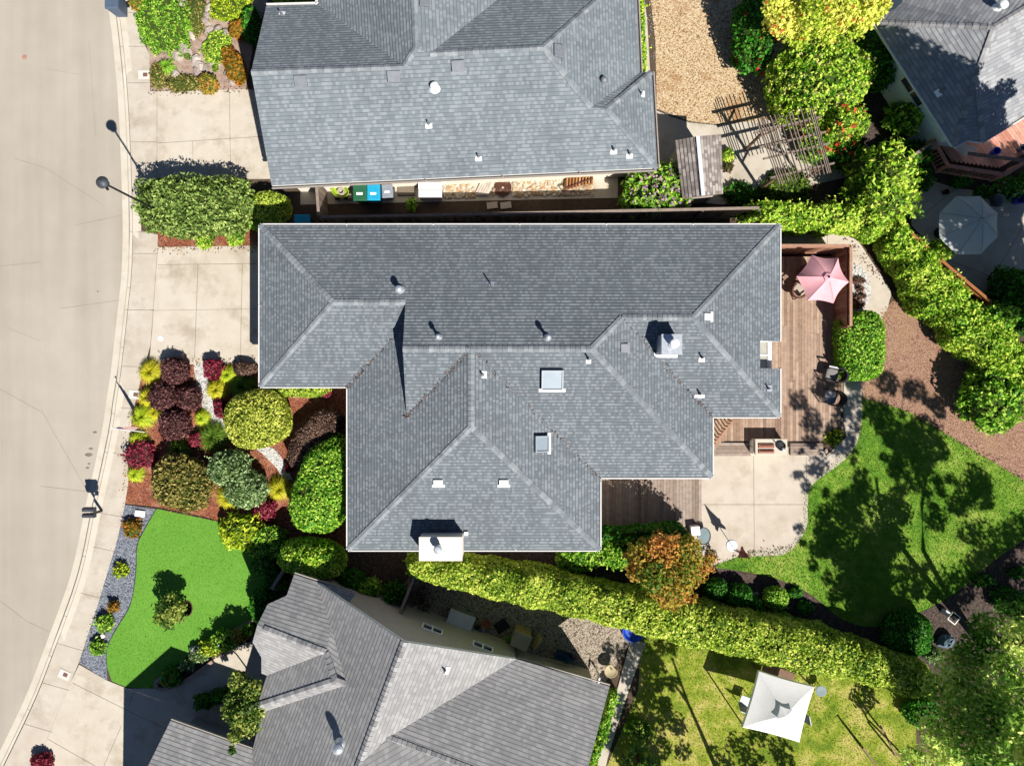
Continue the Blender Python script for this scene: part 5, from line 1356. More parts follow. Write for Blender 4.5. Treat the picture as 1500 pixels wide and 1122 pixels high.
club_chair(1219, 549, R(168), 'black metal patio chair facing the house beside the clipped block hedge')
club_chair(1217, 582, R(160), 'black metal patio chair nearest the curved garden path', seatm='midgrey')
club_chair(1170, 424, R(40), 'brown wicker chair half tucked under the pink umbrella', 'browncane', 'beigecush')
def round_table(px, py, r, z0, h, label):
    c = W(px, py, z0 + h); t = thing('patio_table', label, 'table', (c.x, c.y, z0))
    m = MB(); m.lathe([(r, -.03), (r, 0.0), (r - .02, .008), (0, .008)], (c.x, c.y, z0 + h), 28); m.build('tabletop', M['browncane'], t)
    for i in range(4):
        a = .6 + i * math.pi / 2; k = MB(); k.beam((c.x + math.cos(a) * .42, c.y + math.sin(a) * .42, z0), (c.x + math.cos(a) * .2, c.y + math.sin(a) * .2, z0 + h - .03), .04, .04); k.build('leg', M['black'], t)
round_table(1186, 404, .55, DZ, .72, 'round brown table under the pink umbrella')

def bbq():
    x0, x1, y0, y1 = W(1107, 642, 1.0).x, W(1154, 642, 1.0).x, W(1107, 667, 1.0).y, W(1107, 643, 1.0).y
    cx, cy = (x0 + x1) / 2, (y0 + y1) / 2; sx, sy = x1 - x0, y1 - y0
    t = thing('barbecue_island', 'cream barbecue island with brown grill lids between the deck steps', 'barbecue', (cx, cy, 0.02))
    m = MB(); m.box((cx, cy, .46), (sx - .06, sy - .06, .88)); m.build('cabinet', M['stucco'], t, bevel=.01)
    m = MB(); m.box((cx, cy, .925), (sx, sy, .05)); m.build('counter', M['kerb'], t, bevel=.012)
    for i, (yy, dd) in enumerate(((cy + .06, .2), (cy - .19, .16))):
        m = MB(); m.hexa([(x0 + .12, yy - dd / 2, .951), (x0 + .84, yy - dd / 2, .951), (x0 + .84, yy + dd / 2, .951), (x0 + .12, yy + dd / 2, .951)], [(x0 + .14, yy - dd / 2 + .02, 1.0), (x0 + .82, yy - dd / 2 + .02, 1.0), (x0 + .82, yy + dd / 2 - .02, 1.03), (x0 + .14, yy + dd / 2 - .02, 1.03)])
        o = m.build('grill_lid', M['copper'], t, bevel=.008)
        k = MB(); k.tube([(x0 + .2, yy + .02, 1.05), (x0 + .76, yy + .02, 1.05)], .012, 8); k.build('handle', M['black'], o)
    m = MB(); m.lathe([(.05, 0), (.17, .02), (.2, .1), (.17, .1), (.13, .04), (0, .03)], (x1 - .3, cy + .05, .952), 20); m.build('side_burner', M['black'], t, smooth=True)
    m = MB(); m.lathe([(.0, .0), (.08, .01), (.09, .06), (.05, .1), (0, .11)], (x1 - .2, cy - .1, .96), 14); m.build('burner_cap', M['galv'], t, smooth=True)
    m = MB(); m.beam((x1 - .62, cy + .3, 1.0), (x1 - .36, cy - .02, 1.02), .04, .03); m.build('tongs', M['black'], t)
    for s in (0, 1):
        m = MB(); m.box((x0 - .012, cy - .16 + .3 * s, .5), (.02, .26, .5)); m.build('cabinet_door', M['white'], t)
M['copper'] = m_plain('brown_enamel', A(160, 84, 50), 0.6, 0.0, .2)
bbq()
c = W(1327, 427, .3); m = MB(); m.lathe([(.13, -.3), (.18, 0.02), (.19, .05), (.16, .05), (.15, .0), (0, -.02)], (c.x, c.y, .3), 20); tag(m.build('flower_pot', M['black'], None, (c.x, c.y, .0), smooth=True), 'black round pot at the end of the curved path by the vines', 'pot')
c = W(1317, 440, .05); 
# bicycle wheel like hoop, white cube, weather vane on the patio edge
def hoop(px, py, r, z, name, label, cat, mats, fill=None, rx=1.0):
    c = W(px, py, z); t = thing(name, label, cat, (c.x, c.y, 0.014)); m = MB()
    P = [(c.x + math.cos(a) * r * rx, c.y + math.sin(a) * r, z + .02) for a in [2 * math.pi * i / 30 for i in range(31)]]
    m.tube(P, .018, 6, cap=False); m.build('rim', M[mats], t, smooth=True)
    if fill:
        k = MB(); k.lathe([(r * .95, 0), (0, .01)], (c.x, c.y, z + .005), 30, sx=rx); k.build('top', M[fill], t)
        for i in range(3):
            a = i * 2.1 + .3; k = MB(); k.beam((c.x + math.cos(a) * r * .8 * rx, c.y + math.sin(a) * r * .8, .014), (c.x + math.cos(a) * r * .8 * rx, c.y + math.sin(a) * r * .8, z), .025, .025); k.build('leg', M['black'], t)
    return t
hoop(1031, 785, .38, .45, 'glass_table', 'round glass topped side table with a thin black rim beside the orange tree', 'table', 'black', 'paletop', .78)
c = W(1018, 777, .42); m = MB(); m.box((c.x, c.y, .29), (.4, .4, .5), .1); tag(m.build('planter_box', M['white'], None, (c.x, c.y, .014), bevel=.015), 'square white planter box at the corner of the grey deck', 'planter')
def spinner():
    b = W(1072, 799, 0.02); t = thing('garden_ornament', 'dark red leaf shaped metal ornament on a thin post at the lawn edge', 'ornament', (b.x, b.y, .014))
    k = MB(); k.lathe([(.26, 0), (.26, .02), (.24, .03), (0, .03)], (b.x, b.y, .014), 24); k.build('base', M['galv'], t)
    k = MB(); k.tube([(b.x, b.y, .03), (b.x, b.y, 2.45)], .015, 8); k.build('post', M['black'], t)
    # a tall pointed leaf of sheet metal standing on the post, blades set to both sides
    k = MB()
    prof = [(0, 1.15), (.30, 1.12), (.34, 1.3), (.26, 1.42), (.2, 1.7), (.12, 2.05), (.0, 2.55)]
    ax = Vector((0.62, -.2, 0)).normalized(); nr = Vector((-ax.y, ax.x, 0)) * .012
    L = [Vector((b.x, b.y, z)) + ax * x for x, z in prof] + [Vector((b.x, b.y, z)) - ax * x for x, z in prof[-2:0:-1]]
    k.face([p + nr for p in L]); k.face([p - nr for p in L[::-1]])
    for i in range(len(L)): j = (i + 1) % len(L); k.face([L[i] + nr, L[j] + nr, L[j] - nr, L[i] - nr])
    ax2 = Vector((-ax.y, ax.x, 0)); L2 = [Vector((b.x, b.y, 1.2 + (z - 1.15) * .85)) + ax2 * x * .8 for x, z in prof] + [Vector((b.x, b.y, 1.2 + (z - 1.15) * .85)) - ax2 * x * .8 for x, z in prof[-2:0:-1]]
    nr2 = ax * .012; k.face([p + nr2 for p in L2]); k.face([p - nr2 for p in L2[::-1]])
    k.build('leaf_blade', M['rustred'], t)
M['rustred'] = m_plain('dark_red_metal', A(160, 30, 40), .5, .2, .2)
spinner()

# ------------------------------------------------------------------ north side yard
def wheelie(px, py, lab, mat, lidmat, s=1.0, rot=0.0):
    c = W(px, py, 1.0 * s); t = thing('wheelie_bin', lab, 'bin', (c.x, c.y, .006), 'bins in the side yard')
    cs, sn = math.cos(rot), math.sin(rot); P = lambda x, y, z: (c.x + (x * cs - y * sn) * s, c.y + (x * sn + y * cs) * s, .006 + z * s)
    m = MB(); m.hexa([P(-.22, -.26, .06), P(.22, -.26, .06), P(.22, .24, .06), P(-.22, .24, .06)], [P(-.28, -.36, .95), P(.28, -.36, .95), P(.28, .3, .95), P(-.28, .3, .95)]); m.build('body', M[mat], t, bevel=.02)
    m = MB()
    m.hexa([P(-.31, -.4, .955), P(.31, -.4, .955), P(.31, .32, .955), P(-.31, .32, .955)], [P(-.27, -.36, 1.02), P(.27, -.36, 1.02), P(.26, .3, 1.06), P(-.26, .3, 1.06)])
    o = m.build('lid', M[lidmat], t, bevel=.025)
    k = MB(); k.box(P(0, -.1, 1.05), (.26 * s, .1 * s, .012 * s), rot); k.build('sticker', M['white'], o)
    k = MB(); k.tube([P(-.26, .36, .95), P(.26, .36, .95)], .018 * s, 8); k.build('handle', M['black'], t)
    for sg in (-.24, .24): k = MB(); k.tube([P(sg - .03, .28, .11), P(sg + .03, .28, .11)], .11 * s, 14); k.build('wheel', M['black'], t)
M['bingreen'] = m_plain('green_bin_plastic', A(40, 104, 74), .5); M['binlight'] = m_plain('sky_blue_bin_plastic', A(30, 176, 222), .5); M['bingrey'] = m_plain('grey_bin_plastic', A(152, 160, 170), .5)
wheelie(527, 281, 'dark green wheelie bin, largest of the three bins in the side yard', 'bingreen', 'bingreen', 1.05)
wheelie(547, 281, 'sky blue wheelie bin between the green and grey bins', 'binlight', 'binlight', 1.0)
wheelie(567, 279, 'small grey wheelie bin right of the sky blue one', 'bingrey', 'bingrey', .85, .06)
def ride_on(px, py):
    c = W(px, py, .3); t = thing('wheelbarrow', 'lime green plastic garden cart left of the bins', 'cart', (c.x, c.y, .006))
    m = MB(); m.lathe([(.14, .16), (.3, .22), (.36, .42), (.33, .42), (.26, .25), (0, .22)], (c.x, c.y, .006), 20, sx=1.15, sy=.8, rot=-.3); m.build('tub', M['lime'], t, smooth=True)
    m = MB(); m.lathe([(.1, .25), (.16, .3), (.16, .48), (.12, .48), (.1, .32), (0, .3)], (c.x + .05, c.y - .02, .006), 16); m.build('bucket', M['beigecush'], t, smooth=True)
    for s in (-.2, .2): k = MB(); k.tube([(c.x + s, c.y - .26, .12), (c.x + s, c.y - .31, .12)], .12, 12); k.build('wheel', M['black'], t)
    m = MB(); m.tube([(c.x - .25, c.y + .1, .4), (c.x - .48, c.y + .3, .55), (c.x - .4, c.y + .38, .55), (c.x - .2, c.y + .2, .4)], .02, 8); m.build('handle', M['lime'], t)
M['lime'] = m_plain('lime_plastic', A(168, 200, 50), .5)
ride_on(499, 281)
c = W(513, 288, .2); m = MB(); m.lathe([(0, -.16), (.09, -.13), (.155, -.05), (.16, .02), (.13, .1), (.07, .15), (0, .16)], (c.x, c.y, .17), 18); tag(m.build('ball', M['beigecush'], None, (c.x, c.y, .01), smooth=True), 'pale round ball beside the lime green cart', 'ball')
c = W(595, 275, .05); m = MB(); m.box((c.x, c.y, .05), (.78, .72, .07)); tag(m.build('doormat', M['mat'], None, (c.x, c.y, .01), bevel=.01), 'square grey brown mat lying on the side yard paving', 'mat')
def chest(px, py):
    c = W(px, py, .62); t = thing('storage_chest', 'white plastic storage chest against the house with a split lid', 'chest', (c.x, c.y, .006))
    m = MB(); m.box((c.x, c.y, .28), (1.0, .66, .54)); m.build('body', M['ltgrey'], t, bevel=.02)
    for s, d in ((.18, .32), (-.17, .34)): m = MB(); m.box((c.x, c.y + s, .585), (1.06, d, .07)); m.build('lid', M['white'] if s > 0 else M['ltgrey'], t, bevel=.02)
chest(630, 278)
# cobbles
def icorock(m, c, sx, sy, sz, seed, rot=0.0, mi=0):
    r_ = np.random.default_rng(seed); nu, nv = 9, 5; rings = []
    cs, sn = math.cos(rot), math.sin(rot)
    for j in range(nv + 1):
        th = -1.2 + 2.6 * j / nv; th = min(th, math.pi / 2 - .05)
        ring = []
        for i in range(nu):
            a = 2 * math.pi * i / nu + .3 * j; k = 1 + r_.uniform(-.16, .16)
            x, y, z = math.cos(th) * math.cos(a) * sx * k, math.cos(th) * math.sin(a) * sy * k, math.sin(th) * sz * k
            ring.append((c[0] + x * cs - y * sn, c[1] + x * sn + y * cs, c[2] + z))
        rings.append(ring)
    for j in range(nv):
        for i in range(nu): i2 = (i + 1) % nu; m.face([rings[j][i], rings[j][i2], rings[j + 1][i2], rings[j + 1][i]], mi)
    m.face(rings[-1], mi); return nu * nv + 1
M['cobble'] = m_boards('river_stones', [A(206, 180, 140), A(236, 220, 190), A(246, 238, 220), A(214, 172, 124), A(196, 180, 162)], .85)
cb = MB(); tn = []
for i in range(950):
    px = random.uniform(650, 868); py = random.uniform(262, 290) - (px - 650) * .022
    if 694 < px < 722 or 724 < px < 752: continue
    c = W(px, py, .03); r_ = random.uniform(.045, .1); k = icorock(cb, (c.x, c.y, .02), r_ * 1.25, r_ * .85, r_ * .6, i, random.uniform(0, 3)); tn += [random.random()] * k
o = cb.build('cobbles', M['cobble']); tone_attr(o, tn); o['kind'] = 'stuff'
c = W(737, 275, .05); m = MB(); P = []
for i in range(130): a = i * .33; r_ = .06 + .0027 * i; P.append((c.x + math.cos(a) * r_, c.y + math.sin(a) * r_, .06 + .02 * math.sin(i * .7)))
m.tube(P, .022, 6); tag(m.build('hose_coil', M['browncane'], None, (c.x, c.y, .01), smooth=True), 'brown hose coiled flat among the cobbles', 'hose')
m = MB(); tn = []
for i in range(5):
    p = W(702 + i * 4, 276, .1); m.beam((p.x - .15, p.y - .3, .05 + .03 * i), (p.x + .15, p.y + .3, .09 + .03 * i), .14, .03); tn += [random.random()] * 6
c = W(708, 276, 0); o = m.build('plank_pile', M['planks'], None, (c.x, c.y, .01)); tone_attr(o, tn); tag(o, 'pile of pale planks left of the coiled hose', 'planks')
t = thing('firewood_rack', 'rusty metal rack of split firewood at the end of the cobbles', 'firewood', (W(846, 263, 0).x, W(846, 263, 0).y, .01)); m = MB(); tn = []
for i in range(9):
    for k in range(3):
        p = W(829 + i * 4.6, 268 - i * 1.1, .1); y_ = .26 * (k - 1) * .9
        m.tube([(p.x - .03 + .05, p.y - .32, .1 + .1 * k), (p.x + .05, p.y + .3, .1 + .1 * k)], .05, 7); tn += [random.random()] * 9
tone_attr(m.build('logs', M['logs'], t), tn)
m = MB(); a_, b_ = W(824, 272, .3), W(868, 256, .3); m.beam((a_.x, a_.y - .2, .06), (b_.x, b_.y - .2, .06), .04, .04); m.beam((a_.x, a_.y - .2, .4), (b_.x, b_.y - .2, .4), .04, .04); m.beam((a_.x, a_.y - .2, 0), (a_.x, a_.y - .2, .42), .04, .04); m.beam((b_.x, b_.y - .2, 0), (b_.x, b_.y - .2, .42), .04, .04); m.build('frame', M['browncane'], t)
c = W(718, 304, .03); 
for px, lab in ((721, 'left of two pale stepping slabs beside the long shaded fence'), (741, 'right of two pale stepping slabs beside the long shaded fence')):
    p = W(px, 301, .03); m = MB(); m.box((p.x, p.y, .025), (.5, .3, .04), .12); tag(m.build('stepping_slab', M['patio'], None, (p.x, p.y, .01), bevel=.01), lab, 'slab')
c = W(443, 322, .7); t = thing('storage_tub', 'blue tub standing in shadow between the round shrub and the gate', 'tub', (c.x, c.y, 0)); m = MB(); m.hexa([(c.x - .3, c.y - .18, 0), (c.x + .3, c.y - .18, 0), (c.x + .3, c.y + .18, 0), (c.x - .3, c.y + .18, 0)], [(c.x - .34, c.y - .2, .68), (c.x + .34, c.y - .2, .68), (c.x + .34, c.y + .2, .68), (c.x - .34, c.y + .2, .68)]); m.build('body', M['tubblue'], t, bevel=.02)
m = MB(); m.box((c.x, c.y, .7), (.74, .46, .04)); m.build('lid', M['binlight'], t, bevel=.015)
# shed
def shed():
    e = 2.05; q_ = [W(989, 206, e), W(1056, 197, e), W(1059, 284, e), W(1000, 291, e)]
    r0, r1 = W(1022, 200, 2.55), W(1030, 287, 2.55)
    c = (q_[0] + q_[2]) / 2; t = thing('shed', 'small garden shed with a brown shingled gable roof and pale ridge strip', 'shed', (c.x, c.y, 0))
    m = MB(); shingled(m, [q_[0], q_[3], r1, r0], .02, .16); shingled(m, [q_[1], r0, r1, q_[2]], .02, .16)
    m.face([q_[0], r0, q_[1]], 1); m.face([q_[3], r1, q_[2]], 1)
    m.prism([(p.x, p.y) for p in q_], e - .08, e - .01, 1); o = m.build('roof', [M['shake'], M['greydeck']], t)
    k = MB(); k.beam(r0 + Vector((0, 0, .025)), r1 + Vector((0, 0, .025)), .16, .03); k.build('ridge_strip', M['ltgrey'], o)
    m = MB(); m.prism(inset([(p.x, p.y) for p in q_], .16), 0, e - .08); m.build('wall', M['greystucco'], t)
    k = MB(); a_, b_ = q_[3].lerp(q_[0], .35), q_[3].lerp(q_[0], .65); k.beam((a_.x + .14, a_.y, .9), (b_.x + .14, b_.y, .9), .03, 1.7); k.build('door', M['white'], t)
shed()
# pergola
def pergola():
    zt = 2.4; A_, B_, C_, D_ = W(1109, 184, zt), W(1194, 164, zt), W(1217, 249, zt), W(1139, 267, zt)
    c = (A_ + C_) / 2; t = thing('pergola', 'open timber pergola of thin slats over the gravel yard, partly covered by trumpet vine', 'pergola', (c.x, c.y, 0))
    us = [0.02, .06, .10, .145, .19, .26, .33, .40, .50, .57, .62, .70, .78, .86, .92, .955, .985]
    for i, u in enumerate(us):
        a, b = A_.lerp(B_, u), D_.lerp(C_, u); e = random.uniform(-.06, .2); d = (a - b).normalized(); m = MB(); m.beam(a + d * (.12 + e), b - d * .12, .034, .06); tone_attr(m.build('slat', M['fence'], t), [random.random()] * 6)
    for v in (.1, .36, .56, .9):
        a, b = A_.lerp(D_, v), B_.lerp(C_, v); d = (b - a).normalized(); m = MB(); z = Vector((0, 0, -.085)); m.beam(a - d * .2 + z, b + d * .25 + z, .07, .11); tone_attr(m.build('beam', M['fence'], t), [.8] * 6)
    for u, v in ((.08, .12), (.08, .88), (.9, .1), (.92, .9)):
        p = A_.lerp(B_, u).lerp(D_.lerp(C_, u), v); m = MB(); m.beam((p.x, p.y, 0), (p.x, p.y, zt - .15), .1, .1); tone_attr(m.build('post', M['oldwood'], t), [.4] * 6)
        q_ = A_.lerp(B_, .5).lerp(D_.lerp(C_, .5), v); d = (q_ - p).normalized(); m = MB(); m.beam((p.x, p.y, zt - .75), (p.x + d.x * .6, p.y + d.y * .6, zt - .16), .06, .08); tone_attr(m.build('brace', M['oldwood'], t), [.5] * 6)
pergola()

# ------------------------------------------------------------------ north east house: deck with railing
def ne_deck():
    z = .7; pts = [W(1372, 203, z), W(1394, 236, z), W(1408, 238, z), W(1464, 246, z), W(1492, 230, z), W(1640, 150, z), W(1500, 60, z), W(1400, 120, z)]
    t = thing('deck', 'reddish painted deck with slatted railing round the white walled house', 'deck', (pts[1].x, pts[1].y, 0))
    an = math.radians(36)
    # boards run up and to the right: turn the plan, lay boards, turn back
    ca, sa = math.cos(an), math.sin(an); pl = [(p.x * ca + p.y * sa, -p.x * sa + p.y * ca) for p in pts]
    o = boards('boards', pl, z, 'y', .14, .035, 'reddeck'); o.data.transform(Matrix.Rotation(an, 4, 'Z')); o.data.transform(Matrix.Translation(-Vector(t.location))); o.parent = t
    k = MB(); k.prism(inset([(p.x, p.y) for p in pts], .05), 0, z - .05); k.build('frame', M['oldwood'], t)
    rail = [W(1368, 205, z + .95), W(1389, 243, z + .95), W(1472, 256, z + .95), W(1498, 240, z + .95)]
    rail = [Vector((p.x, p.y, z)) for p in rail]
    for a, b in zip(rail[:-1], rail[1:]):
        m = MB(); m.beam(a + Vector((0, 0, .95)), b + Vector((0, 0, .95)), .16, .04); tone_attr(m.build('handrail', M['reddeck'], t), [.2] * 6)
        m = MB(); m.beam(a + Vector((0, 0, .1)), b + Vector((0, 0, .1)), .06, .06); tone_attr(m.build('bottom_rail', M['reddeck'], t), [.2] * 6)
        n_ = int((b - a).length / .16)
        for i in range(n_):
            p = a.lerp(b, (i + .5) / n_); m = MB(); m.beam(p + Vector((0, 0, .1)), p + Vector((0, 0, .93)), .03, .03); tone_attr(m.build('baluster', M['reddeck'], t), [random.random()] * 6)
    for p in rail: m = MB(); m.beam(p, p + Vector((0, 0, 1.0)), .1, .1); tone_attr(m.build('post', M['reddeck'], t), [.4] * 6)
    # white lattice by the house corner
    m = MB(); a, b = W(1401, 214, 1.0), W(1418, 227, 1.0); a = Vector((a.x, a.y, z)); b = Vector((b.x, b.y, z)); d = (b - a); L = d.length
    for i in range(-6, 9):
        for s in (1, -1):
            x0, x1 = i / 8, i / 8 + (.9 / L) * s
            p0, p1 = max(0, min(1, x0)), max(0, min(1, x1))
            if abs(p1 - p0) < .02: continue
            z0_ = (p0 - x0) / (x1 - x0) * .9; z1_ = (p1 - x0) / (x1 - x0) * .9
            off_ = Vector((-d.y, d.x, 0)).normalized() * (.012 if s > 0 else 0); P0 = a.lerp(b, p0) + Vector((0, 0, .05 + z0_)) + off_; P1 = a.lerp(b, p1) + Vector((0, 0, .05 + z1_)) + off_
            m.beam(P0, P1, .012, .03)
    m.build('lattice', M['white'], t)
    m = MB(); p0, p1 = W(1418, 225, 1.75), W(1520, 238, 1.75); m.beam(p0, p1, .14, .06); tone_attr(m.build('beam', M['fence'], t), [.9] * 6)
ne_deck()
for a_, b_, z_, lab in (((1326, 236), (1371, 206), 1.7, 'long grey plank fence top running from the deck corner into the shrubs'), ((1322, 200), (1346, 222), .5, 'short low plank edging below the white wall')):
    p, q_ = W(*a_, z_), W(*b_, z_); m = MB(); m.beam((p.x, p.y, z_ / 2), (q_.x, q_.y, z_ / 2), .12, z_); o = m.build('plank_wall', M['fence'], None, (p.x, p.y, 0)); tone_attr(o, [.8] * 6); tag(o, lab, 'plank wall')
def bucket(px, py, z0, r, h, mat, name, label, cat):
    c = W(px, py, z0 + h); m = MB(); m.lathe([(r * .75, 0), (r, h), (r * .9, h), (r * .68, .04), (0, .04)], (c.x, c.y, z0), 20); tag(m.build(name, M[mat], None, (c.x, c.y, z0), smooth=True), label, cat)
M['blue'] = m_plain('bright_blue_plastic', A(30, 84, 214), .35)
bucket(1461, 221, .71, .17, .34, 'blue', 'bucket', 'blue bucket on the reddish deck', 'bucket')
bucket(1496, 290, .02, .26, .42, 'blue', 'bucket', 'blue tub on the shaded patio at the right edge', 'bucket')
bucket(1499, 216, .71, .14, .3, 'binblue', 'bucket', 'dark blue pail on the reddish deck at the right edge', 'bucket')
bucket(1387, 281, .01, .13, .22, 'redpot', 'flower_pot', 'small brown pot at the patio edge above the grey umbrella', 'pot')
c = W(1455, 296, .4); t = thing('barbecue_grill', 'dark covered kettle grill in the shade right of the grey umbrella', 'barbecue', (c.x, c.y, .02)); m = MB(); m.lathe([(.05, .45), (.26, .5), (.3, .65), (.3, .7), (.24, .85), (.08, .93), (0, .94)], (c.x, c.y, .02), 20); m.build('bowl', M['darkgrey'], t, smooth=True)
for i in range(3): a = i * 2.1; m = MB(); m.beam((c.x + math.cos(a) * .28, c.y + math.sin(a) * .28, .02), (c.x + math.cos(a) * .12, c.y + math.sin(a) * .12, .55), .03, .03); m.build('leg', M['black'], t)

# ------------------------------------------------------------------ south side yard and lawn
SR_ = -R(20.8)
def rbox(px, py, z0, size, rot, mat, name, label, cat, bev=.015):
    c = W(px, py, z0 + size[2]); m = MB(); m.box((c.x, c.y, z0 + size[2] / 2), size, rot); return tag(m.build(name, M[mat], None, (c.x, c.y, z0), bevel=bev), label, cat)
def bench_box(px, py):
    c = W(px, py, .6); t = thing('deck_box', 'light grey oblong storage box on the gravel by the south house wall', 'box', (c.x, c.y, .006))
    m = MB(); m.box((c.x, c.y, .28), (1.1, .58, .54), SR_); m.build('body', M['midgrey'], t, bevel=.02)
    m = MB(); m.box((c.x, c.y, .585), (1.2, .66, .06), SR_); m.build('lid', M['ltgrey'], t, bevel=.015)
bench_box(675, 908)
c = W(712, 914, .35); m = MB(); m.lathe([(.12, 0), (.2, .3), (.22, .36), (.18, .36), (.15, .28), (0, .26)], (c.x, c.y, .006), 20); tag(m.build('flower_pot', M['terracotta'], None, (c.x, c.y, .006), smooth=True), 'terracotta pot between the grey box and the black mat', 'pot')
for px, py, r_, lab in ((700, 921, .16, 'small dark pot nearest the grey storage box'), (706, 924, .13, 'little white bowl among the pots by the grey box')):
    bucket(px, py, .006, r_, .2, 'darkgrey' if 'dark' in lab else 'ltgrey', 'flower_pot', lab, 'pot')
rbox(735, 917, .006, (.62, .5, .05), R(35), 'black', 'doormat', 'black square mat lying tilted on the grey gravel', 'mat')
def cabinet(px, py):
    c = W(px, py, 1.2); t = thing('garden_cabinet', 'tan garden cupboard with a sloping lid beside the south house', 'cupboard', (c.x, c.y, .006)); rot = SR_ - .05
    m = MB(); m.box((c.x, c.y, .55), (.72, .62, 1.08), rot); m.build('body', M['tan'], t, bevel=.01)
    m = MB(); m.box((c.x, c.y, 1.11), (.8, .7, .05), rot); m.build('lid', M['tan'], t, bevel=.01)
    m = MB(); d = Vector((math.cos(rot), math.sin(rot), 0)); n_ = Vector((-d.y, d.x, 0))
    for s in (-1, 1): q_ = c + d * .18 * s + n_ * .32; k = MB(); k.box((q_.x, q_.y, .55), (.33, .02, .95), rot); k.build('door', M['oak'], t)
M['tan'] = m_plain('tan_panel', A(206, 190, 150), .7, var=.1)
cabinet(763, 940)
p = W(786, 945, .9); m = MB(); m.box((p.x, p.y, .45), (.05, .6, .9), SR_ - .3, tilt=Matrix.Rotation(.12, 3, 'Y')); tag(m.build('leaning_panel', M['tan'], None, (p.x, p.y, .0)), 'pale panel standing on edge right of the tan cupboard', 'panel')
def wheelbarrow(px, py):
    c = W(px, py, .5); t = thing('wheelbarrow', 'dark teal wheelbarrow parked along the south house wall', 'wheelbarrow', (c.x, c.y, .006)); rot = SR_
    d = Vector((math.cos(rot), math.sin(rot), 0)); n_ = Vector((-d.y, d.x, 0)); m = MB()
    P = lambda x, y, z: c.xy.to_3d() + d * x + n_ * y + Vector((0, 0, z))
    o_ = [P(-.42, -.24, .62), P(.3, -.26, .62), P(.52, 0, .6), P(.3, .26, .62), P(-.42, .24, .62)]; i_l = [P(-.25, -.14, .36), P(.12, -.15, .34), P(.2, 0, .34), P(.12, .15, .34), P(-.25, .14, .36)]
    for k in range(5): j = (k + 1) % 5; m.face([i_l[k], i_l[j], o_[j], o_[k]])
    m.face(i_l); m.build('tray', M['teal'], t)
    for s in (-1, 1): k = MB(); k.tube([P(-.95, .26 * s, .6), P(-.3, .2 * s, .35), P(.5, .06 * s, .24)], .02, 7); k.build('handle', M['oldwoodp'], t); k = MB(); k.beam(P(-.35, .2 * s, .36), P(-.4, .2 * s, 0), .03, .03); k.build('leg', M['black'], t)
    k = MB(); k.tube([P(.52, -.04, .19), P(.52, .04, .19)], .19, 18); k.build('wheel', M['black'], t)
M['teal'] = m_plain('dark_teal_steel', A(54, 92, 112), .45, .2)
wheelbarrow(826, 960)
def bird_bath(px, py, lab, r, h, mat):
    c = W(px, py, h); t = thing('bird_bath', lab, 'bird bath', (c.x, c.y, 0)); m = MB(); m.lathe([(r * .6, 0), (r * .3, .08), (r * .25, h - .12)], (c.x, c.y, 0), 18); m.build('pedestal', M[mat], t, smooth=True)
    m = MB(); m.lathe([(r * .3, h - .12), (r, h), (r * .93, h + .01), (r * .7, h - .05), (0, h - .06)], (c.x, c.y, 0), 24); m.build('bowl', M[mat], t, smooth=True)
bird_bath(895, 983, 'pale stone bird bath at the end of the south side yard', .3, .5, 'tan')
c = W(882, 990, .5); m = MB(); m.tube([(c.x - .2, c.y - .3, .7), (c.x - .15, c.y, .75), (c.x - .2, c.y + .15, .4), (c.x - .25, c.y + .2, 0)], .04, 8); tag(m.build('downpipe', M['white'], None, (c.x, c.y, 0), smooth=True), 'white bent pipe beside the bird bath by the eaves', 'pipe')
c = W(928, 925, .25); m = MB(); m.lathe([(.36, 0), (.46, .22), (.5, .24), (.47, .24), (.35, .06), (0, .05)], (c.x, c.y, .01), 28); tag(m.build('paddling_pool', M['blue'], None, (c.x, c.y, .01), smooth=True), 'bright blue round tub half hidden by the long hedge', 'tub')
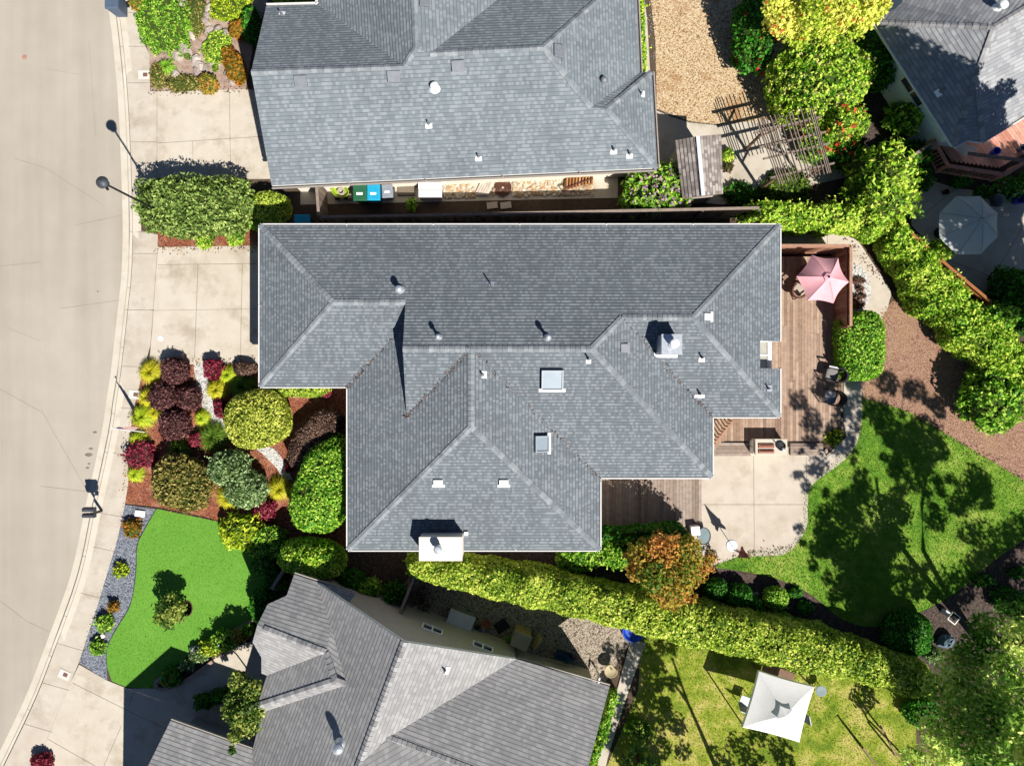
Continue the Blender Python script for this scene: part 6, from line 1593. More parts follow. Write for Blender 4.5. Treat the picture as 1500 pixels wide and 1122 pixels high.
def gazebo():
    z = 2.25; Q = [W(1112, 983, z), W(1193, 1006, z), W(1171, 1087, z), W(1088, 1065, z)]; c = (Q[0] + Q[1] + Q[2] + Q[3]) / 4; top = Vector((c.x, c.y, 3.0))
    t = thing('gazebo', 'white square pop up canopy with a vented top on the sunny lawn', 'gazebo', (c.x, c.y, 0)); m = MB(); n = 8
    for i in range(4):
        A_, B_ = Q[i], Q[(i + 1) % 4]; prev = None
        for k in range(n + 1):
            u = k / n; row = []
            for j in range(9):
                v = j / 8; e = A_.lerp(B_, v).lerp(c, .035 * 4 * v * (1 - v)); p = top.lerp(e, .12 + .88 * u); p.z -= .05 * math.sin(math.pi * u) * (1 - .0 * v); row.append(p)
            if prev:
                for j in range(8): m.face([prev[j], row[j], row[j + 1], prev[j + 1]])
            prev = row
        va = [A_.lerp(B_, j / 8).lerp(c, .035 * 4 * (j / 8) * (1 - j / 8)) for j in range(9)]
        for j in range(8): m.face([va[j], va[j + 1], va[j + 1] - Vector((0, 0, .2)), va[j] - Vector((0, 0, .2))])
    m.build('canopy', M['whitecloth'], t, smooth=False)
    m = MB(); R2_ = [top.lerp(Vector((q_.x, q_.y, z)), .24) + Vector((0, 0, .10)) for q_ in Q]; T_ = top + Vector((0, 0, .10))
    for i in range(4):
        A_, B_ = R2_[i], R2_[(i + 1) % 4]; prev = None
        for k in range(5):
            u = k / 4; row = []
            for j in range(7):
                v = j / 6; e = A_.lerp(B_, v).lerp(Vector((c.x, c.y, A_.z)), .14 * 4 * v * (1 - v)); row.append(T_.lerp(e, u))
            if prev:
                for j in range(6): m.face([prev[j], row[j], row[j + 1], prev[j + 1]])
            prev = row
    m.build('vent', M['whitecloth'], t)
    for q_ in Q:
        d = Vector((c.x - q_.x, c.y - q_.y, 0)).normalized() * .06; k = MB(); k.beam((q_.x + d.x, q_.y + d.y, 0), (q_.x + d.x, q_.y + d.y, z - .02), .045, .045); k.build('leg', M['darkgrey'], t)
        k = MB(); k.beam(Vector((q_.x, q_.y, z - .05)) + d, top - Vector((0, 0, .2)), .03, .03); k.build('strut', M['darkgrey'], t)
gazebo()
c = W(1203, 1012, .5); t = thing('garden_table', 'tiny round glass table beside the white canopy corner', 'table', (c.x, c.y, .01)); m = MB(); m.lathe([(.24, -.02), (.25, 0), (.22, .01), (0, .005)], (c.x, c.y, .5), 22); m.build('tabletop', M['paletop'], t)
for i in range(3): a = i * 2.1; m = MB(); m.beam((c.x + math.cos(a) * .2, c.y + math.sin(a) * .2, .01), (c.x + math.cos(a + .4) * .1, c.y + math.sin(a + .4) * .1, .48), .025, .025); m.build('leg', M['galv'], t)
def lawn_chair(px, py, rot, lab):
    c = W(px, py, .45); t = thing('lawn_chair', lab, 'chair', (c.x, c.y, .01)); cs, sn = math.cos(rot), math.sin(rot); P = lambda x, y, z: (c.x + x * cs - y * sn, c.y + x * sn + y * cs, .01 + z)
    m = MB(); m.box(P(0, 0, .42), (.45, .45, .03), rot); m.build('seat', M['midgrey2'], t, bevel=.01)
    m = MB(); m.hexa([P(-.24, -.22, .45), P(-.2, -.22, .45), P(-.2, .22, .45), P(-.24, .22, .45)], [P(-.36, -.22, .9), P(-.33, -.22, .9), P(-.33, .22, .9), P(-.36, .22, .9)]); m.build('backrest', M['midgrey2'], t)
    for x in (-.2, .2):
        for y in (-.2, .2): m = MB(); m.beam(P(x, y, 0), P(x, y, .41), .025, .025); m.build('leg', M['galv'], t)
lawn_chair(1091, 1027, R(70), 'pale metal lawn chair at the left side of the white canopy')
lawn_chair(1170, 1051, R(190), 'pale chair peeking out at the right side of the white canopy')
p = W(1140, 985, .7); t = thing('picnic_table', 'dark wooden table in the shade between hedge and white canopy', 'table', (p.x, p.y, .01)); m = MB(); m.box((p.x, p.y, .72), (1.5, .8, .05), R(-16)); tone_attr(m.build('tabletop', M['oldwood'], t), [.3] * 6)
d = Vector((math.cos(R(-16)), math.sin(R(-16)), 0)); n_ = Vector((-d.y, d.x, 0))
for s in (-1, 1):
    for u in (-1, 1): q_ = p + d * .6 * s + n_ * .3 * u; m = MB(); m.beam((q_.x, q_.y, .01), (q_.x, q_.y, .69), .07, .07); tone_attr(m.build('leg', M['oldwood'], t), [.3] * 6)
def swing_frame():
    A_, B_ = W(1266, 1085, 2.0), W(1300, 1160, 2.0); t = thing('swing_frame', 'bare dark timber frame of poles at the foot of the big leafy tree', 'frame', (W(1290, 1100, 0).x, W(1290, 1100, 0).y, 0))
    for (p, q_) in (((1290, 1063, 1.2), (1312, 1105, 1.2)), ((1264, 1095, 1.2), (1290, 1130, 1.2)), ((1264, 1095, 1.2), (1263, 1093, .05)), ((1290, 1130, 1.2), (1288, 1127, .05)), ((1312, 1103, 1.2), (1345, 1128, .1)), ((1290, 1065, 1.2), (1288, 1064, .05)), ((1310, 1105, 1.2), (1308, 1102, .05))):
        m = MB(); m.beam(W(*p), W(*q_), .07, .07); tone_attr(m.build('pole', M['oldwood'], t), [random.random()] * 6)
swing_frame()
# solar pedestal and stone in the shaded bed
def pedestal():
    c = W(1397, 905, .9); t = thing('bird_feeder', 'square black topped feeder with white rim on a post in the shaded bed', 'feeder', (c.x, c.y, 0)); m = MB(); m.beam((c.x, c.y, 0), (c.x, c.y, .84), .12, .12); m.build('post', M['ltgrey'], t)
    m = MB(); r_ = R(-38)
    for s in (-1, 1): cs, sn = math.cos(r_), math.sin(r_); m.box((c.x - sn * .2 * s, c.y + cs * .2 * s, .89), (.44, .04, .08), r_); m.box((c.x + cs * .2 * s, c.y + sn * .2 * s, .89), (.04, .36, .08), r_)
    m.build('rim', M['stucco'], t); m = MB(); m.box((c.x, c.y, .9), (.37, .37, .02), r_); m.build('tray', M['black'], t)
pedestal()
p = W(1388, 898, .3); m = MB(); m.box((p.x, p.y, .15), (.26, .2, .3), -.6); tag(m.build('paving_block', M['ltgrey'], None, (p.x, p.y, 0), bevel=.02), 'small pale block just left of the square feeder', 'block')
m = MB(); c = W(1388, 940, .3); icorock(m, (c.x, c.y, .18), .42, .3, .34, 5, .4); tag(m.build('boulder', M['bluerock'], None, (c.x, c.y, 0)), 'blue grey boulder beside the round shrub in the shaded bed', 'boulder')
m = MB(); c = W(1147, 873, .2); icorock(m, (c.x, c.y, .12), .16, .36, .22, 8, .5); tag(m.build('boulder', M['binblue'], None, (c.x, c.y, 0)), 'long blue stone at the lawn edge beside the small round shrubs', 'boulder')
def rocks(lst, name, label, group, mat, s0=.14):
    for i, (px, py, s) in enumerate(lst):
        c = W(px, py, s * .5); m = MB(); k = icorock(m, (c.x, c.y, s * .25), s * 1.2, s * .85, s * .7, i * 3 + int(px), px * .3); o = m.build(name, M[mat], None, (c.x, c.y, 0)); tone_attr(o, [random.random()] * k); tag(o, label, 'rock', group)
M['rock'] = m_boards('pale_rock', [A(170, 156, 148), A(208, 192, 180), A(228, 216, 204)], .9)
rocks([(1109, 870, .12), (1105, 873, .1), (1119, 893, .13), (1058, 850, .12), (1160, 905, .13), (1150, 902, .1)], 'rock', 'pale rock lying in the shaded bed between lawn and long hedge', 'rocks in the shaded bed', 'rock')
rocks([(307, 12, .22), (303, 22, .2), (301, 32, .22), (305, 44, .2), (262, 64, .26), (270, 72, .3), (258, 80, .28), (276, 80, .2), (286, 88, .24), (292, 96, .26), (288, 104, .24), (300, 100, .2), (257, 112, .26), (312, 96, .2), (246, 52, .2), (318, 44, .22), (328, 50, .24), (322, 56, .2), (334, 108, .2), (340, 118, .22), (266, 8, .2), (272, 24, .18), (276, 40, .2), (280, 52, .2)], 'rock', 'pale rock set among ground cover plants in the top left garden', 'rocks in the top left garden', 'rock')
rocks([(1198, 662, .12), (1204, 666, .1), (1210, 660, .1), (1231, 636, .12), (1232, 626, .1), (1232, 614, .1), (1233, 600, .09), (1232, 588, .09)], 'edging_rock', 'dark edging stone along the curved path beside the redwood deck', 'edging stones by the deck', 'rock')
# raised kerb round the planting by the south drive
m = MB()
kb = [(380, 904), (352, 918), (320, 936), (290, 958), (262, 978), (238, 990), (229, 998), (231, 1007), (238, 1009)]
for a, b in zip(kb[:-1], kb[1:]): m.beam(W(*a, .1), W(*b, .1), .14, .2)
kb2 = [(238, 1009), (262, 1003), (290, 984), (312, 968)]
for a, b in zip(kb2[:-1], kb2[1:]): m.beam(W(*a, .1), W(*b, .1), .14, .2)
o = tag(m.build('garden_kerb', M['brick'], None, tuple(W(300, 960, 0))), 'low curved kerb round the planting bed between turf and south driveway', 'kerb')
sheet('mulch_bed', [(380, 906), (320, 938), (262, 980), (232, 998), (236, 1008), (262, 1001), (312, 966), (350, 945), (385, 935)], .03, M['darkmulch'])

# litter: fallen leaves and strayed pebbles along the borders
def litter(name, lines, n, mat, size, spread, z=.03):
    F = Foliage(); P = []
    tot = sum(math.hypot(q_[0] - p[0], q_[1] - p[1]) for L in lines for p, q_ in zip(L[:-1], L[1:]))
    for L in lines:
        for p, q_ in zip(L[:-1], L[1:]):
            k = int(n * math.hypot(q_[0] - p[0], q_[1] - p[1]) / tot) + 1; u = rng.random(k)
            P.append(np.stack([p[0] + (q_[0] - p[0]) * u + rng.normal(size=k) * spread, p[1] + (q_[1] - p[1]) * u + rng.normal(size=k) * spread], 1))
    P = np.concatenate(P); X = np.array([list(W(x, y, z)) for x, y in P]); X[:, 2] += rng.random(len(X)) * .01
    F.leaves(X, np.tile([0, 0, 1.0], (len(X), 1)), size, 1.4, .25); o = F.build(name, [M[mat]]); o['kind'] = 'stuff'
litter('fallen_leaves', [[(206, 547), (222, 532), (300, 529), (380, 529)], [(184, 662), (194, 600)], [(231, 364), (376, 361)], [(221, 134), (360, 132)], [(1040, 826), (1100, 812), (1165, 800)], [(1236, 340), (1300, 420)], [(1246, 384), (1246, 470)], [(1262, 583), (1330, 603), (1410, 650), (1500, 704)], [(1200, 560), (1225, 620), (1200, 650)], [(880, 780), (1005, 778)], [(940, 930), (1100, 958), (1240, 984)], [(230, 1005), (320, 960), (380, 925)]], 1500, 'lf_brown', .05, 4)
litter('stray_chips', [[(206, 547), (222, 532), (300, 530)], [(184, 662), (183, 739)], [(183, 739), (225, 743), (275, 753), (330, 766)], [(231, 364), (376, 361)], [(1291, 468), (1320, 432), (1270, 495)], [(303, 548), (330, 618), (385, 650), (404, 660)], [(285, 548), (315, 628), (392, 672)]], 700, 'lf_rust', .035, 3)
litter('stray_pebbles', [[(183, 739), (160, 830), (144, 883), (116, 971)], [(285, 548), (315, 628), (392, 672)], [(303, 548), (330, 618), (404, 660)], [(952, 0), (962, 160), (1010, 180), (1045, 184)], [(1247, 384), (1272, 408), (1273, 440)]], 500, 'fl_white', .03, 2.5)

# ------------------------------------------------------------------ front garden plants
# name, label, cat, px, py, rx, ry, h, mat, kwargs
mound('shrub', 'long fluffy olive shrub beside the street lamp and main driveway', 'shrub', 288, 303, 82, 41, 1.9, 'lf_olive', leaf=.07, p=3.6, amp=.1, f=5, depth=.3, jit=.9, aspect=2.6, cov=3)
mound('shrub', 'clipped round green shrub at the corner between two driveways', 'shrub', 396, 304, 30, 23, 1.2, 'lf_hedge', leaf=.06, p=2.4, amp=.03, rot=10)
mound('shrub', 'low round green shrub half under the garage eave', 'shrub', 382, 325, 20, 14, .7, 'lf_green', leaf=.06)
mound('shrub', 'small lime bush, the left of two in the strip above the main driveway', 'shrub', 299, 352, 12, 12, .5, 'lf_vine', leaf=.06, amp=.1)
mound('shrub', 'small lime bush, the right of two in the strip above the main driveway', 'shrub', 345, 348, 12.5, 12, .55, 'lf_vine', leaf=.06, amp=.1)
sheet('mulch_bed', [(231, 346), (232, 364), (376, 360), (376, 300), (300, 290), (206, 296), (204, 320)], 0.0, M['mulch'])
BG = 'burgundy barberry domes in the front garden'
mound('barberry', 'burgundy barberry dome at the driveway edge', 'shrub', 257, 543, 20, 19, .9, 'lf_burgundy', leaf=.05, aspect=2.4, amp=.09, f=5, depth=.26, jit=1.0, core='browntwig', group=BG)
mound('barberry', 'burgundy barberry dome tucked against the yellow grass clumps', 'shrub', 239, 581, 20, 20, .95, 'lf_burgundy', leaf=.05, aspect=2.4, amp=.09, f=5, depth=.26, jit=1.0, core='browntwig', group=BG)
mound('barberry', 'smaller burgundy barberry dome beside the white gravel path', 'shrub', 277, 583, 17, 17, .95, 'lf_burgundy', leaf=.05, aspect=2.4, amp=.09, f=5, depth=.26, jit=1.0, core='browntwig', group=BG)
mound('barberry', 'lowest burgundy barberry dome of the four in the front garden', 'shrub', 256, 622, 22, 21, 1.0, 'lf_burgundy', leaf=.05, aspect=2.4, amp=.1, f=5, depth=.26, jit=1.0, core='browntwig', group=BG)
mound('shrub', 'reddish brown flat bush against the garage corner', 'shrub', 360, 541, 17, 11, .6, 'lf_brown', leaf=.055, amp=.06, core='browntwig')
mound('barberry', 'bright crimson bush at the top of the white gravel path', 'shrub', 313, 541, 13, 14, .75, 'lf_red', leaf=.07, amp=.14, f=5, core='browntwig', jit=1.0)
mound('barberry', 'crimson bush squeezed beside the big yellow green dome', 'shrub', 323, 598, 9, 14, .55, 'lf_red', leaf=.06, amp=.12, core='browntwig', jit=1.0)
mound('barberry', 'small crimson bush in shadow below the lowest burgundy dome', 'shrub', 289, 644, 12, 10, .5, 'lf_red', leaf=.06, amp=.14, core='browntwig', jit=1.0)
mound('barberry', 'wide crimson bush at the pavement below the flagpole', 'shrub', 205, 665, 20, 19, .65, 'lf_red', leaf=.07, amp=.16, f=5, core='browntwig', jit=1.0)
mound('barberry', 'crimson bush beside the lone yellow grass clump', 'shrub', 389, 747, 16, 14, .6, 'lf_red', leaf=.07, amp=.16, f=5, core='browntwig', jit=1.0)
mound('barberry', 'tiny crimson bush at the lower end of the white gravel path', 'shrub', 423, 685, 6, 7, .4, 'lf_red', leaf=.05, core='browntwig')
YG = 'yellow grass clumps in the front garden'
for px, py, r, h, mt, lab in ((221, 545, 21, .55, 'lf_grass', 'yellow grass clump at the corner of pavement and driveway'), (217, 582, 17, .5, 'lf_grass', 'yellow grass clump beside the second meter box'), (209, 610, 20, .5, 'lf_ltgrass', 'yellow grass clump just above the flagpole'), (229, 603, 15, .5, 'lf_grass', 'yellow grass clump between flagpole and burgundy domes'),
      (203, 645, 16, .4, 'lf_ltgrass', 'green grass clump between flagpole and wide crimson bush'), (199, 694, 14, .4, 'lf_ltgrass', 'green grass clump below the wide crimson bush'), (296, 612, 13, .4, 'lf_ltgrass', 'yellow green grass tuft in open bark left of the white path'), (334, 549, 16, .5, 'lf_ltgrass', 'yellow green grass clump beside the bright crimson bush'),
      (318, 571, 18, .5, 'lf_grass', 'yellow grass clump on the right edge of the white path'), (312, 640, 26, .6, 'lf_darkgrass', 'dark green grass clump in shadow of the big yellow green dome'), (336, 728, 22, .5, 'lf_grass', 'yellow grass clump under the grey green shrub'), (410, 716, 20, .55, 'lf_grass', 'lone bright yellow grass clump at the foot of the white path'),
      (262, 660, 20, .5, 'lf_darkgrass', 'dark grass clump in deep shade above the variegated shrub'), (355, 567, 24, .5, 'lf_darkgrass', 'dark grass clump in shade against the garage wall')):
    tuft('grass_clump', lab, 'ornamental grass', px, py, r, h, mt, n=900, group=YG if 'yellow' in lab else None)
mound('shrub', 'big clipped yellow green dome beside the garage corner', 'shrub', 377, 614, 47, 43, 1.9, 'lf_lime', leaf=.065, p=2.5, amp=.025, rot=-12, cov=2.6)
mound('shrub', 'clipped green shrub under the garage eave beside red flowers', 'shrub', 443, 570, 40, 12, 1.1, 'lf_hedge', leaf=.06, amp=.04, flower=('fl_red', 4, .06))
mound('flower_bush', 'small bush of red flowers at the porch corner', 'flowers', 476, 572, 8, 9, .7, 'lf_red', leaf=.05, amp=.15, core='browntwig')
hedge('shrub', 'long brown leaved clipped shrub curving round the tall green dome', 'shrub', [(497, 607, 30), (482, 618, 46), (466, 630, 50), (450, 646, 48), (438, 664, 40), (429, 684, 22)], 1.15, 'lf_brown', leaf=.06, amp=.05, core='browntwig', p=2.6)
mound('shrub', 'tall clipped bright green dome against the main house west wall', 'shrub', 478, 712, 46, 72, 2.2, 'lf_green', leaf=.075, p=2.6, amp=.05, rot=22, cov=2.8)
hedge('shrub', 'low brown bush hugging the foot of the tall green dome', 'shrub', [(431, 708, 14), (436, 730, 22), (446, 750, 26), (460, 765, 26), (478, 776, 18)], .8, 'lf_brown', leaf=.055, amp=.07, core='browntwig', p=2.4)
mound('shrub', 'loose olive and orange variegated shrub above the turf', 'shrub', 265, 707, 45, 41, 1.5, 'lf_varieg', leaf=.085, p=2.2, amp=.1, depth=.3, jit=1.0, cov=2.6)
mound('shrub', 'soft grey green shrub in the middle of the front garden', 'shrub', 336, 686, 30, 27, 1.4, 'lf_sage', leaf=.075, amp=.1, depth=.3, jit=.95, cov=2.6)
mound('shrub', 'soft grey green shrub leaning over yellow grass, the lower one', 'shrub', 362, 716, 29, 29, 1.4, 'lf_sage', leaf=.075, amp=.12, depth=.3, jit=.95, cov=2.6)
mound('shrub', 'lime spiky shrub at the upper right corner of the turf', 'shrub', 354, 778, 30, 25, 1.0, 'lf_ltgrass', leaf=.09, aspect=3.2, amp=.1, depth=.35, jit=1.0)
mound('shrub', 'loose green shrub right of the lime spiky shrub', 'shrub', 392, 792, 24, 24, 1.0, 'lf_green', leaf=.08, amp=.14, depth=.35, jit=1.0)
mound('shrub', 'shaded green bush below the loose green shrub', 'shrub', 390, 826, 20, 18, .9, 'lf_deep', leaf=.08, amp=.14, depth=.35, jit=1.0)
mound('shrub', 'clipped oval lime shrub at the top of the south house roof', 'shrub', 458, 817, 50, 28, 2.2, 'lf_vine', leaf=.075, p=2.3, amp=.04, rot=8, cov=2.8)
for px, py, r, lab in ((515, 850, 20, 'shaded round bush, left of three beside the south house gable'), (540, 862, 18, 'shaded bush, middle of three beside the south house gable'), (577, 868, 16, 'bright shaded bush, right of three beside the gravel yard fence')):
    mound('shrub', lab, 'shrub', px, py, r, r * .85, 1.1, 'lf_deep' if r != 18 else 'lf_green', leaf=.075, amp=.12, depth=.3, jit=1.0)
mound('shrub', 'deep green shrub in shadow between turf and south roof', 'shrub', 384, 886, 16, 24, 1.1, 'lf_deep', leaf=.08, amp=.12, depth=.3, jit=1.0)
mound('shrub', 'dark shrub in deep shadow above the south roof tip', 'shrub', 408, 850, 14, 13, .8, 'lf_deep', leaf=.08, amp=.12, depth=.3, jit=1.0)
for px, py, r, mt, lab in ((194, 774, 13, 'lf_rust', 'orange tinged plant at the top of the blue grey gravel strip'), (177, 836, 10, 'lf_ltgrass', 'second plant down the blue grey gravel strip, alone'), (167, 888, 7.5, 'lf_rust', 'smallest plant in the blue grey gravel strip'), (153, 913, 12, 'lf_green', 'green plant above the cream rock in the gravel strip'), (143, 947, 10.5, 'lf_green', 'lowest green plant in the blue grey gravel strip')):
    mound('strip_plant', lab, 'plant', px, py, r, r, .42, mt, leaf=.07, amp=.18, f=5, depth=.5, jit=1.1, aspect=2.2)
def loc(px, py, z): p = W(px, py, z); return (p.x, p.y, z)
def cl(px, py, z, r_px): p = W(px, py, z); return (p.x, p.y, z, r_px * (H - z) / (H * PPM))
tree('young_tree', 'young sparse tree standing alone in a ring on the turf', 'tree', W(274, 892, 0), [cl(234, 904, 1.1, 11), cl(244, 912, 1.2, 11), cl(252, 898, 1.3, 14), cl(240, 888, 1.2, 13), cl(262, 890, 1.1, 12), cl(248, 878, 1.0, 11), cl(264, 905, .9, 8)], 'lf_court', leaf=.075, dens=.75, trunk_r=.035)
m = MB(); c = W(274, 891, .03); P = [(c.x + math.cos(a) * .24, c.y + math.sin(a) * .34, .035) for a in [2 * math.pi * i / 24 for i in range(25)]]; m.tube(P, .025, 6, cap=False); tag(m.build('tree_ring', M['browncane'], None, (c.x, c.y, .02), smooth=True), 'small brown ring round the foot of the young turf tree', 'ring')
c = W(274, 891, .03); m = MB(); m.lathe([(.0, .012), (.22, .012)], (c.x, c.y, .022), 20, sy=1.45); o = m.build('soil_patch', M['darkmulch']); o['kind'] = 'structure'
for px, py, r, h, mt, lab, fl in ((251, 992, 15, .7, 'lf_deep', 'round rose bush with orange leaves at the kerb tip by the drive', ('fl_coral', 14, .05)), (274, 974, 9, .5, 'lf_sage', 'pale bush beside the rose bush in the kerbed bed', ('fl_cream', 4, .05)), (292, 958, 13, .5, 'lf_sage', 'silvery bush in the middle of the kerbed bed', None), (309, 948, 14, .7, 'lf_ltgrass', 'yellow green bush in the kerbed bed', None), (330, 938, 17, .9, 'lf_green', 'largest green bush in the kerbed bed', ('fl_white', 4, .05)), (352, 930, 11, .7, 'lf_orange', 'orange leaved bush in the kerbed bed', None), (362, 922, 9, .6, 'lf_green', 'small green bush nearest the south house corner', None), (286, 951, 6, .4, 'fl_white', 'tiny bush of white flowers at the turf side of the kerbed bed', None)):
    mound('bush', lab, 'shrub', px, py, r, r * .85, h, mt, leaf=.07, amp=.16, f=5, depth=.4, jit=1.1, flower=fl)
m = MB(); 
tree('courtyard_tree', 'yellow green courtyard tree growing in the notch of the south roof', 'tree', W(378, 1014, 0), [cl(352, 1000, 2.6, 17), cl(368, 1012, 2.9, 18), cl(345, 1022, 2.7, 18), cl(362, 1035, 3.1, 18), cl(350, 1052, 3.1, 18), cl(365, 1060, 3.2, 15), cl(338, 1040, 2.5, 14), cl(344, 1078, 3.3, 12), cl(340, 1098, 3.4, 7), cl(378, 1040, 2.8, 12)], 'lf_court', leaf=.085, dens=.8, trunk_r=.06)
for px, py, r, lab in ((300, 1026, 14, 'dark bush below the south drive path, left one'), (322, 1018, 13, 'dark bush between path and courtyard tree')):
    mound('bush', lab, 'shrub', px, py, r, r * .8, .7, 'lf_deep', leaf=.07, amp=.14, depth=.4, jit=1.1)
mound('bush', 'crimson bush at the bottom edge beside the pavement', 'shrub', 60, 1117, 14, 12, .6, 'lf_red', leaf=.07, amp=.16, f=5, core='browntwig', jit=1.0)

# ------------------------------------------------------------------ top left garden
sheet('rock_bed', [(204, -20), (206, 35), (219, 82), (221, 133), (360, 131), (372, 60), (400, -20)], 0.0, M['rockbed'])
GC = 'ground cover mats in the top left garden'
mound('ground_cover', 'widest green ground cover mat, beside the pavement at the top', 'ground cover', 241, 34, 38, 46, .4, 'lf_green', leaf=.05, aspect=2.4, p=2.2, amp=.16, f=5, jit=1.0, cov=2.0, rot=-14, group=GC)
mound('ground_cover', 'grassy green mat cut by the top edge right of the rock line', 'ground cover', 338, 8, 30, 22, .35, 'lf_ltgrass', leaf=.05, aspect=2.4, amp=.18, f=5, jit=1.0, group=GC)
mound('ground_cover', 'bright lime mat in the middle of the rock garden', 'ground cover', 318, 70, 18, 22, .35, 'lf_vine', leaf=.05, aspect=2.2, amp=.18, f=5, jit=1.0, rot=30, group=GC)
mound('ground_cover', 'pale straw coloured mat beside the rock line at the top', 'ground cover', 287, 20, 15, 32, .2, 'lf_varieg', leaf=.05, aspect=2.2, amp=.2, f=5, cov=1.3, jit=1.0, group=GC)
mound('bush', 'orange and green bush nearest the roof corner in the rock garden', 'shrub', 343, 96, 14, 25, .7, 'lf_rust', leaf=.08, amp=.12, jit=1.0, rot=-20)
mound('bush', 'orange bush in front of the roof shadow, the upper one', 'shrub', 352, 44, 16, 12, .6, 'lf_rust', leaf=.08, amp=.12, jit=1.0, rot=-30)
mound('bush', 'rusty orange bush at the driveway edge of the rock garden', 'shrub', 305, 123, 13, 14, .6, 'lf_orange', leaf=.07, amp=.14, jit=1.0)
mound('bush', 'small orange bush by the dark bin at the top edge', 'shrub', 200, 4, 9, 10, .5, 'lf_orange', leaf=.07, amp=.14, jit=1.0)
mound('ground_cover', 'olive mat along the driveway edge of the rock garden', 'ground cover', 268, 122, 25, 12, .3, 'lf_varieg', leaf=.05, aspect=2.2, amp=.2, f=5, cov=1.6, jit=1.0, group=GC)
mound('ground_cover', 'olive mat in the corner beside the first meter box', 'ground cover', 232, 112, 11, 18, .3, 'lf_varieg', leaf=.05, aspect=2.2, amp=.2, f=5, cov=1.6, jit=1.0, group=GC)
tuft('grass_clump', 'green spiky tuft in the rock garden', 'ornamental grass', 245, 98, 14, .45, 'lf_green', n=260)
for px, py, r, lab in ((275, 83, 4.5, 'small round cactus like ball plant by the rocks, left one'), (315, 100, 4.5, 'small round ball plant by the rocks, right one')):
    mound('ball_plant', lab, 'plant', px, py, r, r, .25, 'lf_darkgrass', leaf=.05, amp=.03)
mound('shrub', 'yellow shrub peeping over the top edge beside the north roof', 'shrub', 436, -2, 34, 7, 1.6, 'lf_vine', leaf=.08, amp=.1)
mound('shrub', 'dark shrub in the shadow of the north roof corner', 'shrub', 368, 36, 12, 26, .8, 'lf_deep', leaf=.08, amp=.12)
# narrow planting along the north house
hedge('hedge', 'narrow lime hedge along the right wall of the north house', 'hedge', [(936, -10, 11), (938, 30, 12), (941, 70, 12), (942, 105, 10)], .7, 'lf_vine', leaf=.08, amp=.12)
mound('oleander', 'pink flowering shrub between shed and long fence', 'shrub', 962, 279, 54, 32, 2.1, 'lf_green', leaf=.10, amp=.14, depth=.4, jit=1.1, aspect=2.6, flower=('fl_pink', 300, .085), rot=-8)
mound('bush', 'small yellow green bush right of the shed', 'shrub', 1066, 228, 8, 10, .5, 'lf_vine', leaf=.07, amp=.14)
for px, py, r, mt, lab in ((1066, 246, 7, 'lf_brown', 'brownish small plant right of the shed'), (1065, 282, 8, 'lf_deep', 'dark green plant below the shed corner'), (1086, 285, 22, 'lf_deep', 'shaded grassy bush right of the shed'), (1150, 276, 36, 'lf_darkgrass', 'wide shaded grassy clump below the pergola')):
    mound('bush', lab, 'shrub', px, py, r, r * .6 + 2, .5, mt, leaf=.08, amp=.14, jit=1.1, depth=.4, aspect=2.6)
mound('shrub', 'stub of green vine at the right end of the long fence', 'shrub', 1112, 311, 28, 13, 1.9, 'lf_vine', leaf=.09, amp=.14, depth=.3, jit=1.0)
hedge('hedge', 'bright lime vine hedge along the fence above the redwood deck', 'hedge', [(1118, 316, 22), (1150, 313, 42), (1200, 316, 44), (1250, 318, 42), (1306, 330, 46)], 1.9, 'lf_vine', leaf=.085, amp=.16, jit=.95, p=2.4, depth=.2)
hedge('hedge', 'vine hedge running down the orange brown fence on the right', 'hedge', [(1312, 332, 42), (1346, 378, 52), (1382, 428, 64), (1430, 479, 70), (1478, 521, 70), (1560, 583, 72)], 2.0, 'lf_vine', leaf=.085, amp=.16, jit=.95, p=2.4, depth=.2)
mound('shrub', 'tall arching lime shrub above the corner of the vine hedge', 'shrub', 1288, 272, 42, 56, 3.0, 'lf_vine', leaf=.10, amp=.2, f=4, depth=.45, jit=1.1, aspect=2.6, rot=-10)
mound('shrub', 'darker green shrub grown into the middle of the right vine hedge', 'shrub', 1448, 470, 30, 24, 2.1, 'lf_green', leaf=.09, amp=.16, depth=.35, jit=1.0)
mound('vine', 'vine spilling over the fence beside the grey umbrella', 'vine', 1370, 368, 18, 15, 2.2, 'lf_vine', leaf=.10, amp=.18, depth=.4, jit=1.1)
mound('shrub', 'clipped block of bright green hedge at the deck edge', 'shrub', 1258, 507, 34, 50, 1.5, 'lf_green', leaf=.07, p=3.6, amp=.03, rot=-3, cov=3)
mound('shrub', 'round glossy green shrub at the top of the pale bark bed', 'shrub', 1455, 585, 44, 46, 2.2, 'lf_green', leaf=.12, p=2.1, amp=.1, depth=.3, jit=.9)
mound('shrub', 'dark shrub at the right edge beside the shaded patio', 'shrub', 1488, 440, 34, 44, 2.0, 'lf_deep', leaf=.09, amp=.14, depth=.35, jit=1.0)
mound('shrub', 'big round yellow flowering shrub beside the pergola', 'shrub', 1197, 122, 66, 66, 3.0, 'lf_vine', leaf=.09, p=2.1, amp=.12, f=4, depth=.3, jit=.95, flower=('fl_cream', 260, .08))
tree('tree', 'yellow green tree at the top edge with coral tinged crown', 'tree', W(1190, 40, 0), [cl(1150, 30, 3.4, 30), cl(1190, 18, 3.8, 34), cl(1230, 12, 3.9, 32), cl(1265, 18, 3.8, 28), cl(1210, 38, 3.4, 24), cl(1170, 52, 3.0, 20), cl(1285, 4, 3.7, 22), cl(1140, 0, 3.6, 26), cl(1256, 36, 3.2, 18)], 'lf_yellow', leaf=.09, trunk_r=.1, flower=('fl_coral', 90, .08))
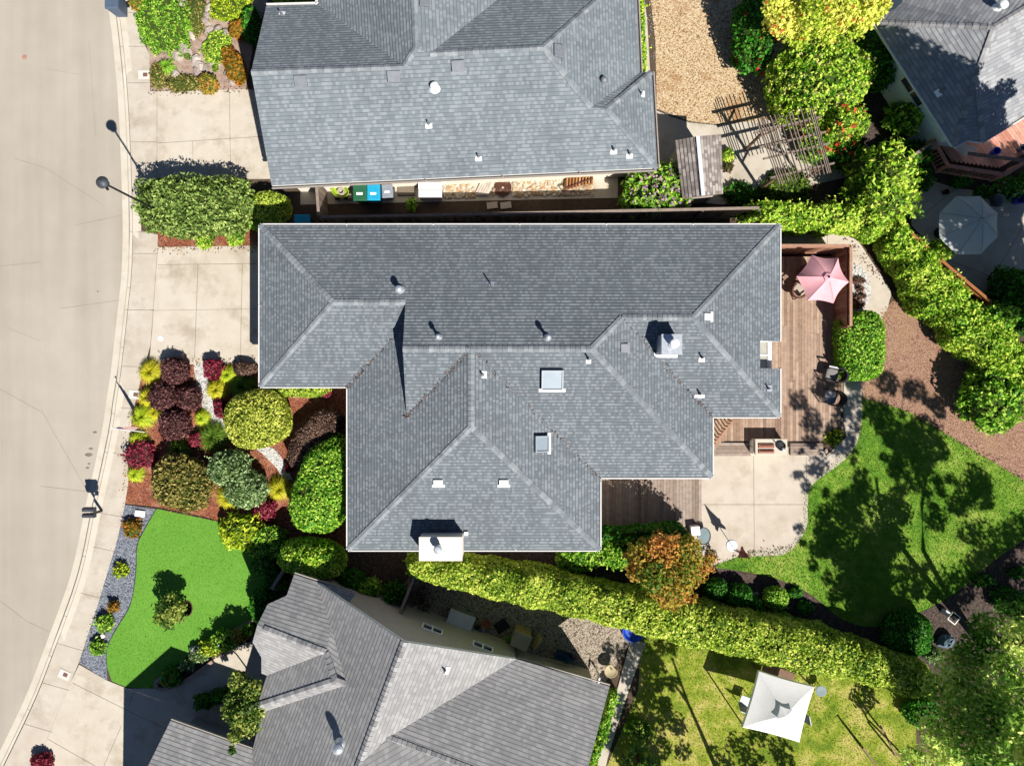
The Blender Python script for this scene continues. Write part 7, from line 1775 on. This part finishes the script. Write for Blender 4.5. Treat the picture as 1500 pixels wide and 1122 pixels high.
mound('shrub', 'dark green shrub with red flowers at the edge of the tan gravel', 'shrub', 1104, 48, 30, 52, 2.2, 'lf_deep', leaf=.09, amp=.14, depth=.35, jit=1.0, flower=('fl_red', 40, .11))
mound('flower_bush', 'patch of bright red flowers in the shade of the dark shrub', 'flowers', 1086, 84, 13, 14, 1.0, 'lf_deep', leaf=.09, amp=.14, flower=('fl_red', 60, .12), rot=40)
mound('trumpet_vine', 'bright trumpet vine with coral flowers over the pergola end', 'vine', 1228, 182, 30, 26, 2.9, 'lf_vine', leaf=.09, amp=.16, depth=.35, jit=1.0, flower=('fl_coral', 40, .12))
mound('trumpet_vine', 'leafy vine with coral flowers hanging under the pergola slats', 'vine', 1196, 208, 20, 28, 1.6, 'lf_green', leaf=.10, amp=.18, depth=.4, jit=1.0, flower=('fl_coral', 24, .11), rot=-20)
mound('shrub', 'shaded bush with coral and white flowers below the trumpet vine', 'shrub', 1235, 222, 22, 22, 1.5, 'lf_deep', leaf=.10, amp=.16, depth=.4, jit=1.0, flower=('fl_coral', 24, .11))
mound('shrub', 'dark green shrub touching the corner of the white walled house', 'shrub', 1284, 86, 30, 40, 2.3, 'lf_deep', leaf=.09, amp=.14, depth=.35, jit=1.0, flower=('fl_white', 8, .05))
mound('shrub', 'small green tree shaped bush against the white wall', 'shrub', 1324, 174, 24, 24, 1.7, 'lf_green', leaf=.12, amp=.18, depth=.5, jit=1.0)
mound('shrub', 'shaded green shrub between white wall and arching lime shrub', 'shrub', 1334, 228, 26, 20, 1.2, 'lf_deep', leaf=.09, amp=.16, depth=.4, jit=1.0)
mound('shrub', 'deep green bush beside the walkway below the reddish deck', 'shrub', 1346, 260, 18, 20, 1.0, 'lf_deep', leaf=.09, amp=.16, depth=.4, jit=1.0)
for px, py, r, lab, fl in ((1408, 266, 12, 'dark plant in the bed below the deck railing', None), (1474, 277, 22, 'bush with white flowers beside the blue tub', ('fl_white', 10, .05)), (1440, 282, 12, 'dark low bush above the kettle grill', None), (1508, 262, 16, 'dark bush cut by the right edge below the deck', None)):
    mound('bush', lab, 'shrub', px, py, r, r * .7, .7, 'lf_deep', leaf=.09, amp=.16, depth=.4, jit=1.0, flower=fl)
# rear garden
for i, (px, py) in enumerate(((1256, 412), (1260, 424), (1256, 437), (1264, 434), (1255, 448), (1262, 446), (1262, 412))):
    tuft('bed_plant', 'dark leafy plant in the half round white gravel bed', 'plant', px, py, 8, .3, 'lf_brown', n=50, wd=.06, group='plants in the half round white bed')
mound('bush', 'small green bush in the corner bed by the deck steps', 'shrub', 1221, 640, 11, 13, .5, 'lf_ltgrass', leaf=.08, amp=.16, jit=1.0, rot=30, depth=.4)
tree('maple', 'orange and gold maple between the small deck and the long hedge', 'tree', W(955, 815, 0), [cl(945, 815, 2.9, 24), cl(975, 805, 3.1, 26), cl(1005, 815, 3.0, 24), cl(960, 840, 3.1, 28), cl(990, 845, 3.2, 28), cl(1015, 838, 2.8, 20), cl(975, 868, 3.0, 24), cl(1000, 868, 2.8, 18), cl(1032, 828, 2.5, 14), cl(935, 838, 2.6, 16), cl(985, 885, 2.6, 12), cl(1040, 818, 2.2, 10), cl(1012, 802, 2.2, 18), cl(982, 805, 2.2, 22), cl(950, 808, 2.2, 20), cl(930, 815, 2.3, 16), cl(965, 800, 2.6, 16)], 'lf_orange', leaf=.085, dens=.72, trunk_r=.08)
hedge('hedge', 'green shrub bed in the corner under the small grey deck', 'hedge', [(815, 822, 26), (850, 818, 44), (890, 808, 46), (925, 800, 44), (960, 790, 40)], .9, 'lf_green', leaf=.09, amp=.14, p=2.4, depth=.2, jit=1.0)
hedge('trellis_vine', 'tall leafy vine screen beside the small grey deck', 'vine', [(880, 782, 12), (930, 780, 14), (975, 778, 14), (1004, 777, 12)], 1.7, 'lf_deep', leaf=.10, amp=.2, p=2.2, depth=.3, jit=1.1, cov=.9)
mound('shrub', 'bright green shrub at the lower left of the small deck', 'shrub', 902, 812, 24, 20, 1.2, 'lf_green', leaf=.09, amp=.12, depth=.3)
mound('bush', 'small green bush between the white planter and the orange maple', 'shrub', 1005, 794, 10, 11, .8, 'lf_green', leaf=.08, amp=.14, jit=1.0)
mound('bush', 'sparse pale pink bush at the corner of the patio', 'shrub', 1043, 816, 9, 11, .5, 'lf_brown', leaf=.07, amp=.2, depth=.6, cov=.7, coref=.3)
LH = [(600, 828, 22), (640, 836, 46), (690, 845, 52), (745, 856, 54), (800, 866, 56), (860, 880, 58), (930, 898, 62), (1000, 915, 66), (1060, 926, 70), (1120, 940, 74), (1190, 955, 66), (1260, 973, 60), (1320, 990, 56), (1372, 1004, 50)]
hedge('hedge', 'very long clipped lime hedge running across below the main house', 'hedge', LH, 2.1, 'lf_hedge', leaf=.08, amp=.09, p=2.9, cov=2.6)
mound('shrub', 'lime tuft of climbing shrub at the left end of the long hedge', 'shrub', 610, 822, 14, 14, 1.6, 'lf_vine', leaf=.08, amp=.16, depth=.3, jit=1.0)
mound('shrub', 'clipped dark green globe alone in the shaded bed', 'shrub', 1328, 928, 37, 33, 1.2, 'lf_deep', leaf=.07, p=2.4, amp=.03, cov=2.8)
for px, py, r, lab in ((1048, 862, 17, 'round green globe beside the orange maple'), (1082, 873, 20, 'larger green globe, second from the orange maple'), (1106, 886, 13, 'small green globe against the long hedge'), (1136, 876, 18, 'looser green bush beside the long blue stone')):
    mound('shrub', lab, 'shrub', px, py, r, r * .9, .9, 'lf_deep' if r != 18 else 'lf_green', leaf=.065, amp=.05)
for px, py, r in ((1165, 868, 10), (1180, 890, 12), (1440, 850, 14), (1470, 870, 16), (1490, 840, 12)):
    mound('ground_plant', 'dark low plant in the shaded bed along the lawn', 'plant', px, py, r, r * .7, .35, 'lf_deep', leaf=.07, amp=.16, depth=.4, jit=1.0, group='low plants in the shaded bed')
# the big tree at the lower right: part in view, most of it beyond the frame
K = 28.8
def shadow_at(sx, sy, h, r_px):
    """a leaf clump at height h whose shade falls on ground pixel sx, sy"""
    p = W(sx + h * K * .55, sy + h * K * .835, 0); return (p.x, p.y, h, r_px / PPM)
big_cl = [cl(1400, 985, 3.6, 30), cl(1440, 950, 4.2, 34), cl(1420, 1010, 4.2, 34), cl(1470, 985, 5.0, 38), cl(1400, 1040, 3.8, 30), cl(1440, 1045, 4.8, 38), cl(1480, 1035, 5.4, 40), cl(1420, 1085, 4.2, 34), cl(1465, 1090, 5.2, 40), cl(1370, 1075, 3.0, 24), cl(1375, 1005, 3.0, 24), cl(1500, 935, 5.2, 36), cl(1490, 905, 4.6, 26), cl(1440, 915, 3.6, 22), cl(1385, 1110, 3.2, 28), cl(1500, 1090, 6, 40), cl(1455, 1120, 5, 36), cl(1340, 1110, 2.2, 20), cl(1410, 960, 3.4, 22)]
big_sh = [(1240, 745, 8, 24), (1212, 795, 8, 22), (1250, 765, 8.4, 20), (1318, 640, 9.4, 22), (1345, 650, 9, 20), (1352, 680, 8.8, 18), (1310, 685, 8.8, 14), (1440, 710, 8, 18), (1415, 720, 8.1, 16), (1262, 720, 8.6, 18), (1240, 820, 7.6, 22), (1212, 765, 7.5, 24), (1226, 800, 7.5, 24), (1236, 860, 7, 20), (1335, 850, 7, 26), (1330, 660, 9, 24), (1300, 630, 9.5, 20), (1355, 630, 9, 24), (1340, 700, 8.5, 20), (1375, 660, 8.5, 18),
          (1430, 700, 8, 20), (1440, 730, 8, 20), (1400, 740, 8, 16), (1370, 760, 8, 18), (1420, 780, 7.5, 18), (1460, 800, 7, 30), (1500, 780, 7.5, 30), (1440, 830, 7, 30), (1400, 860, 6.5, 30), (1480, 850, 6.8, 34), (1260, 700, 8.5, 14), (1240, 730, 8.5, 16), (1290, 600, 9.5, 16),
          (1230, 600, 10, 22), (1200, 560, 10.5, 20), (1215, 630, 9.8, 20), (1180, 610, 10.5, 18), (1240, 650, 9.6, 18), (1300, 560, 10.5, 18), (1340, 570, 10.5, 16), (1160, 580, 10.8, 14), (1200, 680, 9, 12), (1180, 640, 10, 12), (1365, 590, 10, 12), (1250, 560, 10.5, 14)]
for i in range(150):              # thin outer sprays that dapple the lawn and the deck
    sx, sy = random.uniform(1150, 1480), random.uniform(560, 880)
    if sy > 600 + (sx - 1262) * .5 + 160 and sx > 1400: continue
    if math.hypot((sx - 1290) / 130, (sy - 720) / 190) < 1.0 and not (1310 < sx < 1400 and 760 < sy < 830) and not (1270 < sx < 1310 and 690 < sy < 790): big_sh.append((sx, sy, random.uniform(7.6, 9.2) if sy > 720 else random.uniform(8.8, 10.2), random.uniform(5, 11)))
sh1 = [shadow_at(*a) for a in big_sh]
tb = W(1432, 938, 0)
tree('large_tree', 'large feathery tree filling the lower right corner', 'tree', tb, big_cl + sh1, 'lf_tree', leaf=.10, dens=.6, trunk_r=.15, aspect=2.2,
     stems=[[shadow_at(1385, 865, 2, 0)[:3], shadow_at(1352, 805, 4, 0)[:3], shadow_at(1350, 740, 6.5, 0)[:3], shadow_at(1358, 690, 8, 0)[:3]], [shadow_at(1335, 820, 3.2, 0)[:3], shadow_at(1292, 760, 5, 0)[:3], shadow_at(1283, 700, 7, 0)[:3]]])
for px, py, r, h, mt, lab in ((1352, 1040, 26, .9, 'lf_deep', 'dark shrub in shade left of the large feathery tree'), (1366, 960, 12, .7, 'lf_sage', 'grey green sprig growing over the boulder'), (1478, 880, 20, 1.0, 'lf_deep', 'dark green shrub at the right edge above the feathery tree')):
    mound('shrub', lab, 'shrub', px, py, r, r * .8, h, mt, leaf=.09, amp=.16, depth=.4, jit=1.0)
# trees beyond the frame whose shade lies in the picture
t2 = [shadow_at(*a) for a in [(955, 970, 6, 20), (975, 945, 6.5, 16), (940, 1010, 6, 22), (960, 1045, 5.5, 22), (930, 1060, 5.5, 24), (985, 1000, 6, 12), (990, 1060, 5, 16), (900, 1080, 5.5, 24), (960, 1090, 5, 22), (915, 960, 7, 14), (890, 950, 7.5, 10), (1000, 1100, 4.8, 12), (935, 935, 7, 12), (905, 1030, 6, 18), (925, 985, 6.5, 18), (960, 1000, 6, 16), (945, 960, 6.5, 18), (920, 1100, 5, 24), (950, 1115, 4.8, 20), (930, 940, 6.8, 14), (975, 1030, 5.6, 12)]]
b2 = W(1075, 1188, 0)
tree('tree', 'tree standing just below the bottom edge, shading the lower lawn', 'tree', b2, t2, 'lf_tree', leaf=.12, dens=.6, trunk_r=.12, stems=[[shadow_at(1045, 1115, 2, 0)[:3], shadow_at(1028, 1075, 3.5, 0)[:3], shadow_at(1008, 1030, 5, 0)[:3], shadow_at(985, 965, 7, 0)[:3]]])
t3 = [shadow_at(*a) for a in [(1080, 1090, 5, 18), (1110, 1075, 5.2, 16), (1100, 1115, 5, 20), (1140, 1095, 5, 18), (1150, 1120, 4.5, 18), (1060, 1120, 5, 16), (1045, 1100, 5.2, 10)]]
b3 = W(1215, 1235, 0)
tree('tree', 'second tree standing below the bottom edge behind the white canopy', 'tree', b3, t3, 'lf_tree', leaf=.12, dens=.4, trunk_r=.09)
t4 = [shadow_at(a[0], a[1], a[2], a[3] * 1.2) for a in [(1262, 95, 9, 28), (1235, 60, 9.5, 24), (1210, 40, 9.5, 20), (1290, 120, 9, 30), (1325, 130, 9, 24), (1245, 110, 8.6, 20), (1300, 155, 8.5, 30), (1340, 100, 9.5, 16), (1350, 160, 8.6, 24), (1320, 180, 8.5, 28), (1370, 190, 8.5, 28), (1400, 220, 8.5, 30), (1360, 230, 8.2, 30), (1330, 250, 8.0, 24),
      (1350, 280, 8, 30), (1390, 290, 8, 34), (1430, 270, 8.4, 34), (1470, 300, 8.4, 34), (1370, 330, 8, 30), (1410, 340, 8, 36), (1450, 350, 8.2, 34), (1490, 370, 8.2, 34), (1400, 385, 7.8, 26), (1440, 400, 7.8, 24), (1490, 420, 7.8, 30), (1340, 300, 8, 20), (1450, 440, 7.5, 18), (1405, 250, 8.4, 26), (1450, 235, 8.8, 26), (1490, 240, 9, 24), (1300, 250, 8.4, 22), (1315, 285, 8.4, 24), (1335, 270, 8.4, 22), (1330, 310, 8.2, 24), (1355, 255, 8.6, 24), (1360, 310, 8.2, 26), (1240, 85, 9, 22), (1225, 75, 9.4, 18), (1270, 70, 9.4, 18), (1285, 150, 8.6, 24), (1305, 120, 9, 22), (1320, 160, 8.6, 22)]]
b4 = W(1640, 470, 0)
tree('tree', 'tall tree beyond the right edge that shades patio and white house', 'tree', b4, t4, 'lf_tree', leaf=.13, dens=1.1, trunk_r=.22, stems=[(b4.x - .4, b4.y + .2, 4.0), (W(1590, 420, 0).x, W(1590, 420, 0).y, 5), (W(1660, 520, 0).x, W(1660, 520, 0).y, 5)])
def palm(px, py):
    b = W(px, py, 0); t = thing('fan_palm', 'low dark green fan palm at the bottom edge beside the slab path', 'palm', b); F = Foliage()
    for i in range(16):
        a = 2 * math.pi * i / 16 + random.uniform(-.2, .2); d = np.array([math.cos(a), math.sin(a), 0]); s = np.array([-math.sin(a), math.cos(a), 0]); L = random.uniform(.7, 1.15)
        hub = np.array([b.x, b.y, .5]) + d * L * .45 + np.array([0, 0, random.uniform(.1, .5)])
        for k in range(13):
            f = (k - 6) / 6 * 1.25; dd = d * math.cos(f) + s * math.sin(f); ss = np.cross(dd, [0, 0, 1.0]); l = L * .62 * (1 - .25 * abs(f) / 1.25)
            tip = hub + dd * l - np.array([0, 0, .16]); mid = hub + dd * l * .5 + np.array([0, 0, .03])
            F.quads(np.array([[hub - ss * .01, hub + ss * .01, mid + ss * .028, mid - ss * .028], [mid - ss * .028, mid + ss * .028, tip + ss * .004, tip - ss * .004]]), np.array([random.random(), random.random()]))
    F.build('fronds', [M['lf_darkgrass']], t)
    k = MB(); k.tube([b, (b.x, b.y, .55)], [.12, .08], 10); k.build('trunk', M['trunk'], t)
palm(932, 1105)
hedge('hedge', 'narrow dark hedge along the right eave of the south house', 'hedge', [(900, 1012, 10), (893, 1040, 14), (884, 1070, 14), (872, 1105, 14), (862, 1140, 14)], .9, 'lf_green', leaf=.08, amp=.14)
mound('bush', 'shaded green bush on the lawn left of the tree shadow', 'shrub', 935, 1070, 18, 14, .5, 'lf_green', leaf=.09, amp=.18, depth=.5, jit=1.1, cov=1.2)
mound('bush', 'dry twiggy plant at the left end of the grey gravel yard', 'shrub', 618, 880, 15, 18, .6, 'lf_brown', leaf=.06, amp=.2, depth=.6, cov=.5, coref=.25, core='browntwig')
mound('bush', 'small green plant beside the tan cupboard', 'shrub', 748, 938, 7, 6, .4, 'lf_green', leaf=.07, amp=.18, depth=.5, jit=1.1)
mound('bush', 'small plant by the fence opposite the mat in the side yard', 'shrub', 603, 300, 7, 9, .5, 'lf_green', leaf=.07, amp=.18, depth=.5, jit=1.1)
